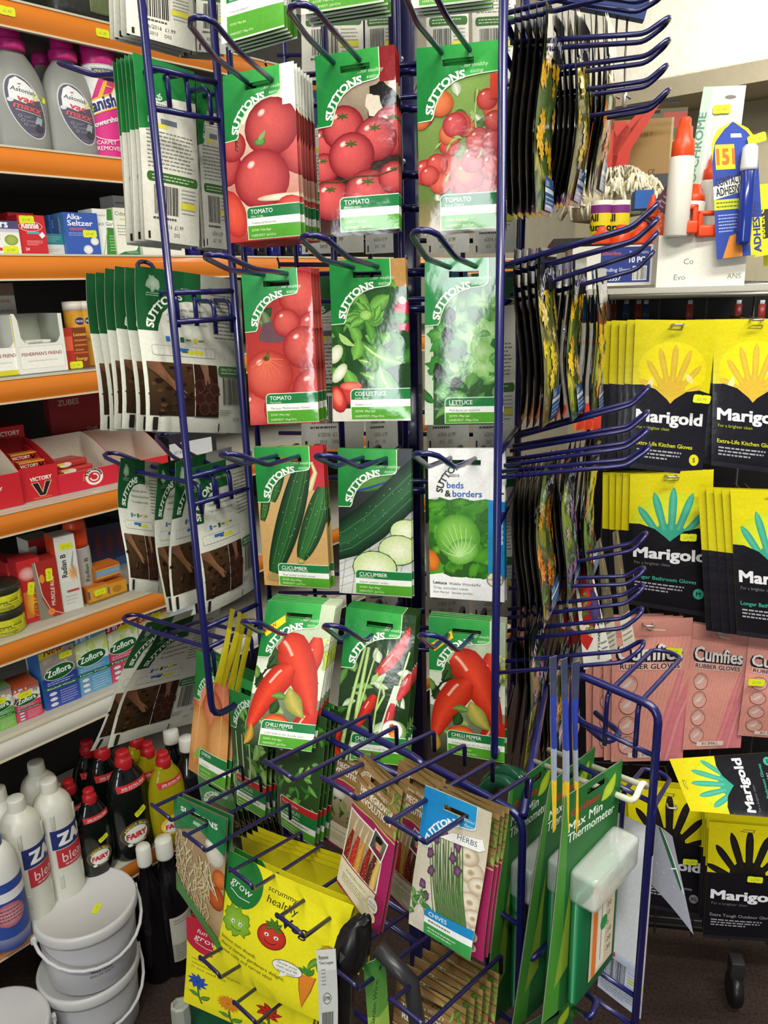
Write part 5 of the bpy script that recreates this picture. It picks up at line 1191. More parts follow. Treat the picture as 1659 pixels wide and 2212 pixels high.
carton('medicine_box', 'bright red tablet box with a white tablet picture and yellow sticker on top', 44, 101, 465, 2, .03, .045, '#c9222c', '#a5141f', '#b81a24', a_red, stk=(.34, .88), yaw=-3)
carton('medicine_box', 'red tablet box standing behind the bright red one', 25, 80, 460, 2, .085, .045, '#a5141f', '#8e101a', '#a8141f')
carton('medicine_box', 'low teal and white box between red and blue boxes', 99, 143, 505, 2, .04, .05, '#d8dad4', '#bfc4be', '#2f7c84', lambda A, W, H: (A.rect(0, H * .48, W, H, '#2f8088'), A.lines(3, H * .6, W - 4, H * .9, 3, '#7fb8ba'), A.lines(3, 4, W - 6, H * .3, 2, '#a8aaa2')))
def a_alka(A, W, H):
    A.text('Alka-', W * .1, H * .84, 9.5, '#f2f4fa', bold=.02); A.text('Seltzer', W * .1, H * .69, 9.5, '#f2f4fa', bold=.02, fit=W * .74); A.lines(W * .14, H * .55, W * .66, H * .65, 1, '#b05a74', th=.6); A.lines(W * .1, H * .44, W * .9, H * .54, 2, '#9fb0dc')
    A.ell(W * .84, H * .32, 8, 7, '#f0f0e8', '#c8d0d8'); A.ell(W * .62, H * .12, 9, 8, '#f0f0e8', '#c8d0d8'); A.ell(W * .5, H * .2, W * .5, H * .2, '#5f86d8', '#3356a8') if False else None
for i, (x0, x1, b) in enumerate(((143, 212, .03), (112, 172, .085), (92, 150, .14))):
    carton('medicine_box', ['royal blue fizzy tablet box with white lettering, front of its row', 'royal blue box second in the row, edge showing behind the front one', 'royal blue box third in the row behind the red box'][i], x0, x1, (460, 466, 470)[i], 2, b, .05, '#3358b0', '#4f86c8', '#3f6cb8', a_alka, lambda A, W, H: A.text('Alka-Seltzer', W * .62, 6, 9, '#b8d4ea', rot=90, bold=.02), stk=(.72, .5) if i == 0 else None, group='blue fizzy tablet boxes', yaw=-6)
def a_garlic(A, W, H):
    A.poly([(W * .62, H), (W * .9, H), (W, 0), (W * .42, 0)], '#3f8a32'); A.rect(0, H * .6, W, H * .76, '#f1f2ea'); A.text('HealthAid', 4, H * .84, 4, '#8a8a84'); A.text('Black Garlic', 3, H * .64, 7, '#3a3a36', fit=W * .9); A.text('750mg', W * .5, H * .52, 5, '#55554f')
    A.stroke([(W * .3, 0), (W * .56, H * .56)], 1.5, '#8ab87a'); A.lines(W * .6, 6, W * .95, H * .45, 6, '#a8d09a')
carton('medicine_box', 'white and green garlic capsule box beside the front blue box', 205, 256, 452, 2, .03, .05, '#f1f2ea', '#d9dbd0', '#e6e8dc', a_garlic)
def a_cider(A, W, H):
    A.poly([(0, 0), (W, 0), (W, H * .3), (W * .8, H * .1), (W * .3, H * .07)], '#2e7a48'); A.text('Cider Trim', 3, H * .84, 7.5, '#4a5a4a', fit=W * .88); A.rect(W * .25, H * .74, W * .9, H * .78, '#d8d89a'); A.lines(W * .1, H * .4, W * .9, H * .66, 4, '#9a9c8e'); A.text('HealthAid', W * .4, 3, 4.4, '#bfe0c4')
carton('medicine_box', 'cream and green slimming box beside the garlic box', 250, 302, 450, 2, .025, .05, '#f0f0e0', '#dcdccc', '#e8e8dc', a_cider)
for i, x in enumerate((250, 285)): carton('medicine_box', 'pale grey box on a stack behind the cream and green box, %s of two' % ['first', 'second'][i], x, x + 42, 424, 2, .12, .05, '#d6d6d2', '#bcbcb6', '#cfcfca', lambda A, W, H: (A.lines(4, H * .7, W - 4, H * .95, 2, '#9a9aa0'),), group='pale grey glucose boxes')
carton('medicine_box', 'narrow purple and white box beside the cream and green box', 296, 314, 470, 2, .03, .04, '#7a4a72', '#5f3858', '#6a4064', lambda A, W, H: (A.rect(1, H * .1, W - 1, H * .75, '#d8cfd6'), A.text('OPTREX', W * .75, 8, 7, '#6a3f60', rot=90, bold=.02)))
def a_sweet(A, W, H): A.text('Could be a better', W / 2, H * .66, 5, '#5a5a54', align='C'); A.text('alternative to ordinary sugar', W / 2, H * .4, 5, '#5a5a54', align='C', fit=W * .9); A.ell(W * .5, H * .18, 3, 2, '#5a5a54')
carton('medicine_box', 'low white sweetener box under the hanging packets', 312, 402, 512, 2, .015, .06, '#eceade', '#d2d0c4', '#dedcd0', a_sweet)
JP = [(.015, 0), (.017, .003), (.017, .03), (.014, .036)]
for i, x in enumerate((418, 447, 476, 505, 534, 562, 592, 622, 652)):
    c = '#171a6a' if i % 2 == 0 else '#16161c'
    bottle('small_bottle', 'small dark remedy bottle on the third shelf, %s counting from the white sweetener box' % (['first', 'second', 'third', 'fourth', 'fifth', 'sixth', 'seventh', 'eighth', 'ninth'][i]), onshelf(x, 560, 2, .035), JP, c, [(.0145, .034), (.0148, .05), (.001, .051)], '#e6e4dc' if i in (2, 4, 6, 7) else '#26262c', group='small dark bottles on the third shelf', mt=GLOSSP, cat='bottle')
# --- shelf 3: lozenge displays
def openbox(name, label, x0, x1, yt, si, b, dep, c, inner, fr, art, group=None, cut=.0, z0=None, ymid=None, yaw=0, hasside=True, backh=1.0, cat='display box', wing=0):
    """open counter display: front lower panel with a scooped opening, side walls, higher back"""
    ym = ymid or yt + 70; a = LS(x0, ym, b); e = LS(x1, ym, b); w = e.x - a.x; z0 = SZ[si] + .0005 if z0 is None else z0
    h = LS((x0 + x1) / 2, yt, b).z - z0; t = .0015
    m = MB(); m.box(0, 0, 0, w, dep, t, c); hf = h * fr
    m.box(0, dep - t, 0, w, dep, h * backh, inner)
    for xx in (0, w - t):
        n = 8; pts = [(0, 0), (dep, 0), (dep, h * backh)] + [(dep * (1 - k / n), h * (backh - (backh - 1) * k / n) if cut == 0 else h * backh - (h * backh - hf) * (k / n) ** 1.6) for k in range(1, n + 1)]
        if cut == 0: pts[-1] = (0, h)
        L_ = len(pts); vs_ = [V((xx + s_ * t, p[0], p[1])) for s_ in (0, 1) for p in pts]
        tr = geometry.tessellate_polygon([[V((p[0], p[1], 0)) for p in pts]])
        m.add(vs_[:L_], [tuple(q) for q in tr], c if xx == 0 else inner, smooth=False); m.add(vs_[L_:], [tuple(q) for q in tr], inner if xx == 0 else c, smooth=False)
        m.add(vs_, [(k, (k + 1) % L_, (k + 1) % L_ + L_, k + L_) for k in range(L_)], c, smooth=False)
    A = Art(w * 1000, h * 1000); W, H = A.W, A.H
    if cut == 0: A.poly([(0, 0), (W, 0), (W, H), (W * .92, H), (W * .92, H * (fr + .12)), (W * .86, H * (fr + .03)), (W * .8, H * fr), (W * .26, H * fr), (W * .18, H * (fr + .03)), (W * .12, H * (fr + .12)), (W * .1, H * .9), (W * .06, H), (0, H)], c)
    else: A.rect(0, 0, W, H * fr, c)
    art(A, W, H)
    m.flat(A, 0, 0, 0)
    B = Art(w * 1000, h * 1000); B.poly([(0, 0), (W, 0), (W, H * fr), (0, H * fr)], inner); m.flat(B, 0, t, 0)
    M = MS @ Matrix.Translation((a.x, b, z0)) @ Matrix.Rotation(math.radians(yaw), 4, 'Z')
    return one(name, label, cat, m, MATTE, M, group), M, w, h
def a_fish(y): 
    def f(A, W, H):
        if y: A.rect(0, 0, W, H * .14, '#d8cf2a'); A.rect(W * .9, H * .4, W, H * .98, '#e2cf22')
        A.rrect(W * .05, H * .08, W * .95, H * .46, 3, '#b9b3a4'); A.rrect(W * .055, H * .085, W * .945, H * .455, 3, '#efeee6'); A.text("FISHERMAN'S FRIEND", W / 2, H * .3, 6, '#8e2a30', align='C', bold=.015, fit=W * .82); A.text('www.fishermansfriend.com', W / 2, H * .2, 3, '#9a9a90', align='C', fit=W * .6)
    return f
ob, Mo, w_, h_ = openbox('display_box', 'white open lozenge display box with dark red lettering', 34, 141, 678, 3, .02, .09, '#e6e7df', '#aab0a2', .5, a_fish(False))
for k in range(3):
    m = MB(); m.box(0, 0, 0, .05, .06, .006, '#efeee6', r=.002); A = Art(46, 8); A.text('LOZENGES', 4, 1, 4, '#6a4a44'); m.flat(A, .002, 0, 0)
    one('sachet', 'white lozenge sachet lying in the white display box, %s layer' % ['bottom', 'middle', 'top'][k], 'sachet', m, BAGM, Mo @ Matrix.Translation((.018 + .003 * k, .012, .002 + .0362 + .0064 * k)) @ Matrix.Rotation(.06 * (k - 1), 4, 'Z'), 'sachets in the white display box')
m = MB(); m.box(0, 0, 0, .06, .07, .035, '#d9d7cc'); one('box', 'small plain carton under the sachets in the white display box', 'box', m, MATTE, Mo @ Matrix.Translation((.01, .008, .0016)))
openbox('display_box', 'yellow edged open lozenge display box cut off by the photo edge', -62, 40, 680, 3, .025, .09, '#ecebda', '#b4b8a8', .46, a_fish(True))
carton('display_box', 'tall lozenge carton behind the open display boxes, cut off by the photo edge', -40, 36, 612, 3, .13, .09, '#c9c6b8', '#b0ac9e', '#7a6a5a', lambda A, W, H: (A.text('FRIEND', W * .45, H * .78, 6, '#9a5a54', bold=.01), A.rect(0, H * .86, W, H, '#8a6f66'), A.lines(6, H * .66, W - 4, H * .72, 1, '#9a978a'), A.rect(0, H * .58, W, H * .595, '#a8a596')), cat='display box')
for i, x in enumerate((157, 178)):
    A = Art(50, 52, '#dca02c'); A.ell(25, 36, 9, 7, '#2b2f6a'); A.text('VICKS', 25, 34, 4, '#e8e8f0', align='C', bold=.02); A.rect(0, 0, 50, 6, '#b9801e')
    bottle('tub', 'amber lozenge tub with a blue spot, %s in the pair' % ['first', 'second'][i], onshelf(x, 660, 3, .06), [(.0185, 0), (.019, .003), (.019, .105), (.018, .108)], '#c98f26', [(.0195, .106), (.0198, .122), (.001, .123)], '#ebe3d2', A, -.025, .05, cyl=True, cat='tub', group='amber tubs beside the white display')
def a_luck(A, W, H):
    A.rect(W * .45, 0, W, H, '#7e3a1a'); A.text('Lucozade', W * .5, H * .8, 6, '#ecb83a', bold=.03); A.lines(W * .5, H * .4, W, H * .75, 3, '#d0803a'); A.rect(0, H * .45, W * .42, H * .8, '#dd5a3c'); A.rect(W * .45, H * .36, W, H * .4, '#c9582a'); A.text('Energy', W * .5, H * .2, 6, '#ecb83a', bold=.02)
carton('sweet_box', 'red and brown tablet box with yellow lettering beside the white display box', 137, 192, 708, 3, .03, .05, '#b5301f', '#a32a1c', '#8f4a26', a_luck, stk=(.45, .09), cat='box')
# --- shelf 4: red sweet trays
def a_vic(A, W, H, k=1.0):
    A.text('VICTORY', W * .55, H * .60 * k + 1, 7.5, '#efe6e0', bold=.04, align='C', fit=W * .56); A.poly([(W * .28, H * .56), (W * .46, H * .1), (W * .62, H * .1), (W * .82, H * .56), (W * .64, H * .56), (W * .55, H * .26), (W * .47, H * .56)], '#e3c9a8'); A.poly([(W * .31, H * .545), (W * .47, H * .12), (W * .61, H * .12), (W * .79, H * .545), (W * .66, H * .545), (W * .55, H * .2), (W * .455, H * .545)], '#17120f'); A.lines(W * .3, H * .02, W * .8, H * .08, 1, '#e07a2a', th=.5)
def a_vic2(A, W, H): a_vic(A, W, H * .58)
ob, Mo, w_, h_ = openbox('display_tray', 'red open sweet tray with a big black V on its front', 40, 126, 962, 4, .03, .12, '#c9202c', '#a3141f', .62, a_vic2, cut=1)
for k in range(3):
    m = MB(); m.box(0, 0, 0, .05, .018, .05 + .012 * k, '#b5421c', top='#e0922a'); A = Art(50, 50 + 12 * k); A.rect(0, A.H - 14, 50, A.H, '#a82a1c'); A.rect(0, A.H - 3, 50, A.H, '#e8a83a'); A.text('VICTORY', 2, A.H - 11, 6, '#e9dfd6', bold=.03); A.poly([(36, A.H - 4), (41, A.H - 13), (44, A.H - 13), (50, A.H - 4), (46, A.H - 4), (42.6, A.H - 10), (40, A.H - 4)], '#17120f'); m.flat(A, 0, 0, 0)
    one('sweet_packet', 'orange and red sweet packet in the black V tray, %s row' % ['front', 'middle', 'back'][k], 'packet', m, BAGM, Mo @ Matrix.Translation((w_ * .3, .012 + .03 * k, .004)), 'sweet packets in the black V tray')
openbox('display_tray', 'red open tray with pale scooped side at the photo edge', -75, 44, 968, 4, .02, .12, '#c9202c', '#d8d0ba', .55, lambda A, W, H: A.text('VICTORY', W * .2, H * .3, 7, '#e8d8d0', bold=.03), cut=1)
carton('sweet_box', 'red box with a big black V stacked behind the trays', -30, 60, 922, 4, .15, .06, '#b81c26', '#8e121c', '#a51822', lambda A, W, H: (A.text('VICTORY', W * .58, H * .86, 9, '#e6dcd4', bold=.03, align='C', fit=W * .6), A.poly([(W * .36, H * .82), (W * .52, H * .5), (W * .64, H * .5), (W * .84, H * .82), (W * .72, H * .82), (W * .58, H * .57), (W * .5, H * .82)], '#17120f')), cat='box')
def a_thr(A, W, H):
    A.ell(W * .6, H * .3, 19, 17, '#f0ece4', n=24); A.ell(W * .6, H * .28, 13, 11, '#c9202c', n=20); A.ring(W * .6, H * .28, 10, 8, 3, '#efe8e0', a0=180, a1=460); A.arc('Throaties', W * .6, H * .28, 14, 170, 10, 6, '#17120f', bold=.04); A.arc('extra', W * .6, H * .28, 21, 190, 150, 4, '#e0922a', bold=.02)
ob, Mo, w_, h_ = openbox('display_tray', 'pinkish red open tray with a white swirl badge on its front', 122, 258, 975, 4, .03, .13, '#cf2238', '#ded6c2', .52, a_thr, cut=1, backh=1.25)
for k in range(4):
    m = MB(); m.box(0, 0, 0, .075, .05, .012, '#c23a34', r=.003); A = Art(70, 10); A.ell(22, 5, 14, 5, '#efe9da'); A.rect(4, 6, 20, 10, '#e8d83a'); m.flat(A, .002, 0, .001)
    one('sweet_packet', 'flat red sweet packet in the swirl badge tray, %s from the bottom' % ['first', 'second', 'third', 'fourth'][k], 'packet', m, BAGM, Mo @ Matrix.Translation((.03 - .004 * k, .02 + .005 * k, .003 + .0126 * k + .02 * 0)) @ Matrix.Rotation(-.1 + .08 * k, 4, 'Z'), 'packets in the swirl badge tray')
openbox('display_tray', 'red open tray with cream inside, behind the hanging bean packets', 246, 366, 950, 4, .05, .13, '#c9202c', '#ded6c2', .42, lambda A, W, H: None, cut=1, backh=1.2)
A_ = lambda A, W, H: (A.text('ZUBES', W * .16, H * .84, 12, '#c9a8a4', bold=.02), A.text('Cough', W * .6, H * .5, 7, '#d8b8b4'), A.text('Lozenges', W * .5, H * .08, 8, '#d8b8b4'), A.text('Throat', W * .55, H * .28, 7, '#d8b8b4'))
carton('sweet_box', 'tall dark red lozenge card standing behind the swirl badge tray', 108, 236, 843, 4, .19, .02, '#8a1a22', '#6a1018', '#7a141c', A_, cat='box', yaw=2)
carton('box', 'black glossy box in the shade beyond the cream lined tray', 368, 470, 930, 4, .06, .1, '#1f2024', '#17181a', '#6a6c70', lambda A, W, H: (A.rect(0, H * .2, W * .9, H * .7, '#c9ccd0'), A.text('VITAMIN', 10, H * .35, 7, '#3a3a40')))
# --- shelf 5: rubs and sprays
for k, (x0, x1, b) in enumerate(((42, 92, .04), (20, 72, .085), (0, 50, .13), (-22, 28, .175))):
    def a_dh(A, W, H): A.rect(0, 0, W, H, '#c92a2a'); A.ell(W * .4, H * .78, W * .4, H * .12, '#eec0b8', '#c92a2a'); A.rect(W * .1, H * .08, W * .85, H * .5, '#e07a2a'); A.ell(W * .45, H * .3, W * .3, H * .2, '#f0b83a', '#e07a2a'); A.text('DEEP HEAT', W * .68, H * .06, 11, '#a31a1c', bold=.04, rot=84, fit=H * .52); A.text('maximum', W * .92, H * .06, 5, '#5a2a6a', rot=84)
    carton('medicine_box', ['red heat rub box with orange panel, front of a row of four', 'second red box in the row of four behind the heat rub box', 'third red box in the row of four behind the heat rub box', 'fourth red box in the row of four, deepest on the shelf'][k], x0, x1, 1206 + (0, 6, 10, 12)[k] - 4 * k, 5, b, .042, '#c92a2a', '#b8242c', '#b52026', a_dh, stk=(.46, .54, 80) if k == 0 else None, group='red heat rub boxes', yaw=-4)
def a_mus(A, W, H):
    A.poly([(0, 0), (W * .55, 0), (W * .2, H * .35), (W * .1, H), (0, H)], '#8c8576'); A.stroke([(W * .1, H), (W * .22, H * .42), (W * .5, H * .12), (W * 1.05, H * .0)], 1.4, '#e8dcc8'); A.text('MUSCLE RUB', W * .7, H * .2, 7, '#f0ddd0', bold=.02, rot=86, fit=H * .5); A.ell(W * .3, H * .7, 5, 9, '#e0952c'); A.ell(W * .5, H * .1, 7, 7, '#e0742c'); A.ring(W * .5, H * .1, 5, 5, 1, '#f0b06a')
carton('medicine_box', 'brown red muscle rub box with a curved pale line', 77, 128, 1208, 5, .035, .04, '#a8281f', '#8f8a7c', '#a82a26', a_mus, stk=(.62, .74, 86), yaw=-4)
def a_rad(A, W, H):
    A.text('Radian B', W * .42, H * .46, 11, '#35342f', bold=.03, rot=88, fit=H * .3); A.ell(W * .72, H * .5, W * .26, H * .11, '#e8902c', '#e9d8b8'); A.stroke([(W * .85, H * .78), (W * .7, H * .6), (W * .9, H * .4)], [1, 5, 1], '#9aa29a'); A.rect(W * .3, H * .25, W * .9, H * .28, '#c0392b'); A.lines(W * .2, H * .08, W * .8, H * .22, 3, '#b8b8ae')
carton('medicine_box', 'tall white and orange spray carton with sideways lettering', 122, 166, 1155, 5, .035, .045, '#dfe0d8', '#d84a26', '#c9c8bc', a_rad, stk=(.55, .86), yaw=-5)
carton('medicine_box', 'red and white carton with an open flap behind the tall spray carton', 68, 122, 1160, 5, .115, .05, '#a8262a', '#d8d6cc', '#8f8a7c', lambda A, W, H: A.rect(0, H * .5, W * .3, H * .9, '#d8d6cc'))
A = Art(80, 110, '#b9bcb6'); A.text('Radian B', 46, 40, 9, '#44443f', bold=.02, rot=88, fit=50); A.rect(20, 16, 60, 19, '#b05a4a')
bottle('spray_can', 'grey spray can with a bright orange cap beside the tall white carton', onshelf(176, 1250, 5, .075), [(.022, 0), (.0235, .004), (.0235, .11), (.021, .116)], '#b5b8b4', smooth([(.022, .114), (.0225, .15), (.021, .166), (.014, .174), (.001, .175)]), '#e04a1e', A, -.04, .002, cyl=True, cat='spray can', nu=14)
def a_tub(A, W, H): A.rect(0, H * .55, W, H * .6, '#3a3a1c'); A.text('DEEP OIL', W * .2, H * .36, 7, '#4a4a24'); A.text('massage', W * .3, H * .12, 7, '#4a4a24', shear=.2)
for k in range(2):
    A = Art(110, 30, '#d2cf2a'); a_tub(A, 110, 30)
    q = onshelf(8, 1350, 5, .05); q.translation.z += k * .0475
    bottle('ointment_tub', 'yellow round ointment tub, %s of two stacked at the photo edge' % ['lower', 'upper'][k], q, [(.036, 0), (.038, .003), (.038, .03), (.036, .0325)], '#c9c62a', [(.039, .032), (.0395, .034), (.0395, .045), (.037, .047), (.001, .0471)], '#2a2a20', A, -.055, .001, cyl=True, cat='tub', stk=(.012, .022), group='stacked yellow tubs', nu=14)
def a_bal(A, W, H): A.rect(0, H * .3, W, H * .75, '#5b86b0'); A.rect(2, H * .35, W - 2, H * .7, '#7fa3bf'); A.rect(0, 0, W, H * .16, '#9a4a24'); A.rect(0, H * .85, W, H, '#b9521f')
for k, (x0, x1, yt, b, z) in enumerate(((196, 240, 1264, .03, 0), (212, 266, 1219, .045, .037), (238, 280, 1254, .032, 0))):
    carton('balm_box', ['small gold balm box with a yellow price sticker beside the orange capped can', 'gold and blue balm box stacked above the small gold one', 'gold and white balm box half behind the drooping bean packet'][k], x0, x1, yt, 5, b, .04, '#d89a26', '#c07a1e', '#c9711f', a_bal if k == 1 else (lambda A, W, H: (A.rect(0, 0, W, H * .14, '#8a6a2a'), A.rect(0, H * .3, 4, H * .8, '#33538f'), A.ell(W * .5, H * .5, W * .25, H * .25, '#b5741c'))), stk=(.6, .6) if k == 0 else None, z0=SZ[5] + z + .0005, cat='box')
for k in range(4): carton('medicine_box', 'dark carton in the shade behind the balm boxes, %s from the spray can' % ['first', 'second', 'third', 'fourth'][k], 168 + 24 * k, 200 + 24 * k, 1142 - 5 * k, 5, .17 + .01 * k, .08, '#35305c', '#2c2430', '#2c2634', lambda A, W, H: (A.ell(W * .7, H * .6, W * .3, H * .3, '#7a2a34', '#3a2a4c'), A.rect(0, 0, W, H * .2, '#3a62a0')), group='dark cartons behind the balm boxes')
for k in range(3): carton('box', 'pale boxed strip goods under the hanging bean packets, %s along' % ['first', 'second', 'third'][k], 282 + 26 * k, 306 + 26 * k, 1275 - 8 * k, 5, .035, .04, '#d8d8d0', '#4a4a44', '#55554f', lambda A, W, H: (A.rect(0, 0, W, H * .5, '#26262a'), A.lines(2, 2, W - 2, H * .45, 2, '#c9c9c0')), group='pale strip boxes')
# clear divider along the front of shelf 5
m = MB(); z = SZ[5]; m.box(XL, -.002, z, .62, .0005, z + .075, '#e8ece8'); m.build('clear_divider', mat('clear_shelf_edge', .05, trans=1.0, ior=1.05, alpha=.25), unit)
# --- shelf 6: disinfectant cartons
def a_zof(col, low, top, sub, new=False, three=None):
    def f(A, W, H):
        A.rect(0, H * .5, W, H, top[0], top[1]); A.rect(0, 0, W, H * .52, low, col)
        r = random.Random(int(W * 7)); 
        for k in range(9): A.blob(r.uniform(0, W), r.uniform(H * .62, H * .85), r.uniform(3, 8), r.uniform(4, 10), r.choice(top), seed=k, jag=.3)
        if new: A.poly([(0, H * .86), (0, H * .99), (W * .72, H * .99), (W * .66, H * .9)], '#efe02a'); A.text('New', W * .14, H * .895, W * .2, '#b5302c', bold=.02, shear=.3, rot=4)
        if three: A.poly([(0, H * .86), (0, H * .98), (W, H * .98), (W, H * .93)], three); A.text('3 in 1', W * .08, H * .9, W * .16, '#f0f2f4', bold=.03)
        A.rect(0, H * .965, W, H, '#55607a')
        A.ell(W * .5, H * .58, W * .44, H * .125, '#d8e8d0', n=26, rot=6); A.ell(W * .5, H * .58, W * .42, H * .115, '#1c6a34', '#14522a', n=26, rot=6); A.text('Zoflora', W * .5, H * .545, W * .19, '#f2f4ee', bold=.025, align='C', fit=W * .68, rot=6)
        A.lines(W * .12, H * .38, W * .88, H * .45, 2, '#cfd4e6'); A.rect(0, H * .31, W, H * .365, '#1f6a4a'); A.text(sub, W * .5, H * .322, H * .03, '#dfe8c8', align='C', bold=.01, fit=W * .8)
        for k in range(3): A.ell(W * .24, H * (.24 - .09 * k), W * .12, H * .036, '#dfe2e6', n=14); A.ring(W * .24, H * (.24 - .09 * k), W * .12, H * .036, .8, '#5f667a', n=14)
        A.lines(W * .44, H * .03, W * .95, H * .27, 6, mixc(low, '#ffffff', .4)); 
    return f
def zof(lbl, x0, x1, yt, dep, art, sd, tp, stk, yaw=-3, b=.03):
    carton('disinfectant_carton', lbl, x0, x1, yt, 6, b, dep, '#e8eaf0', sd, tp, art, (lambda A, W, H: (A.rect(0, 0, W, H * .55, '#2f86c8'), A.rect(0, 0, W * .12, H, '#dfe6f0'))), stk, yaw, group='disinfectant cartons on the seventh shelf', mt=mat('gloss_card', .3, grain=.04))
zof('green small disinfectant carton cut off by the photo edge', -30, 33, 1488, .06, a_zof('#4f9a3a', '#7fc04a', ('#dfe6d8', '#8a6a5a'), 'Mountain Air'), '#b8c8d8', '#6a8a4a', (.5, .72))
zof('small pink and red disinfectant carton beside the tall blue one', 32, 92, 1478, .06, a_zof('#c9305a', '#d84a6a', ('#e8e0d8', '#6a3a4a'), 'Bouquet', three='#d8502c'), '#c8d0e0', '#c9562c', (.45, .76))
zof('tall dark blue disinfectant carton with a yellow New flash', 88, 166, 1393, .07, a_zof('#2c3a8e', '#3a52b0', ('#6a6a7c', '#b8a890'), 'Bluebell Woods', new=True), '#3f7ac0', '#2c2f6a', (.74, .82))
zof('tall light blue disinfectant carton beside the dark blue one', 160, 234, 1364, .07, a_zof('#4f93c0', '#6aaad0', ('#e4e8e8', '#c8d870'), 'Linen Fresh', three='#6aa0cc'), '#8fb8d8', '#7fa8c8', None)
zof('tall pink headed disinfectant carton partly behind the slanting packets', 230, 300, 1340, .07, a_zof('#d03a5a', '#d8506a', ('#e8e4e0', '#b8d070'), 'Hyacinth', three='#c92c4a'), '#d8a8b8', '#c05a72', (.6, .88))
zof('tall orange headed disinfectant carton behind the slanting packets', 300, 366, 1318, .07, a_zof('#d0803a', '#d8906a', ('#e8e4e0', '#d8c070'), 'Citrus', three='#d86a2c'), '#d8b8a8', '#c05a32', (.6, .9))
zof('tall pale blue disinfectant carton farthest along the seventh shelf', 362, 424, 1296, .07, a_zof('#4f93c0', '#6aaad0', ('#e4e8e8', '#c8d8e0'), 'Spring', three='#8fb8d8'), '#8fb8d8', '#7fa8c8', None)
# --- bottom shelf: bleach, washing-up liquid
Z7 = SZ[7]
def topped(px, py, h, z=None): 
    q = onz(px, py, (Z7 if z is None else z) + h); R_ = frame(V((q.x, q.y, (Z7 if z is None else z) + .0005)), NS); return R_
BP = smooth([(.037, 0), (.0395, .005), (.0395, .06), (.0395, .16), (.0385, .2), (.033, .222), (.021, .236), (.016, .241)], 2)
BC = smooth([(.0165, .238), (.017, .24), (.0165, .262), (.014, .266), (.001, .267)], 2)
A = Art(100, 112); A.rect(0, 62, 100, 106, '#23306e'); A.text('ZAM', 14, 70, 27, '#f2f2ee', bold=.06, fit=70); A.rect(6, 18, 94, 60, '#c0303a'); A.text('bleach', 16, 30, 22, '#f2d8d8', fit=68); A.lines(20, 20, 80, 27, 1, '#e6b8b8', th=.5)
def ridges(t):
    for zz in (.19, .05):
        for a in (-.5, .9):
            m = MB(); r = .0395; m.box(-.004, -.0015, -.016, .004, .0015, .016, '#c9c9be', r=.0012, M=Matrix.Rotation(a, 4, 'Z') @ Matrix.Translation((0, -r, zz))); m.build('grip_rib', PLAST, t)
for i, (px, py, ph) in enumerate(((103, 1683, .55), (32, 1722, .75), (76, 1645, .5), (-8, 1702, .5))):
    bottle('bleach_bottle', ['white bleach bottle with blue and red label, second from the washing-up bottles', 'white bleach bottle turned so only half its label shows', 'white bleach bottle at the back with no label in view', 'white bleach bottle at the photo edge behind the turned one'][i], topped(px, py, .267), BP, '#d9d9cd', BC, '#dfded2', A, -.05, .065, cyl=True, group='white bleach bottles', phi=ph, nu=16, extra=ridges)
A = Art(90, 120, '#2c4a9a'); A.ell(40, 50, 30, 26, '#d8a0a8', '#b55a6a'); A.lines(16, 36, 70, 66, 4, '#7a3a4a'); A.rect(0, 80, 90, 100, '#e8e8ea')
bottle('cleaner_bottle', 'white cleaner bottle with a blue base and pink oval label at the photo edge', topped(-22, 1800, .24), smooth([(.037, 0), (.039, .005), (.039, .15), (.03, .2), (.016, .215)], 2), ['#24408f'] * 3 + ['#dfe0da'] * 6, BC and [(.017, .213), (.017, .235), (.001, .24)], '#24408f', A, -.045, .03, cyl=True, nu=12)
def fairy(lbl, px, py, k, dark=True, phi=0, lab=True, stk=None):
    P0 = smooth([(.026, 0), (.029, .005), (.0315, .05), (.033, .1), (.031, .145), (.024, .178), (.0165, .195), (.0145, .205)], 2)
    A = Art(64, 66); KS = 1.18; A.ell(27, 27, 26, 24, '#c9302c' if not dark else '#c03a32', n=26); A.ell(27, 27, 25, 23, '#e2c92c' if not dark else '#2c5a3a', n=26); A.ell(27, 25, 20, 17, '#eceae2', n=24); A.text('FAIRY', 27, 19, 11, '#c92c34', bold=.06, align='C', fit=34); A.arc('MEGA BUY', 27, 25, 19, 150, 30, 4.4, '#e8d83a', bold=.03); A.ell(14, 8, 4, 3.4, '#e6e6de'); A.lines(22, 6, 44, 11, 1, '#c9d0c4', th=.6)
    A.p = [([(x * KS, y * KS) for x, y in v_], f_, c_) for v_, f_, c_ in A.p]
    def ex(t):
        m = MB(); B = Art(64, 14, '#c92a30'); B.text('50% EXTRA FREE', 8, 4.5, 5, '#f0d8d6', bold=.02); B.lines(6, 1, 58, 4, 1, '#e8a8a8', th=.5)
        m.art(B, wrapfn(P0, 1.45, 1.0, -.032, .160, eps=.001, phi=phi), nu=10, nv=3, clip=(0, 0, 64, 14)); m.build('neck_band', MATTE, t)
    body = '#0b120e' if dark else '#d8cc1e'
    bottle('washing_up_bottle', lbl, topped(px, py, .237 * k) @ Matrix.Scale(k, 4), P0, body, smooth([(.0155, .198), (.017, .2), (.017, .218), (.014, .222), (.0135, .232), (.011, .236), (.001, .237)], 2), '#b82028', A if lab else None, -.040, .030, 1.45, 1.0, mt=GLOSSP if dark else LIQ, group='red capped washing-up bottles', phi=phi, extra=ex, stk=stk, nu=10, nv=8)
fairy('small black washing-up bottle with red cap, in front of the tall black one', 190, 1703, .86, stk=(.004, .108, 20))
fairy('small black washing-up bottle partly behind the bleach bottles', 146, 1684, .86)
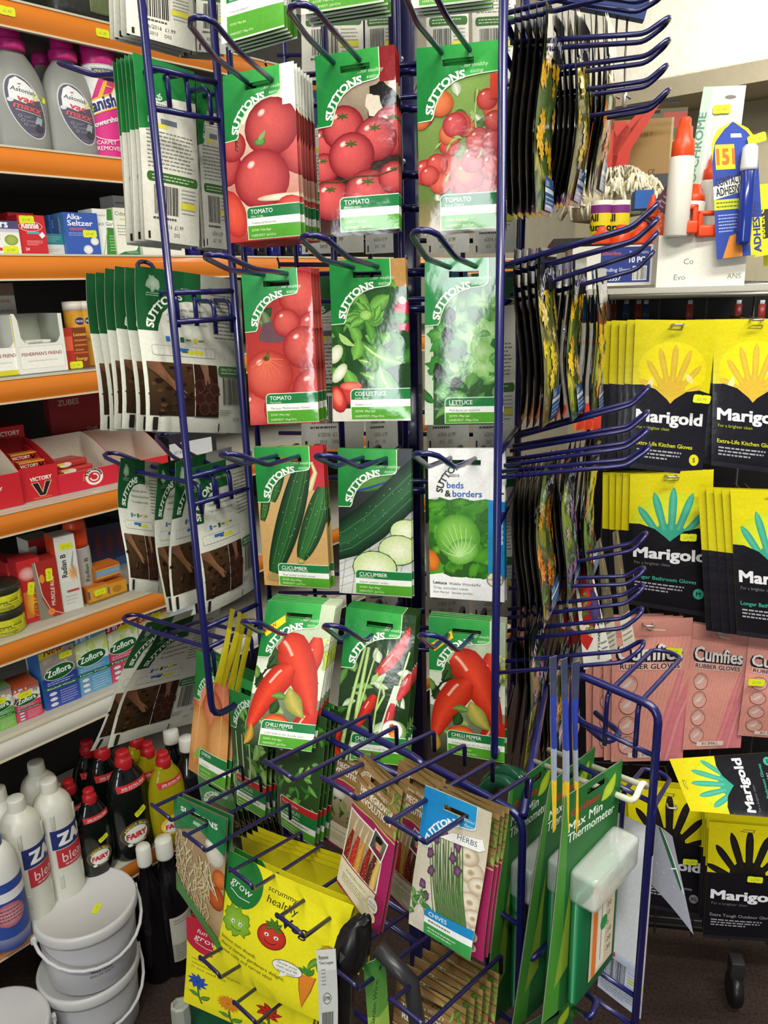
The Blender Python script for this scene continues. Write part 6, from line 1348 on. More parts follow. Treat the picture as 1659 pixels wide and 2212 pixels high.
fairy('tall black washing-up bottle with large round label, foremost of the tall ones', 263, 1620, 1.08, stk=(.004, .108, 25))
fairy('tall black washing-up bottle second in its row under the slanting packets', 217, 1601, 1.06)
fairy('tall black washing-up bottle third, cap tucked under the slanting packets', 186, 1598, 1.02)
fairy('yellow washing-up bottle with red cap, front of the yellow ones', 350, 1623, .96, False, stk=None)
fairy('yellow washing-up bottle behind the front yellow one', 316, 1602, .96, False)
fairy('yellow washing-up bottle deepest in the corner behind the slanting packets', 292, 1582, .96, False)
# dark bottles with white caps on the floor by the strip
DP = smooth([(.034, 0), (.0365, .004), (.0365, .12), (.033, .15), (.02, .178), (.0155, .19), (.0155, .205)], 2); DC = [(.0175, .2), (.018, .203), (.0175, .228), (.0155, .231), (.001, .232)]
A = Art(86, 80, '#b7b3a4'); A.rect(0, 0, 86, 32, '#9a978a'); A.lines(6, 4, 80, 30, 6, '#77746a'); A.lines(8, 66, 60, 76, 2, '#77746a'); A.poly([(43, 38), (54, 49), (43, 60), (32, 49)], '#a8423a'); A.poly([(43, 40.5), (51.5, 49), (43, 57.5), (34.5, 49)], '#e2ded2'); A.blob(43, 49, 4, 4, '#2a2622')
for i, (px, py, z, lab) in enumerate(((340, 1817, 0, True), (268, 1850, 0, False), (368, 1576, Z7, False), (402, 1592, Z7, False))):
    if z == 0:      # on the floor, just in front of the shelving
        r_ = ray(px, py); of = .052 if lab else .040; tt = ((pS - CAM).dot(NS) + of) / r_.dot(NS); g = CAM + r_ * tt; k = g.z / .232; g = g + D1 * (.014 if lab else .045); sc_ = 1.08 if lab else .9
        q = frame(V((g.x, g.y, .0006)), NS) @ Matrix.Diagonal((sc_, sc_, k, 1))
    else: q = topped(px, py, .232, z)
    bottle('chemical_bottle', ['dark bottle with white cap and pale hazard label on the floor', 'dark bottle with white cap behind the upper white tub', 'dark bottle with white cap, deeper on the bottom shelf', 'dark white capped bottle beside the onion packet'][i], q, DP, '#0d0c10', DC, '#dcdcd2', A if lab else None, -.043, .03, cyl=True, mt=GLOSSP, group='dark bottles with white caps', phi=.45, nu=14)
# --- tubs
def tub(lbl, cx, cy, z, stk=False, writing=True, hang=.055, ha=0.0):
    q = onz(cx, cy, z + .155); t = thing('plastic_tub', lbl, 'tub', frame(V((q.x, q.y, z + .0008)), V((-q.x, -q.y, 0)).normalized()), 'white lidded tubs')
    m = MB(); m.lathe(smooth([(.083, 0), (.087, .003), (.096, .128), (.0965, .14)], 2), '#c6c6ca', seg=40)
    tb_ = m.build('tub_body', PLAST, t)
    m = MB(); m.lathe([(.0985, .128), (.1015, .129), (.1025, .133), (.1025, .147), (.1, .152), (.0965, .153), (.093, .1495), (.001, .1495)], '#cdcdcc', seg=44); ld_ = m.build('lid', PLAST, t)
    pts = []
    for k in range(15):
        a = math.pi * (1 + k / 14) + ha; pts.append((.106 * math.cos(a), .106 * math.sin(a), .125 - hang * math.sin(math.pi * k / 14) ** .8))
    m = MB(); m.tube(pts, .0035, '#d0d0d2', seg=8); m.build('handle', PLAST, t)
    for s in (-1, 1):
        m = MB(); m.box(-.006, -.006, -.008, .006, .006, .008, '#d6d6d4', r=.002, M=Matrix.Translation((s * .104 * math.cos(ha), s * .104 * math.sin(ha), .124))); m.build('handle_lug', PLAST, t)
    if writing:
        A = Art(70, 24); A.text('WESTLAB', 35, 13, 7, '#5c5a62', align='C', bold=.01); A.text('EPSOM SALT', 35, 3, 6, '#77757c', align='C'); m = MB(); m.art(A, wrapfn(smooth([(.083, 0), (.087, .003), (.096, .128), (.0965, .14)], 2), 1, 1, -.024, .040), nu=20, nv=6); m.build('printed_lettering', MATTE, tb_)
    if stk:
        m = MB(); ca, sa = math.cos(1.1), math.sin(1.1); m.art(TA, lambda a, b, l: (((a - 13) * ca - (b - 6.5) * sa) * .001 + .02, ((a - 13) * sa + (b - 6.5) * ca) * .001 - .03, .1502 + l * .001)); m.build('price_sticker', MATTE, ld_)
    return t
tub('white lidded tub with a small yellow sticker on its lid, top of the stack', 182, 1945, .1535, True, ha=.25, hang=.05)
tub('white lidded tub at the bottom of the stack of two', 190, 2074, 0, hang=.06, ha=.2)
tub('white lidded tub standing alone, cut off by the photo corner', -16, 2224, 0, writing=False, hang=.06, ha=-.1)
# --- green container with grey nozzle under the yellow packets
q = onz(388, 2168, .30); t = thing('jerrycan', 'dark green container with a grey octagonal cap under the yellow packets', 'can', frame(V((q.x, q.y, 0)), V((-.2, -1, 0))))
m = MB(); m.box(-.035, -.04, .001, .14, .09, .235, '#0f4f36', r=.02); m.build('container_body', PLAST, t)
m = MB(); m.lathe([(.012, .232), (.014, .25), (.0145, .262)], '#0f4f36', seg=12); m.build('neck', PLAST, t)
m = MB(); m.lathe([(.0165, .258), (.0175, .26), (.0165, .298), (.012, .3), (.01, .293), (.001, .292)], '#a3a79c', seg=8, smooth=False); m.build('cap', PLAST, t)
# ------------------------------------------------------------------ right: wire gondola with rubber gloves
NG = V((-.17, -.985, 0)).normalized(); DG_ = V((.985, -.17, 0)).normalized(); pG = P(1450, 850, 1.25)
gpos = onplane(1500, 1100, pG - NG * .12, NG)
MGo = frame(V((gpos.x, gpos.y, 0)), NG); MGi = MGo.inverted()
gon = thing('wire_gondola', 'grey wire mesh display unit on castors carrying the rubber gloves', 'display stand', MGo)
def GL_(px, py, b=0.0): return MGi @ onplane(px, py, pG - NG * b, NG)
zt = GL_(1500, 634, .12).z; xl = GL_(1318, 800, .12).x; xr = xl + .62; DARKW = '#6f6f6a'
def gpart(nm, paths, r=.003, c=DARKW, m_=STEEL):
    m = MB()
    for p in paths: m.tube(p, r, c, seg=7)
    return m.build(nm, m_, gon)
for dz, dy in ((0, 0), (.012, -.05), (.0, -.12), (.014, .03)): gpart('top_rail', [[(xl - .02, dy, zt + dz), (xr, dy, zt + dz)]], .0042, '#8c8a82')
for k in range(9):
    x = xl + .075 * k; gpart('mesh_upright', [[(x, 0, .16), (x, 0, zt)]], .0022)
for k in range(14):
    z = .2 + (zt - .2) * k / 14; gpart('mesh_bar', [[(xl, .003, z), (xr, .003, z)]], .0018)
m = MB(); m.box(xl + .1, .06, .118, xr, .16, .13, '#0e0d0d', r=.003); m.build('base_tray', PAINT, gon)
for x in (GL_(1592, 2085, .12).x, xr - .02):
    m = MB(); m.box(x - .014, -.012, .07, x + .014, .02, .112, '#2a2a2a', r=.003); m.build('castor_fork', PAINT, gon)
    m = MB(); m.lathe([(.03, -.012), (.036, -.008), (.036, .008), (.03, .012)], '#191919', seg=20, M=Matrix.Translation((x, .0, .0375)) @ Matrix.Rotation(math.pi / 2, 4, 'Y')); m.build('castor_wheel', PLAST, gon)
for x, y in ((1462, 700), (1632, 690), (1448, 1026), (1640, 1085), (1400, 1345), (1556, 1360), (1450, 1735), (1600, 1800)):
    q = GL_(x, y); gpart('hook', [rounded([(q.x - .008, .0, q.z), (q.x - .008, -.135, q.z), (q.x + .008, -.135, q.z), (q.x + .008, .0, q.z)], .004, 3)], .0018, '#b9b6ac')
q = GL_(1258, 712); gpart('side_hook', [[(xl, -.0, q.z), (q.x - .03, q.y, q.z)], [(xl, 0, q.z), (xl, 0, q.z - .08)]], .0022, '#b9b6ac')
# back panel of dark goods behind the mesh
m = MB(); m.box(xl - .02, .17, .14, xr, .18, zt + .0, '#171514'); m.build('back_board', PAINT, gon)
def hand(A, cx, cy, s, c, e=None, rot=0):
    ca, sa = math.cos(math.radians(rot)), math.sin(math.radians(rot))
    T = lambda x, y: (cx + s * (x * ca - y * sa), cy + s * (x * sa + y * ca))
    A.poly([T(-.62, -.5), T(-.3, -1.05), T(0, -1.25), T(.3, -1.05), T(.62, -.5), T(.6, .05), T(.3, .35), T(-.3, .35), T(-.6, .05)], c)
    for bx, by, a, L, w in ((-.42, -.05, 122, 1.25, .27), (-.2, .1, 104, 1.5, .27), (.04, .12, 88, 1.6, .28), (.26, .1, 71, 1.48, .27), (.45, -.05, 50, 1.2, .25), (-.4, -.4, 150, 1.15, .26), (.42, -.45, 28, 1.0, .24)):
        an = math.radians(a); pts = []
        for k in range(9): pts.append(T(bx + L * k / 8 * math.cos(an), by + L * k / 8 * math.sin(an)))
        A.stroke(pts, [w * s * q for q in (.8, .9, .9, .95, 1, 1, .95, .75, .2)], e or c, mixc(c, '#000000', .12))
def a_glove(kind):
    W, H = 120, 236
    A = Art(W, H, '#dccf10'); YL = '#d9ca10'; r = random.Random(3)
    bt = .42 * H
    if kind == 'kitchen':
        A.ell(60, 160, 52, 44, '#f3e21c', '#e9da10', n=24); hand(A, 60, 138, 36, '#dfb83a', '#e3c23c'); A.leaf(22, 128, 22, 9, 60, '#efe2a0'); A.leaf(92, 140, 22, 9, 120, '#f0e08a')
        A.poly([(-1, 0), (121, 0), (121, .54 * H), (104, .56 * H), (84, .545 * H), (66, .49 * H), (60, .46 * H), (54, .49 * H), (36, .55 * H), (16, .575 * H), (-1, .57 * H)], '#17161f')
        sub, sc_, sz = 'Extra-Life Kitchen Gloves', '#d8d62a', 'S'
    elif kind == 'bath':
        A.ell(60, 150, 58, 54, '#dfe63a', '#c9cf18', n=24); hand(A, 60, 136, 43, '#3aa388', '#55b89a')
        A.poly([(-1, 0), (121, 0), (121, .60 * H), (100, .615 * H), (80, .59 * H), (66, .54 * H), (60, .515 * H), (54, .54 * H), (38, .6 * H), (16, .635 * H), (-1, .635 * H)], '#141318')
        sub, sc_, sz = 'Longer Bathroom Gloves', '#3fae94', 'M'
    else:
        hand(A, 60, 150, 44, '#1a1714', '#231f1b')
        A.poly([(-1, 0), (121, 0), (121, .585 * H), (100, .6 * H), (60, .62 * H), (30, .605 * H), (-1, .6 * H)], '#121118')
        sub, sc_, sz = 'Extra Tough Outdoor Gloves', '#8f8f94', 'XL'
    y = {'kitchen': .33, 'bath': .385, 'tough': .38}[kind] * H
    A.text('Marigold', 8, y, 19, '#e9e8ec', bold=.035, fit=104); A.text('For a brighter clean', 9, y - 12, 5.2, '#b9c02c' if kind == 'kitchen' else '#77797c', fit=52)
    A.text(sub, 8, y - 38, 6.6, sc_, bold=.015, fit=92); A.lines(10, y - 60, 84, y - 43, 3, '#a9a9ae', th=.45)
    A.ell(104, y - 54, 8, 9, '#e0d81c' if kind == 'kitchen' else ('#3fae94' if kind == 'bath' else '#7d7d80')); A.text(sz, 104, y - 57.5, 7, '#17161f', align='C', bold=.02)
    A.rect(0, 0, W, 8, '#24232c'); A.poly([(48, 222), (56, 227), (72, 227), (70, 221)], '#8b8428'); A.poly([(51, 223), (57, 225.6), (69, 225.6), (68, 222.4)], '#d8cc2a')
    return A
PGK = Art(120, 236, '#d9cc12'); PGK.rect(0, 0, 120, 130, '#17161f')
KIT, BATH, TOUGH = a_glove('kitchen'), a_glove('bath'), a_glove('tough')
def gl(label, quad, A, behind=0, short='', off=(-.85, .6, 0), step=.012, seed=0, d=0.0, grp='rubber glove packs', stk=None, tilt=0, B=None, m=None, amp=.004, bulge=3.2, n=None, name='glove_pack', edge='#8f8a20'):
    A2 = Art(A.W, A.H, '#d2c510'); A2.poly([(-1, 0), (A.W + 1, 0), (A.W + 1, .56 * A.H), (-1, .575 * A.H)], '#17161f')
    r_ = pack(name, label, quad, pG + NG * d, n or NG, A, B or PGK, m or BAGM, tilt, behind, step, V(off).normalized(), '{} pack from the front of ' + short, grp, seed, amp, None, bulge, .8, 'rubber gloves', edge, nx=8, ny=12, thick=.6, A2=None if edge != "#8f8a20" else A2)
    if stk:
        o = r_[0]; q = onplane(stk[0], stk[1], pG + NG * (d + .012), NG); l = o.matrix_world.inverted() @ q
        sticker(o, l.x, l.y, l.z, stk[2] if len(stk) > 2 else -6, TB)
    return r_
gl('yellow and black kitchen glove pack with a price sticker, front of its hook', [(1372, 690), (1547, 692), (1518, 1030), (1360, 1008)], KIT, 5, 'the kitchen glove stack', seed=201, stk=(1516, 862), step=.0125)
gl('yellow and black kitchen glove pack cut off by the photo edge', [(1543, 690), (1722, 688), (1702, 1026), (1536, 1004)], KIT, 3, 'the cut off kitchen glove stack', seed=202, off=(-.4, 1, 0), step=.02)
gl('bathroom glove pack with a teal hand and a price sticker', [(1361, 1024), (1542, 1014), (1529, 1332), (1355, 1306)], BATH, 4, 'the teal hand bathroom stack', seed=203, stk=(1487, 1161, 0), step=.0115)
gl('bathroom glove pack with a teal hand, cut off by the photo edge, hanging closer', [(1577, 1056), (1760, 1062), (1752, 1392), (1592, 1372)], BATH, 4, 'the cut off bathroom stack', seed=204, d=.05, step=.012, off=(-.85, .6, 0))
def a_pink(ph=0):
    A = Art(110, 200, '#e09a8c'); r = random.Random(ph)
    for k in range(26): A.stroke([(-20 + k * 6, 0), (20 + k * 6, 200)], .7, '#d4897c')
    A.poly([(62, 0), (110, 0), (110, 120), (84, 60)], '#d97f86'); A.stroke([(66, 10), (84, 70), (100, 130)], [10, 12, 8], '#e28d92', '#cf747a'); A.stroke([(84, 0), (98, 60), (110, 90)], [9, 9, 7], '#e59a9c', '#cd7078')
    A.rect(0, 176, 110, 200, '#c98478', '#d8978a'); A.stroke([(50, 186), (74, 184)], 1.6, '#d8cdb4'); A.stroke([(44, 190), (54, 183)], 1.2, '#8f6258')
    for dx, dy, c, b in ((-1.6, -2.2, '#1e1a2c', .07), (-.8, -1.1, '#1e1a2c', .07), (0, 0, '#ece4dc', .025)): A.text('Cumfies', 9 + dx, 145 + dy, 22, c, bold=b, fit=90)
    A.rect(10, 131, 98, 142, '#e2b4a8'); A.text('RUBBER GLOVES', 12, 133, 7, '#2a2430', bold=.015, fit=84)
    for k in range(4):
        y = 112 - k * 29; A.ell(24, y, 13.5, 13.5, '#5c4a48', n=24); A.ell(24, y, 12.6, 12.6, '#e2a89c', n=24); A.leaf(16, y - 4, 17, 9, 30, '#e6d8d0', '#c9a8a0'); A.arc(('PATTERNED', 'ROLLED CUFF', 'EASY GRIP', 'FLOCK LINED')[k], 24, y, 9.4, 160, 20, 2.8, '#4a3a3a')
    A.rect(26, 6, 76, 14, '#e6d6c8'); A.text('8½ SMALL', 51, 8, 5, '#4a3a3a', align='C', bold=.01); return A
PK = a_pink(); PKB = Art(110, 200, '#c98a80')
gl('pink rubber glove pack with a yellow sticker on its lettering, front of its hook', [(1322, 1338), (1497, 1334), (1474, 1642), (1320, 1646)], PK, 3, 'the stickered pink glove stack', seed=205, stk=(1456, 1407, 0), B=PKB, edge='#d8a096', off=(-1, .6, 0), step=.016)
gl('pink rubber glove pack in the middle of the pink row', [(1497, 1346), (1622, 1366), (1600, 1616), (1474, 1616)], PK, 1, 'the middle pink glove stack', seed=206, B=PKB, edge='#d8a096', d=-.01, off=(-.15, 1, 0), n=V((-.3, -.95, 0)), stk=(1582, 1370, 10))
gl('pink rubber glove pack cut off by the photo edge', [(1618, 1372), (1760, 1392), (1740, 1600), (1594, 1590)], PK, 1, 'the cut off pink glove stack', seed=207, B=PKB, edge='#d8a096', d=.015, off=(0, 1, 0), stk=(1634, 1474, 0))
gl('black outdoor glove pack with yellow top, beside the white barcode card', [(1352, 1690), (1530, 1712), (1516, 1984), (1372, 1960)], TOUGH, 2, 'the outdoor glove stack beside the barcode card', seed=208, stk=(1491, 1862, 0), d=.0, off=(-.3, 1, 0))
gl('black outdoor glove pack with a black hand on yellow, lowest of all gloves', [(1532, 1776), (1702, 1792), (1700, 2036), (1518, 2028)], TOUGH, 3, 'the lowest glove stack', seed=209, stk=(1631, 1900, 0), d=.045, off=(-.05, .6, .8), step=.016)
gl('bathroom glove pack lying sideways on the lowest gloves, teal fingers to one side', [(1492, 1752), (1446, 1640), (1690, 1622), (1726, 1770)], BATH, 0, '', seed=210, d=.02, tilt=-25)
# --- goods on the gondola's top
def gbox(name, label, x0, x1, yt, yb, b, dep, c, side, top, art=None, cat='box', yaw=0, M_=None, group=None):
    a = onplane(x0, (yt + yb) / 2, pG - NG * b, NG); e = onplane(x1, (yt + yb) / 2, pG - NG * b, NG); w = (e - a).length
    z0 = onplane((x0 + x1) / 2, yb, pG - NG * b, NG).z; h = onplane((x0 + x1) / 2, yt, pG - NG * b, NG).z - z0
    m = MB(); m.box(0, 0, 0, w, dep, h, side, top=top); A = Art(w * 1000, h * 1000, c)
    if art: art(A, A.W, A.H)
    m.flat(A, 0, 0, 0)
    return one(name, label, cat, m, M_ or MATTE, frame(V((a.x, a.y, z0)), NG) @ Matrix.Rotation(math.radians(yaw), 4, 'Z'), group)
def a_wbox(A, W, H):
    A.rect(W * .2, H * .14, W * .545, H * .96, '#263a86'); A.text('Silverline', W * .21, H * .78, 6, '#c0524a', bold=.02); A.text('Box Contains', W * .4, H * .8, 5, '#c9d0e6', fit=W * .13); A.text('10 PCS', W * .4, H * .6, 9, '#eef0f6', bold=.03, fit=W * .13); A.text('Sanding Sheets', W * .21, H * .4, 6, '#c9d0e6', bold=.01); A.text('715557', W * .22, H * .19, 7, '#e2e6f0', bold=.02); A.barcode(W * .43, H * .2, W * .09, H * .3, 5)
    A.text('Co', W * .82, H * .5, 8, '#6a665c'); A.text('Evo', W * .8, H * .16, 8, '#6a665c')
gbox('carton', 'long white carton with a dark blue label on the top shelf', 1236, 1548, 528, 622, .10, .22, '#d9d6c8', '#c9c6b8', '#cfccbe', a_wbox)
gbox('carton', 'torn white display carton standing at the end of the long one', 1420, 1612, 505, 622, .05, .1, '#e2dfd2', '#d2cfc2', '#8a877c', lambda A, W, H: (A.text('Co', W * .3, H * .45, 9, '#77736a'), A.text('Evo', W * .2, H * .16, 9, '#77736a'), A.text('ANS', W * .8, H * .16, 8, '#77736a'), A.poly([(W * .02, H), (W * .1, H * .93), (W * .3, H * .97), (W * .5, H * .9), (W * .5, H)], '#c9c4b4')))
m = MB()
m = gbox('shelf_rack', 'white wire rack shelf under the cartons', 1236, 1700, 620, 632, .03, .34, '#b5b2a6', '#a3a094', '#b5b2a6', cat='shelf')
def gat(px, py, b): return onplane(px, py, pG - NG * b, NG)
def standing(px, py, b, tilt=0, roll=0): return frame(gat(px, py, b), NG, tilt, roll)
ORG = '#dd4a22'
def cartridge(label, px, pb, pt, b, roll):
    q0, q1 = gat(px[0], pb, b), gat(px[1], pt, b); L = (q1 - q0).length; t = thing('sealant_tube', label, 'sealant tube', frame(q0, NG, 0, roll), 'white sealant tubes'); k = L
    m = MB(); m.lathe([(.017, 0), (.0185, .003), (.0185, .66 * k), (.015, .69 * k), (.009, .7 * k)], '#d9d5c9', seg=22); m.build('tube_body', PLAST, t)
    m = MB(); m.lathe([(.0155, .66 * k), (.017, .68 * k), (.0165, .8 * k), (.0125, .83 * k), (.0115, .92 * k), (.009, .925 * k), (.0085, .985 * k), (.006, k), (.0005, k)], ORG, seg=14); m.build('nozzle_cap', PLAST, t)
cartridge('tall white sealant tube with an orange nozzle standing in the torn carton', (1459, 1467), 512, 254, .04, 1)
cartridge('white sealant tube with an orange nozzle behind the blue adhesive card', (1525, 1545), 512, 330, .12, 3)
cartridge('short white sealant tube with an orange nozzle leaning beside the tall one', (1488, 1500), 512, 398, .07, 3)
def trigger(label, x0, y0, x1, y1, b, yaw):
    a, e = gat(x0, y1, b), gat(x1, y0, b); w = abs((e - a).dot(DG_)); h = e.z - a.z
    m = MB(); m.box(0, 0, 0, w, .03, h * .45, ORG, r=.003); m.box(0, .005, h * .4, w * .2, .025, h, ORG, r=.003); m.box(w * .8, .005, h * .4, w, .025, h, ORG, r=.003); m.box(0, .005, h * .82, w, .025, h, ORG, r=.003)
    one('tube_cap', label, 'cap', m, PLAST, frame(a, NG) @ Matrix.Rotation(math.radians(yaw), 4, 'Z'), 'orange tube caps')
trigger('square orange tube end with a notched handle in front of the tall sealant tube', 1444, 440, 1510, 507, .03, -6)
trigger('square orange tube end with a loop handle beside the blue adhesive card', 1508, 452, 1572, 512, .035, 8)
for i, (x0, y0, x1, y1) in enumerate(((1278, 488, 1322, 528), (1316, 484, 1366, 528), (1360, 478, 1412, 528), (1400, 458, 1446, 528), (1396, 420, 1424, 470))):
    a, e = gat(x0, y1, .12), gat(x1, y0, .12); w = abs((e - a).dot(DG_)); h = e.z - a.z
    m = MB(); m.lathe(smooth([(w * .5, 0), (w * .52, .004), (w * .45, h * .55), (w * .28, h * .7), (w * .2, h * .97), (.001, h)], 2), ORG if i != 3 else '#d8562c', seg=14)
    one('tube_cap', 'orange cap lying in the row behind the long carton, %s along from the mop heads' % ['first', 'second', 'third', 'fourth', 'fifth'][i], 'cap', m, PLAST, frame((a + e) / 2 - V((0, 0, h / 2)), NG), 'orange caps behind the long carton')
def gcard(name, label, quad, A, B, b, tilt=0, cat='blister card', amp=.001, m=None, shape=None):
    M, cs, nn = quadframe(quad, pG - NG * b, NG, tilt)
    o = sheet(name, A, B, m or MATTE, cs, bulge=.4, bend=wob(7, amp), M=M, thick=1.0, edge='#d0cdc0', slot=None, shape=shape, ny=20); tag(o, label, cat); return o, M, cs
A = Art(60, 190, '#dcdad2'); A.rect(0, 0, 14, 190, '#bcd0c0'); A.text('PRO-CHROME', 10, 8, 11, '#5c8a74', bold=.03, rot=90, fit=140); A.ell(40, 172, 8, 3.4, '#7d776a'); A.rrect(20, 20, 56, 150, 4, '#c9c9c4')
for k in range(7): A.rect(24 + 4.4 * k, 26, 26 + 4.4 * k, 138, '#efefec'); 
o, M, cs = gcard('blister_card', 'tall pale blister card of slim metal bits behind the sealant tubes', [(1520, 188), (1612, 184), (1580, 440), (1478, 436)], A, Art(60, 190, '#c9c6ba'), .10, -4)
sticker(o, .004, -.003, .052, 0, TA)
A = Art(80, 210, '#23409c'); A.poly([(0, 210), (0, 150), (6, 180), (18, 200), (40, 210)], '#d8d028'); A.poly([(80, 210), (80, 170), (70, 196), (50, 210)], '#d8cf2a'); A.poly([(3, 150), (8, 178), (20, 196), (40, 206), (60, 198), (70, 182), (72, 150)], '#2746a8')
A.poly([(0, 112), (56, 132), (56, 104), (0, 92)], '#e6e4dc'); A.rect(6, 138, 40, 176, '#e2dc2a'); A.text('151', 9, 146, 24, '#d0701e', bold=.05, fit=30); A.rect(34, 186, 56, 192, '#e9e8e2'); A.text('CONTACT', 5, 112, 13, '#2a2a2a', bold=.03, rot=6, fit=44); A.text('ADHESIVE', 5, 97, 13, '#2a2a2a', bold=.03, rot=6, fit=46)
A.rect(0, 76, 52, 92, '#c9cf2a'); A.lines(4, 78, 48, 90, 2, '#5a6a1a'); A.lines(6, 40, 40, 70, 6, '#a9b8e0'); A.poly([(10, 0), (44, 0), (44, 40), (24, 34)], '#e28a2c'); A.poly([(58, 0), (80, 0), (80, 60), (58, 60)], '#d8d028'); A.text('ADHESIVE', 76, 4, 12, '#2a3a7c', bold=.04, rot=90, fit=80)
o, M, cs = gcard('blister_card', 'blue and yellow adhesive blister card with a rounded top', [(1534, 264), (1632, 262), (1650, 548), (1548, 560)], A, Art(80, 210, '#c9c4ae'), .02, -3, shape=lambda t: 1 if t < .8 else max(.05, math.sqrt(max(0, 1 - ((t - .8) / .2) ** 2))))
m = MB(); m.lathe([(.009, -.075), (.0105, -.07), (.0105, .03), (.008, .034)], '#1f3486', seg=16); m.lathe([(.012, .03), (.0125, .034), (.011, .062), (.007, .066), (.001, .066)], '#d9dde2', seg=10)
mo = m.build('glue_tube', GLOSSP, o, Matrix.Translation((.012, -.012, -.005)))
sticker(o, .022, -.004, .07, 15, TA)
A = Art(70, 170, '#e0d61e'); A.rect(6, 40, 64, 110, '#2a2a26'); A.text('SUPER GLUE', 20, 44, 12, '#e0d61e', bold=.03, rot=90, fit=100)
for i, (x, y) in enumerate(((1622, 400), (1642, 420))):
    o, M, cs = gcard('blister_card', 'yellow and black glue card %s the blue adhesive card at the photo edge' % ['just behind', 'farther behind'][i], [(x, y), (x + 90, y - 8), (x + 92, y + 140), (x + 8, y + 156)], A, Art(70, 170, '#c9c4ae'), .06 + .03 * i, -6)
def a_ap(A, W, H): A.rect(0, 0, W, H * .62, '#e0cf1e'); A.rect(0, H * .86, W, H, '#f0ede0'); A.rect(0, H * .62, W, H * .86, '#7a2a7c'); A.rect(W * .8, 0, W, H, '#6aa83a'); A.text('All', W * .2, H * .38, 12, '#1e1c18', bold=.03); A.text('Purpose', W * .12, H * .1, 12, '#1e1c18', bold=.03, fit=W * .75)
for i in range(2):
    a, e = gat(1298 + 36 * i, 506, .17), gat(1298 + 36 * i, 434, .17); A = Art(88, (e.z - a.z) * 1000, '#e0cf1e'); a_ap(A, A.W, A.H)
    bottle('filler_tube', 'yellow purple banded filler bottle beside the mop heads, %s of two' % ['first', 'second'][i], frame(a, NG), [(.017, 0), (.018, .002), (.018, e.z - a.z)], '#d8c81e', None, None, A, -.044, .0, cyl=True, group='yellow filler bottles', cat='bottle', nu=14, phi=.1)
q0 = gat(1375, 492, .14)
A = Art(44, 120, '#4a2436'); A.text('all purpose', 30, 14, 10, '#c98a9a', bold=.02, rot=90, fit=90); A.lines(4, 8, 16, 110, 14, '#a87a8a')
m = MB(); m.box(0, 0, 0, .044, .03, .12, '#3f1e2e'); m.flat(A, 0, 0, 0); one('adhesive_box', 'dark purple adhesive box leaning over the filler bottles', 'box', m, MATTE, frame(q0, NG, 0, 36))
gbox('box', 'small bright blue box behind the leaning purple box', 1372, 1412, 410, 450, .2, .05, '#2a62b4', '#24549c', '#5f93d0')
# --- shelf of do-it-yourself goods further back
pD = P(1370, 330, 1.75); 
def dat(px, py, b=0): return onplane(px, py, pD - NG * b, NG)
a, e = dat(1252, 372), dat(1460, 372); zsd = dat(1330, 385).z
m = MB(); m.box(-.05, 0, -.025, (e - a).length + .15, .35, 0, '#232326', r=.002); m.box(-.05, -.006, -.027, (e - a).length + .15, 0, .002, '#4a4c50')
one('shelf', 'dark shelf edge carrying the cardboard box and red scrapers', 'shelf', m, PAINT, frame(V((a.x, a.y, zsd)), NG) @ Matrix.Rotation(-.12, 4, 'Z'))
def dbox(label, x0, x1, yt, b, dep, c, s, tp, art, name='cardboard_box', yaw=0):
    a, e = dat(x0, 320, b), dat(x1, 320, b); h = dat((x0 + x1) / 2, yt, b).z - zsd; w = (e - a).length
    m = MB(); m.box(0, 0, 0, w, dep, h, s, top=tp); A = Art(w * 1000, h * 1000, c); art(A, A.W, A.H); m.flat(A, 0, 0, 0)
    return one(name, label, 'box', m, MATTE, frame(V((a.x, a.y, zsd + .001)), NG) @ Matrix.Rotation(math.radians(yaw), 4, 'Z'))
dbox('brown cardboard box with small printed marks behind the red scrapers', 1322, 1452, 258, .10, .16, '#a8854c', '#94733e', '#b8955a', lambda A, W, H: (A.text('CE', W * .62, H * .12, 10, '#4a3a1e', bold=.01), A.text('D F M T', W * .36, H * .72, 9, '#77602e'), A.rect(W * .96, 0, W, H, '#c9b486'), A.lines(W * .1, H * .1, W * .4, H * .16, 1, '#5c4a26')))
dbox('pale brown carton beyond the cardboard box', 1448, 1560, 300, .16, .14, '#b5a078', '#a08c66', '#c2ae86', lambda A, W, H: A.lines(8, 8, W - 20, 40, 2, '#8a7650'))
dbox('dark green tinted box up behind the cardboard box', 1395, 1480, 235, .27, .05, '#4a4a36', '#3c3c2c', '#5a5a44', lambda A, W, H: A.rect(W * .4, H * .75, W, H * .95, '#8a3a30'))
a = dat(1278, 345, .03); h = dat(1278, 215, .03).z - zsd
bottle('paint_kettle', 'dark grey ridged tub beside the red scrapers', frame(V((a.x, a.y, zsd + .001)), NG), [(.036, 0)] + [(.037 + .002 * (k % 2), .006 + (h - .02) * k / 12) for k in range(13)] + [(.034, h - .008)], '#3f4540', [(.036, h - .012), (.039, h - .01), (.039, h - .002), (.001, h)], '#2a2a2c', cat='tub')
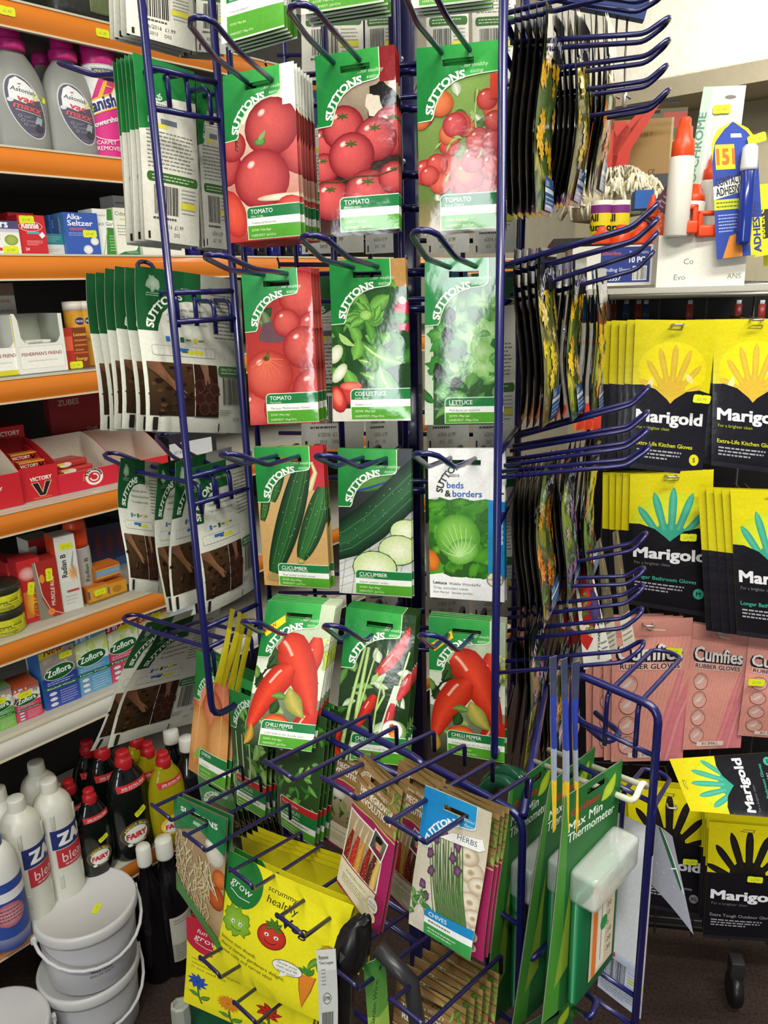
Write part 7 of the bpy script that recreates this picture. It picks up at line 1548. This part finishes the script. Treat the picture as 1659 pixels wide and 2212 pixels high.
for i, (x, yb, k) in enumerate(((1300, 356, 1), (1322, 360, 1.15))):
    a = dat(x, yb, .0); t = thing('scraper', 'red plastic scraper standing upright on the dark shelf, %s the ridged tub' % ['beside', 'one step from'][i], 'scraper', frame(V((a.x, a.y, zsd + .001)), NG) @ Matrix.Scale(k, 4), 'red scrapers')
    m = MB(); pts = [(0, 0), (.028, 0), (.034, .05), (.085, .13), (.078, .138), (.03, .085), (.022, .1), (.0, .1)]; L_ = len(pts); tr = geometry.tessellate_polygon([[V((p[0], p[1], 0)) for p in pts]])
    vs_ = [V((p[0], y, p[1])) for y in (0, .012) for p in pts]
    m.add(vs_, [tuple(q) for q in tr] + [tuple(j + L_ for j in q) for q in tr] + [(j, (j + 1) % L_, (j + 1) % L_ + L_, j + L_) for j in range(L_)], '#d83a26', smooth=False); m.build('scraper_body', PLAST, t)
    m = MB(); m.box(.076, .004, .128, .12, .008, .134, '#2a2a2c', M=Matrix.Rotation(0, 4, 'Y')); m.build('blade', STEEL, t)
for i in range(4):
    a = dat(1284 + 22 * i, 140, .05); b_ = dat(1278 + 24 * i, 205, .05)
    m = MB(); m.tube([a + V((0, 0, .16)), a, b_, b_ + V((.01, -.01, -.01))], .0024, '#6a6a68', seg=6); m.lathe([(.001, -.03), (.006, -.02), (.005, 0), (.0024, .01)], '#c9c6bc', seg=10, M=Matrix.Translation(b_))
    one('metal_tool', 'slim metal tool hanging against the pale wall, %s from the stand' % ['first', 'second', 'third', 'fourth'][i], 'tool', m, STEEL, None, 'slim hanging tools')
m = MB(); A = Art(180, 70, '#28488c'); A.lines(20, 20, 150, 50, 3, '#5f86c4'); m.box(0, 0, 0, .18, .03, .07, '#1e3a78'); m.flat(A, 0, 0, 0)
q = P(1215, 8, 1.72); hb = one('hanging_box', 'blue box cut off by the top edge beside the white wall', 'box', m, MATTE, frame(q, NG, 0, 14))
hi = hb.matrix_world.inverted()
for x in (.03, .15):
    a = hb.matrix_world @ V((x, .015, .068)); m = MB(); m.tube([hi @ a, hi @ V((a.x, a.y, CEIL))], .0012, '#8f8f8c', seg=6); m.build('hanging_wire', STEEL, hb)
# mop heads
for i, (x, y, s) in enumerate(((1290, 440, .062), (1342, 432, .056), (1392, 420, .03))):
    c = onplane(x, y, pG - NG * .34, NG); m = MB(); r = random.Random(i); mm = []
    for k in range(150):
        th, ph = r.uniform(0, 2 * math.pi), r.uniform(-.2, 1.5); d = V((math.cos(th) * math.cos(ph), math.sin(th) * math.cos(ph), math.sin(ph)))
        p = [c + d * s * .5, c + d * s + V((0, 0, .004)), c + d * s * 1.06 + V((r.uniform(-.012, .012), r.uniform(-.012, .012), -.02))]
        m.tube(p, .0028, r.choice(['#d9d2b8', '#c9c0a2', '#e2dcc6']), seg=5)
    m.lathe([(.001, -s * .6), (s * .75, -s * .5), (s * .75, s * .3), (.001, s * .7)], '#c2b898', seg=14, M=Matrix.Translation(c))
    one('mop_head', 'cream cotton mop head behind the long carton, %s' % ['biggest, closest to the stand', 'next to the biggest', 'smallest, by the blue box'][i], 'mop head', m, FIBRE, None, 'cotton mop heads')
# mop shelf
a = onplane(1250, 470, pG - NG * .34, NG)
m = MB(); m.box(-.05, -.1, -.1, .55, .2, -.085, '#2a2826'); one('shelf', 'dark shelf under the mop heads', 'shelf', m, PAINT, frame(V((a.x, a.y, onplane(1300, 470, pG - NG * .34, NG).z + .045)), NG))
# things glimpsed behind the gondola top
for i, (x, c) in enumerate(((1260, '#2f7fd0'), (1288, '#2468b8'), (1308, '#d8d8d0'), (1322, '#b0352c'), (1350, '#3a5a8c'), (1376, '#a83a34'), (1392, '#35507c'), (1486, '#b54a3a'), (1590, '#8f2a24'), (1640, '#a8322a'))):
    a, e = onplane(x, 692, pG - NG * .30, NG), onplane(x, 636, pG - NG * .30, NG); h = e.z - a.z + (.006 if i < 2 else -.01)
    bottle('spray_can', ['bright blue can with a pale cap beside the yellow glove packs', 'second blue can beside the yellow glove packs', 'white can beside the two blue cans', 'red can glimpsed past the white can'][i] if i < 4 else '%s small can glimpsed under the grey top rails, %s from the white can' % (('blue', 'red', 'dark blue', 'rust red', 'deep red', 'bright red')[i - 4], ('second', 'third', 'fourth', 'fifth', 'sixth', 'seventh')[i - 4]), frame(a, NG), [(.011, 0), (.012, .002), (.012, h * .8)], c, [(.0105, h * .8), (.011, h * .82), (.011, h), (.001, h)], '#d0d8de', cat='can', group='small cans behind the gloves', seg=14)
m = MB(); a = onplane(1240, 694, pG - NG * .30, NG); m.box(0, -.03, -.02, .7, .1, -.001, '#1d1c1b'); one('shelf', 'dark shelf holding the small cans behind the gloves', 'shelf', m, PAINT, frame(a, NG))
# ------------------------------------------------------------------ thermometer packs, hose, pruner, barcode card
NT = V((.73, -.68, 0)).normalized()
def a_thermo():
    A = Art(95, 300, '#1c6229'); A.poly([(0, 0), (22, 0), (7, 300), (0, 300)], '#3f8428'); A.poly([(12, 40), (30, 60), (22, 190)], '#7f9c2a')
    A.poly([(60, 300), (95, 300), (95, 262), (80, 274)], '#2a7a30'); A.leaf(62, 262, 34, 18, 40, '#b9d02a', '#a2c024'); A.text('Gardman', 12, 268, 9, '#a8322a', bold=.03, fit=46); A.text('Max Min', 10, 250, 12, '#dce8d8', bold=.015, fit=54); A.text('Thermometer', 10, 236, 12, '#dce8d8', bold=.015, fit=76); return A
AT = a_thermo(); ATB = Art(95, 300, '#b8bcae')
def thermo(label, quad, p0, seed, n=NT):
    M, cs, nn = quadframe(quad, p0, n, 0)
    o = sheet('thermometer_pack', AT, ATB, MATTE, cs, bulge=.3, bend=wob(seed, .001), M=M, thick=1.2, slot=(36, 284, 64, 291), edge='#b8bcae'); tag(o, label, 'thermometer pack', 'carded thermometers')
    w = (cs[1] - cs[0]).length; h = (cs[0] - cs[3]).length; x0 = cs[3].x; z0 = cs[3].z
    m = MB(); m.box(-w * .28, -.012, -h * .46, w * .42, -.002, h * .10, '#14623a', r=.005); tc_ = m.build('thermometer_case', PLAST, o)
    m = MB(); A = Art(w * 420, h * 460, '#c9bca0'); W, H = A.W, A.H; A.rect(W * .1, 0, W * .28, H, '#d8742c'); A.rect(W * .3, 4, W * .62, H - 4, '#ddd8c8'); A.rect(W * .44, 10, W * .48, H - 20, '#8f8f90')
    for k in range(9): A.text('%d' % (50 - 10 * k), W * .68, H * (.92 - .1 * k), 5, '#4a463c')
    A.ell(W * .55, H * .5, 6, 7, '#2a8a4a'); m.flat(A, -w * .10, -.0125, -h * .39); m.build('scale_plate', MATTE, tc_)
    m = MB(); m.box(-w * .30, -.026, h * .05, w * .46, -.001, h * .20, '#eef2ee', r=.005); m.build('clear_blister', mat('clear_blister', .12, trans=.5, ior=1.2, alpha=.6, coat=1.0, spec=1.0), o)
    return o
pT = P(1275, 1900, .66)
thermo('green carded max min thermometer, front of the white hook, with a shiny clear blister', [(1219, 1722), (1345, 1641), (1300, 2100), (1172, 2214)], pT, 1)
thermo('green carded thermometer second on the white hook, mostly hidden by the front one', [(1188, 1690), (1284, 1612), (1235, 2110), (1100, 2230)], pT - NT * .045, 2)
thermo('green carded thermometer third on the white hook, in shade', [(1100, 1700), (1200, 1626), (1160, 2120), (1040, 2240)], pT - NT * .09, 3)
thermo('green carded thermometer at the very bottom below the front one', [(1130, 2215), (1240, 2150), (1220, 2500), (1090, 2600)], pT - NT * .03, 4)
a, b_ = P(1170, 1632, .785), P(1385, 1716, .66); u = V((.0, .0, 1)); sdv = NT.cross(u).normalized() * .013
rpart('hook', [rounded([a - sdv, b_ - sdv, b_ + V((.0, 0, .012)), b_ + sdv, a + sdv], .006, 3)], r=.0028, c='#c9c8b4')
# white card with barcode, behind the front rail
A = Art(90, 330, '#dcdde0'); A.rect(0, 0, 90, 88, '#c9d0e2'); A.barcode(10, 34, 44, 40, 5, bg=None); A.rect(0, 78, 30, 86, '#b5352c'); A.rect(60, 50, 90, 58, '#d8d23a'); A.lines(6, 6, 60, 26, 4, '#8f95aa'); A.lines(58, 10, 86, 70, 10, '#9aa0b4')
NB = V((.62, -.78, 0)).normalized()
M, cs, nn = quadframe([(1326, 1752), (1416, 1793), (1384, 2200), (1292, 2128)], P(1360, 1980, .75), NQ)
o = sheet('barcode_card', A, Art(90, 330, '#d0d0d0'), MATTE, cs, bulge=.3, bend=wob(4, .001), M=M, thick=1.4, slot=None, edge='#e9e9e9'); tag(o, 'plain white card with a barcode at its foot, behind the blue frame', 'card')
A = Art(80, 150, '#9a9ca6'); A.poly([(30, 150), (46, 150), (76, 70), (70, 60)], '#1f5a34'); A.stroke([(40, 152), (66, 110), (78, 62)], 3, '#e2e4e6'); A.stroke([(52, 84), (70, 96)], 2, '#e2e4e6')
for x, y in ((30, 60), (52, 52), (14, 66)): A.ell(x, y, 2, 1.2, '#c9ccd4')
M, cs, nn = quadframe([(1404, 1775), (1452, 1800), (1497, 2010), (1408, 1910)], P(1440, 1890, .78), (-.3, -.95))
o = sheet('hang_tag', A, Art(80, 150, '#8f9199'), MATTE, cs, bulge=.3, bend=lambda s, t: .01 * (s - .3) ** 2, M=M, thick=1.0, slot=None, edge='#d0d0d4'); tag(o, 'grey pointed tag with a green arc sticking out beyond the white card', 'tag')
# green hose ring
c = P(1092, 1830, .86); m = MB()
ux, uz = V((NQ.y, -NQ.x, 0)), V((0, 0, 1))
for k, (rr, dd) in enumerate(((.078, 0), (.083, .012), (.076, .022))): m.tube([c + ux * rr * math.cos(2 * math.pi * j / 36) * .55 + uz * rr * 1.05 * math.sin(2 * math.pi * j / 36) - NQ * dd for j in range(36)], .0075, '#12402c', seg=10, closed=True)
one('hose_coil', 'coil of dark green hose hanging behind the magenta packets', 'hose', m, GLOSSP)
# pruning tool blister, green card with white edge
A = Art(50, 190, '#c9cbc6'); A.rect(0, 150, 50, 190, '#dcdcd6'); A.text('Bypass', 6, 172, 7, '#3a3a3a', bold=.02); A.text('Tree Lopper', 6, 162, 6, '#3a3a3a', bold=.015, fit=38)
for k in range(5): A.text('- steel', 8, 150 - 7 * k, 4, '#5a5a58')
A.ring(24, 96, 11, 11, 1.2, '#3a3a3a'); A.text('2YR', 24, 93, 7, '#3a3a3a', align='C', bold=.02); A.barcode(10, 40, 30, 30, 8, bg=None); A.text('CE', 18, 16, 8, '#3a3a3a', bold=.01)
M, cs, nn = quadframe([(683, 2052), (726, 2048), (728, 2260), (694, 2262)], P(706, 2130, .66), NQ)
o = sheet('tool_label', A, Art(50, 190, '#b9b9b4'), MATTE, cs, bulge=.3, bend=wob(2, .001), M=M, thick=1.0, slot=None, edge='#e2e2de'); tag(o, 'white printed strip label beside the black ridged handle', 'label')
q = P(770, 2078, .65); t = thing('pruner', 'black pruner with a ridged handle hanging under the corn cob packet', 'pruner', frame(q, NQ))
MI = t.matrix_world.inverted(); pp = q; nq_ = NQ
out = [MI @ onplane(x, y, pp, nq_) for x, y in ((774, 1973), (790, 1984), (796, 2005), (794, 2060), (780, 2096), (760, 2114), (758, 2160), (757, 2240), (724, 2240), (722, 2160), (721, 2112), (726, 2052), (738, 2008), (755, 1985))]
hole = [MI @ onplane(x, y, pp, nq_) for x, y in ((752, 2040), (764, 2052), (750, 2068))]
bm = bmesh.new(); f = bm.faces.new([bm.verts.new((v.x, -.009, v.z)) for v in out][::-1]); ex = bmesh.ops.extrude_face_region(bm, geom=[f])
for v in [g for g in ex['geom'] if isinstance(g, bmesh.types.BMVert)]: v.co.y = .009
bmesh.ops.recalc_face_normals(bm, faces=bm.faces[:]); bmesh.ops.bevel(bm, geom=bm.edges[:], offset=.005, segments=3, affect='EDGES')
bm.verts.index_update(); m = MB(); m.add([v.co.copy() for v in bm.verts], [[v.index for v in f.verts] for f in bm.faces], '#141414'); bm.free(); m.build('handle', PLAST, t)
m = MB(); m.add([V((v.x, -.0095, v.z)) for v in hole], [(0, 1, 2)], '#4a4a48', smooth=False); m.build('inlay', PLAST, t)
for k in range(11):
    c_ = MI @ onplane(723, 2112 + 10 * k, pp, nq_); m = MB(); m.lathe([(.0015, -.0035), (.0045, -.0015), (.0045, .0015), (.0015, .0035)], '#101010', seg=10, sy=2, M=Matrix.Translation(c_)); m.build('grip_ridge', PLAST, t)
m = MB(); m.tube([(.012, .014, .012), (.040, .022, -.01), (.044, .024, -.05), (.046, .024, -.16)], .007, '#2a2a2c', seg=12); m.build('second_handle', PLAST, t)
A = Art(46, 170); A.rect(0, 0, 46, 170, '#6a9a3c', '#2f6a2c'); A.rect(0, 0, 46, 60, '#8fb04a'); A.text('Garden Wire', 12, 40, 8, '#2a4a1e', bold=.02, rot=80, fit=90); A.ell(34, 142, 3, 4, '#20301a')
M, cs, nn = quadframe([(786, 2096), (832, 2050), (845, 2250), (800, 2270)], P(815, 2140, .66), (.1, -1))
o = sheet('folded_card', A, Art(46, 170, '#d8d8d0'), MATTE, cs, bulge=.3, bend=lambda s, t: -.012 * abs(s - .5), M=M, thick=.8, slot=None, edge='#e0e0d8'); tag(o, 'folded green card with a white edge beside the black pruner', 'card')
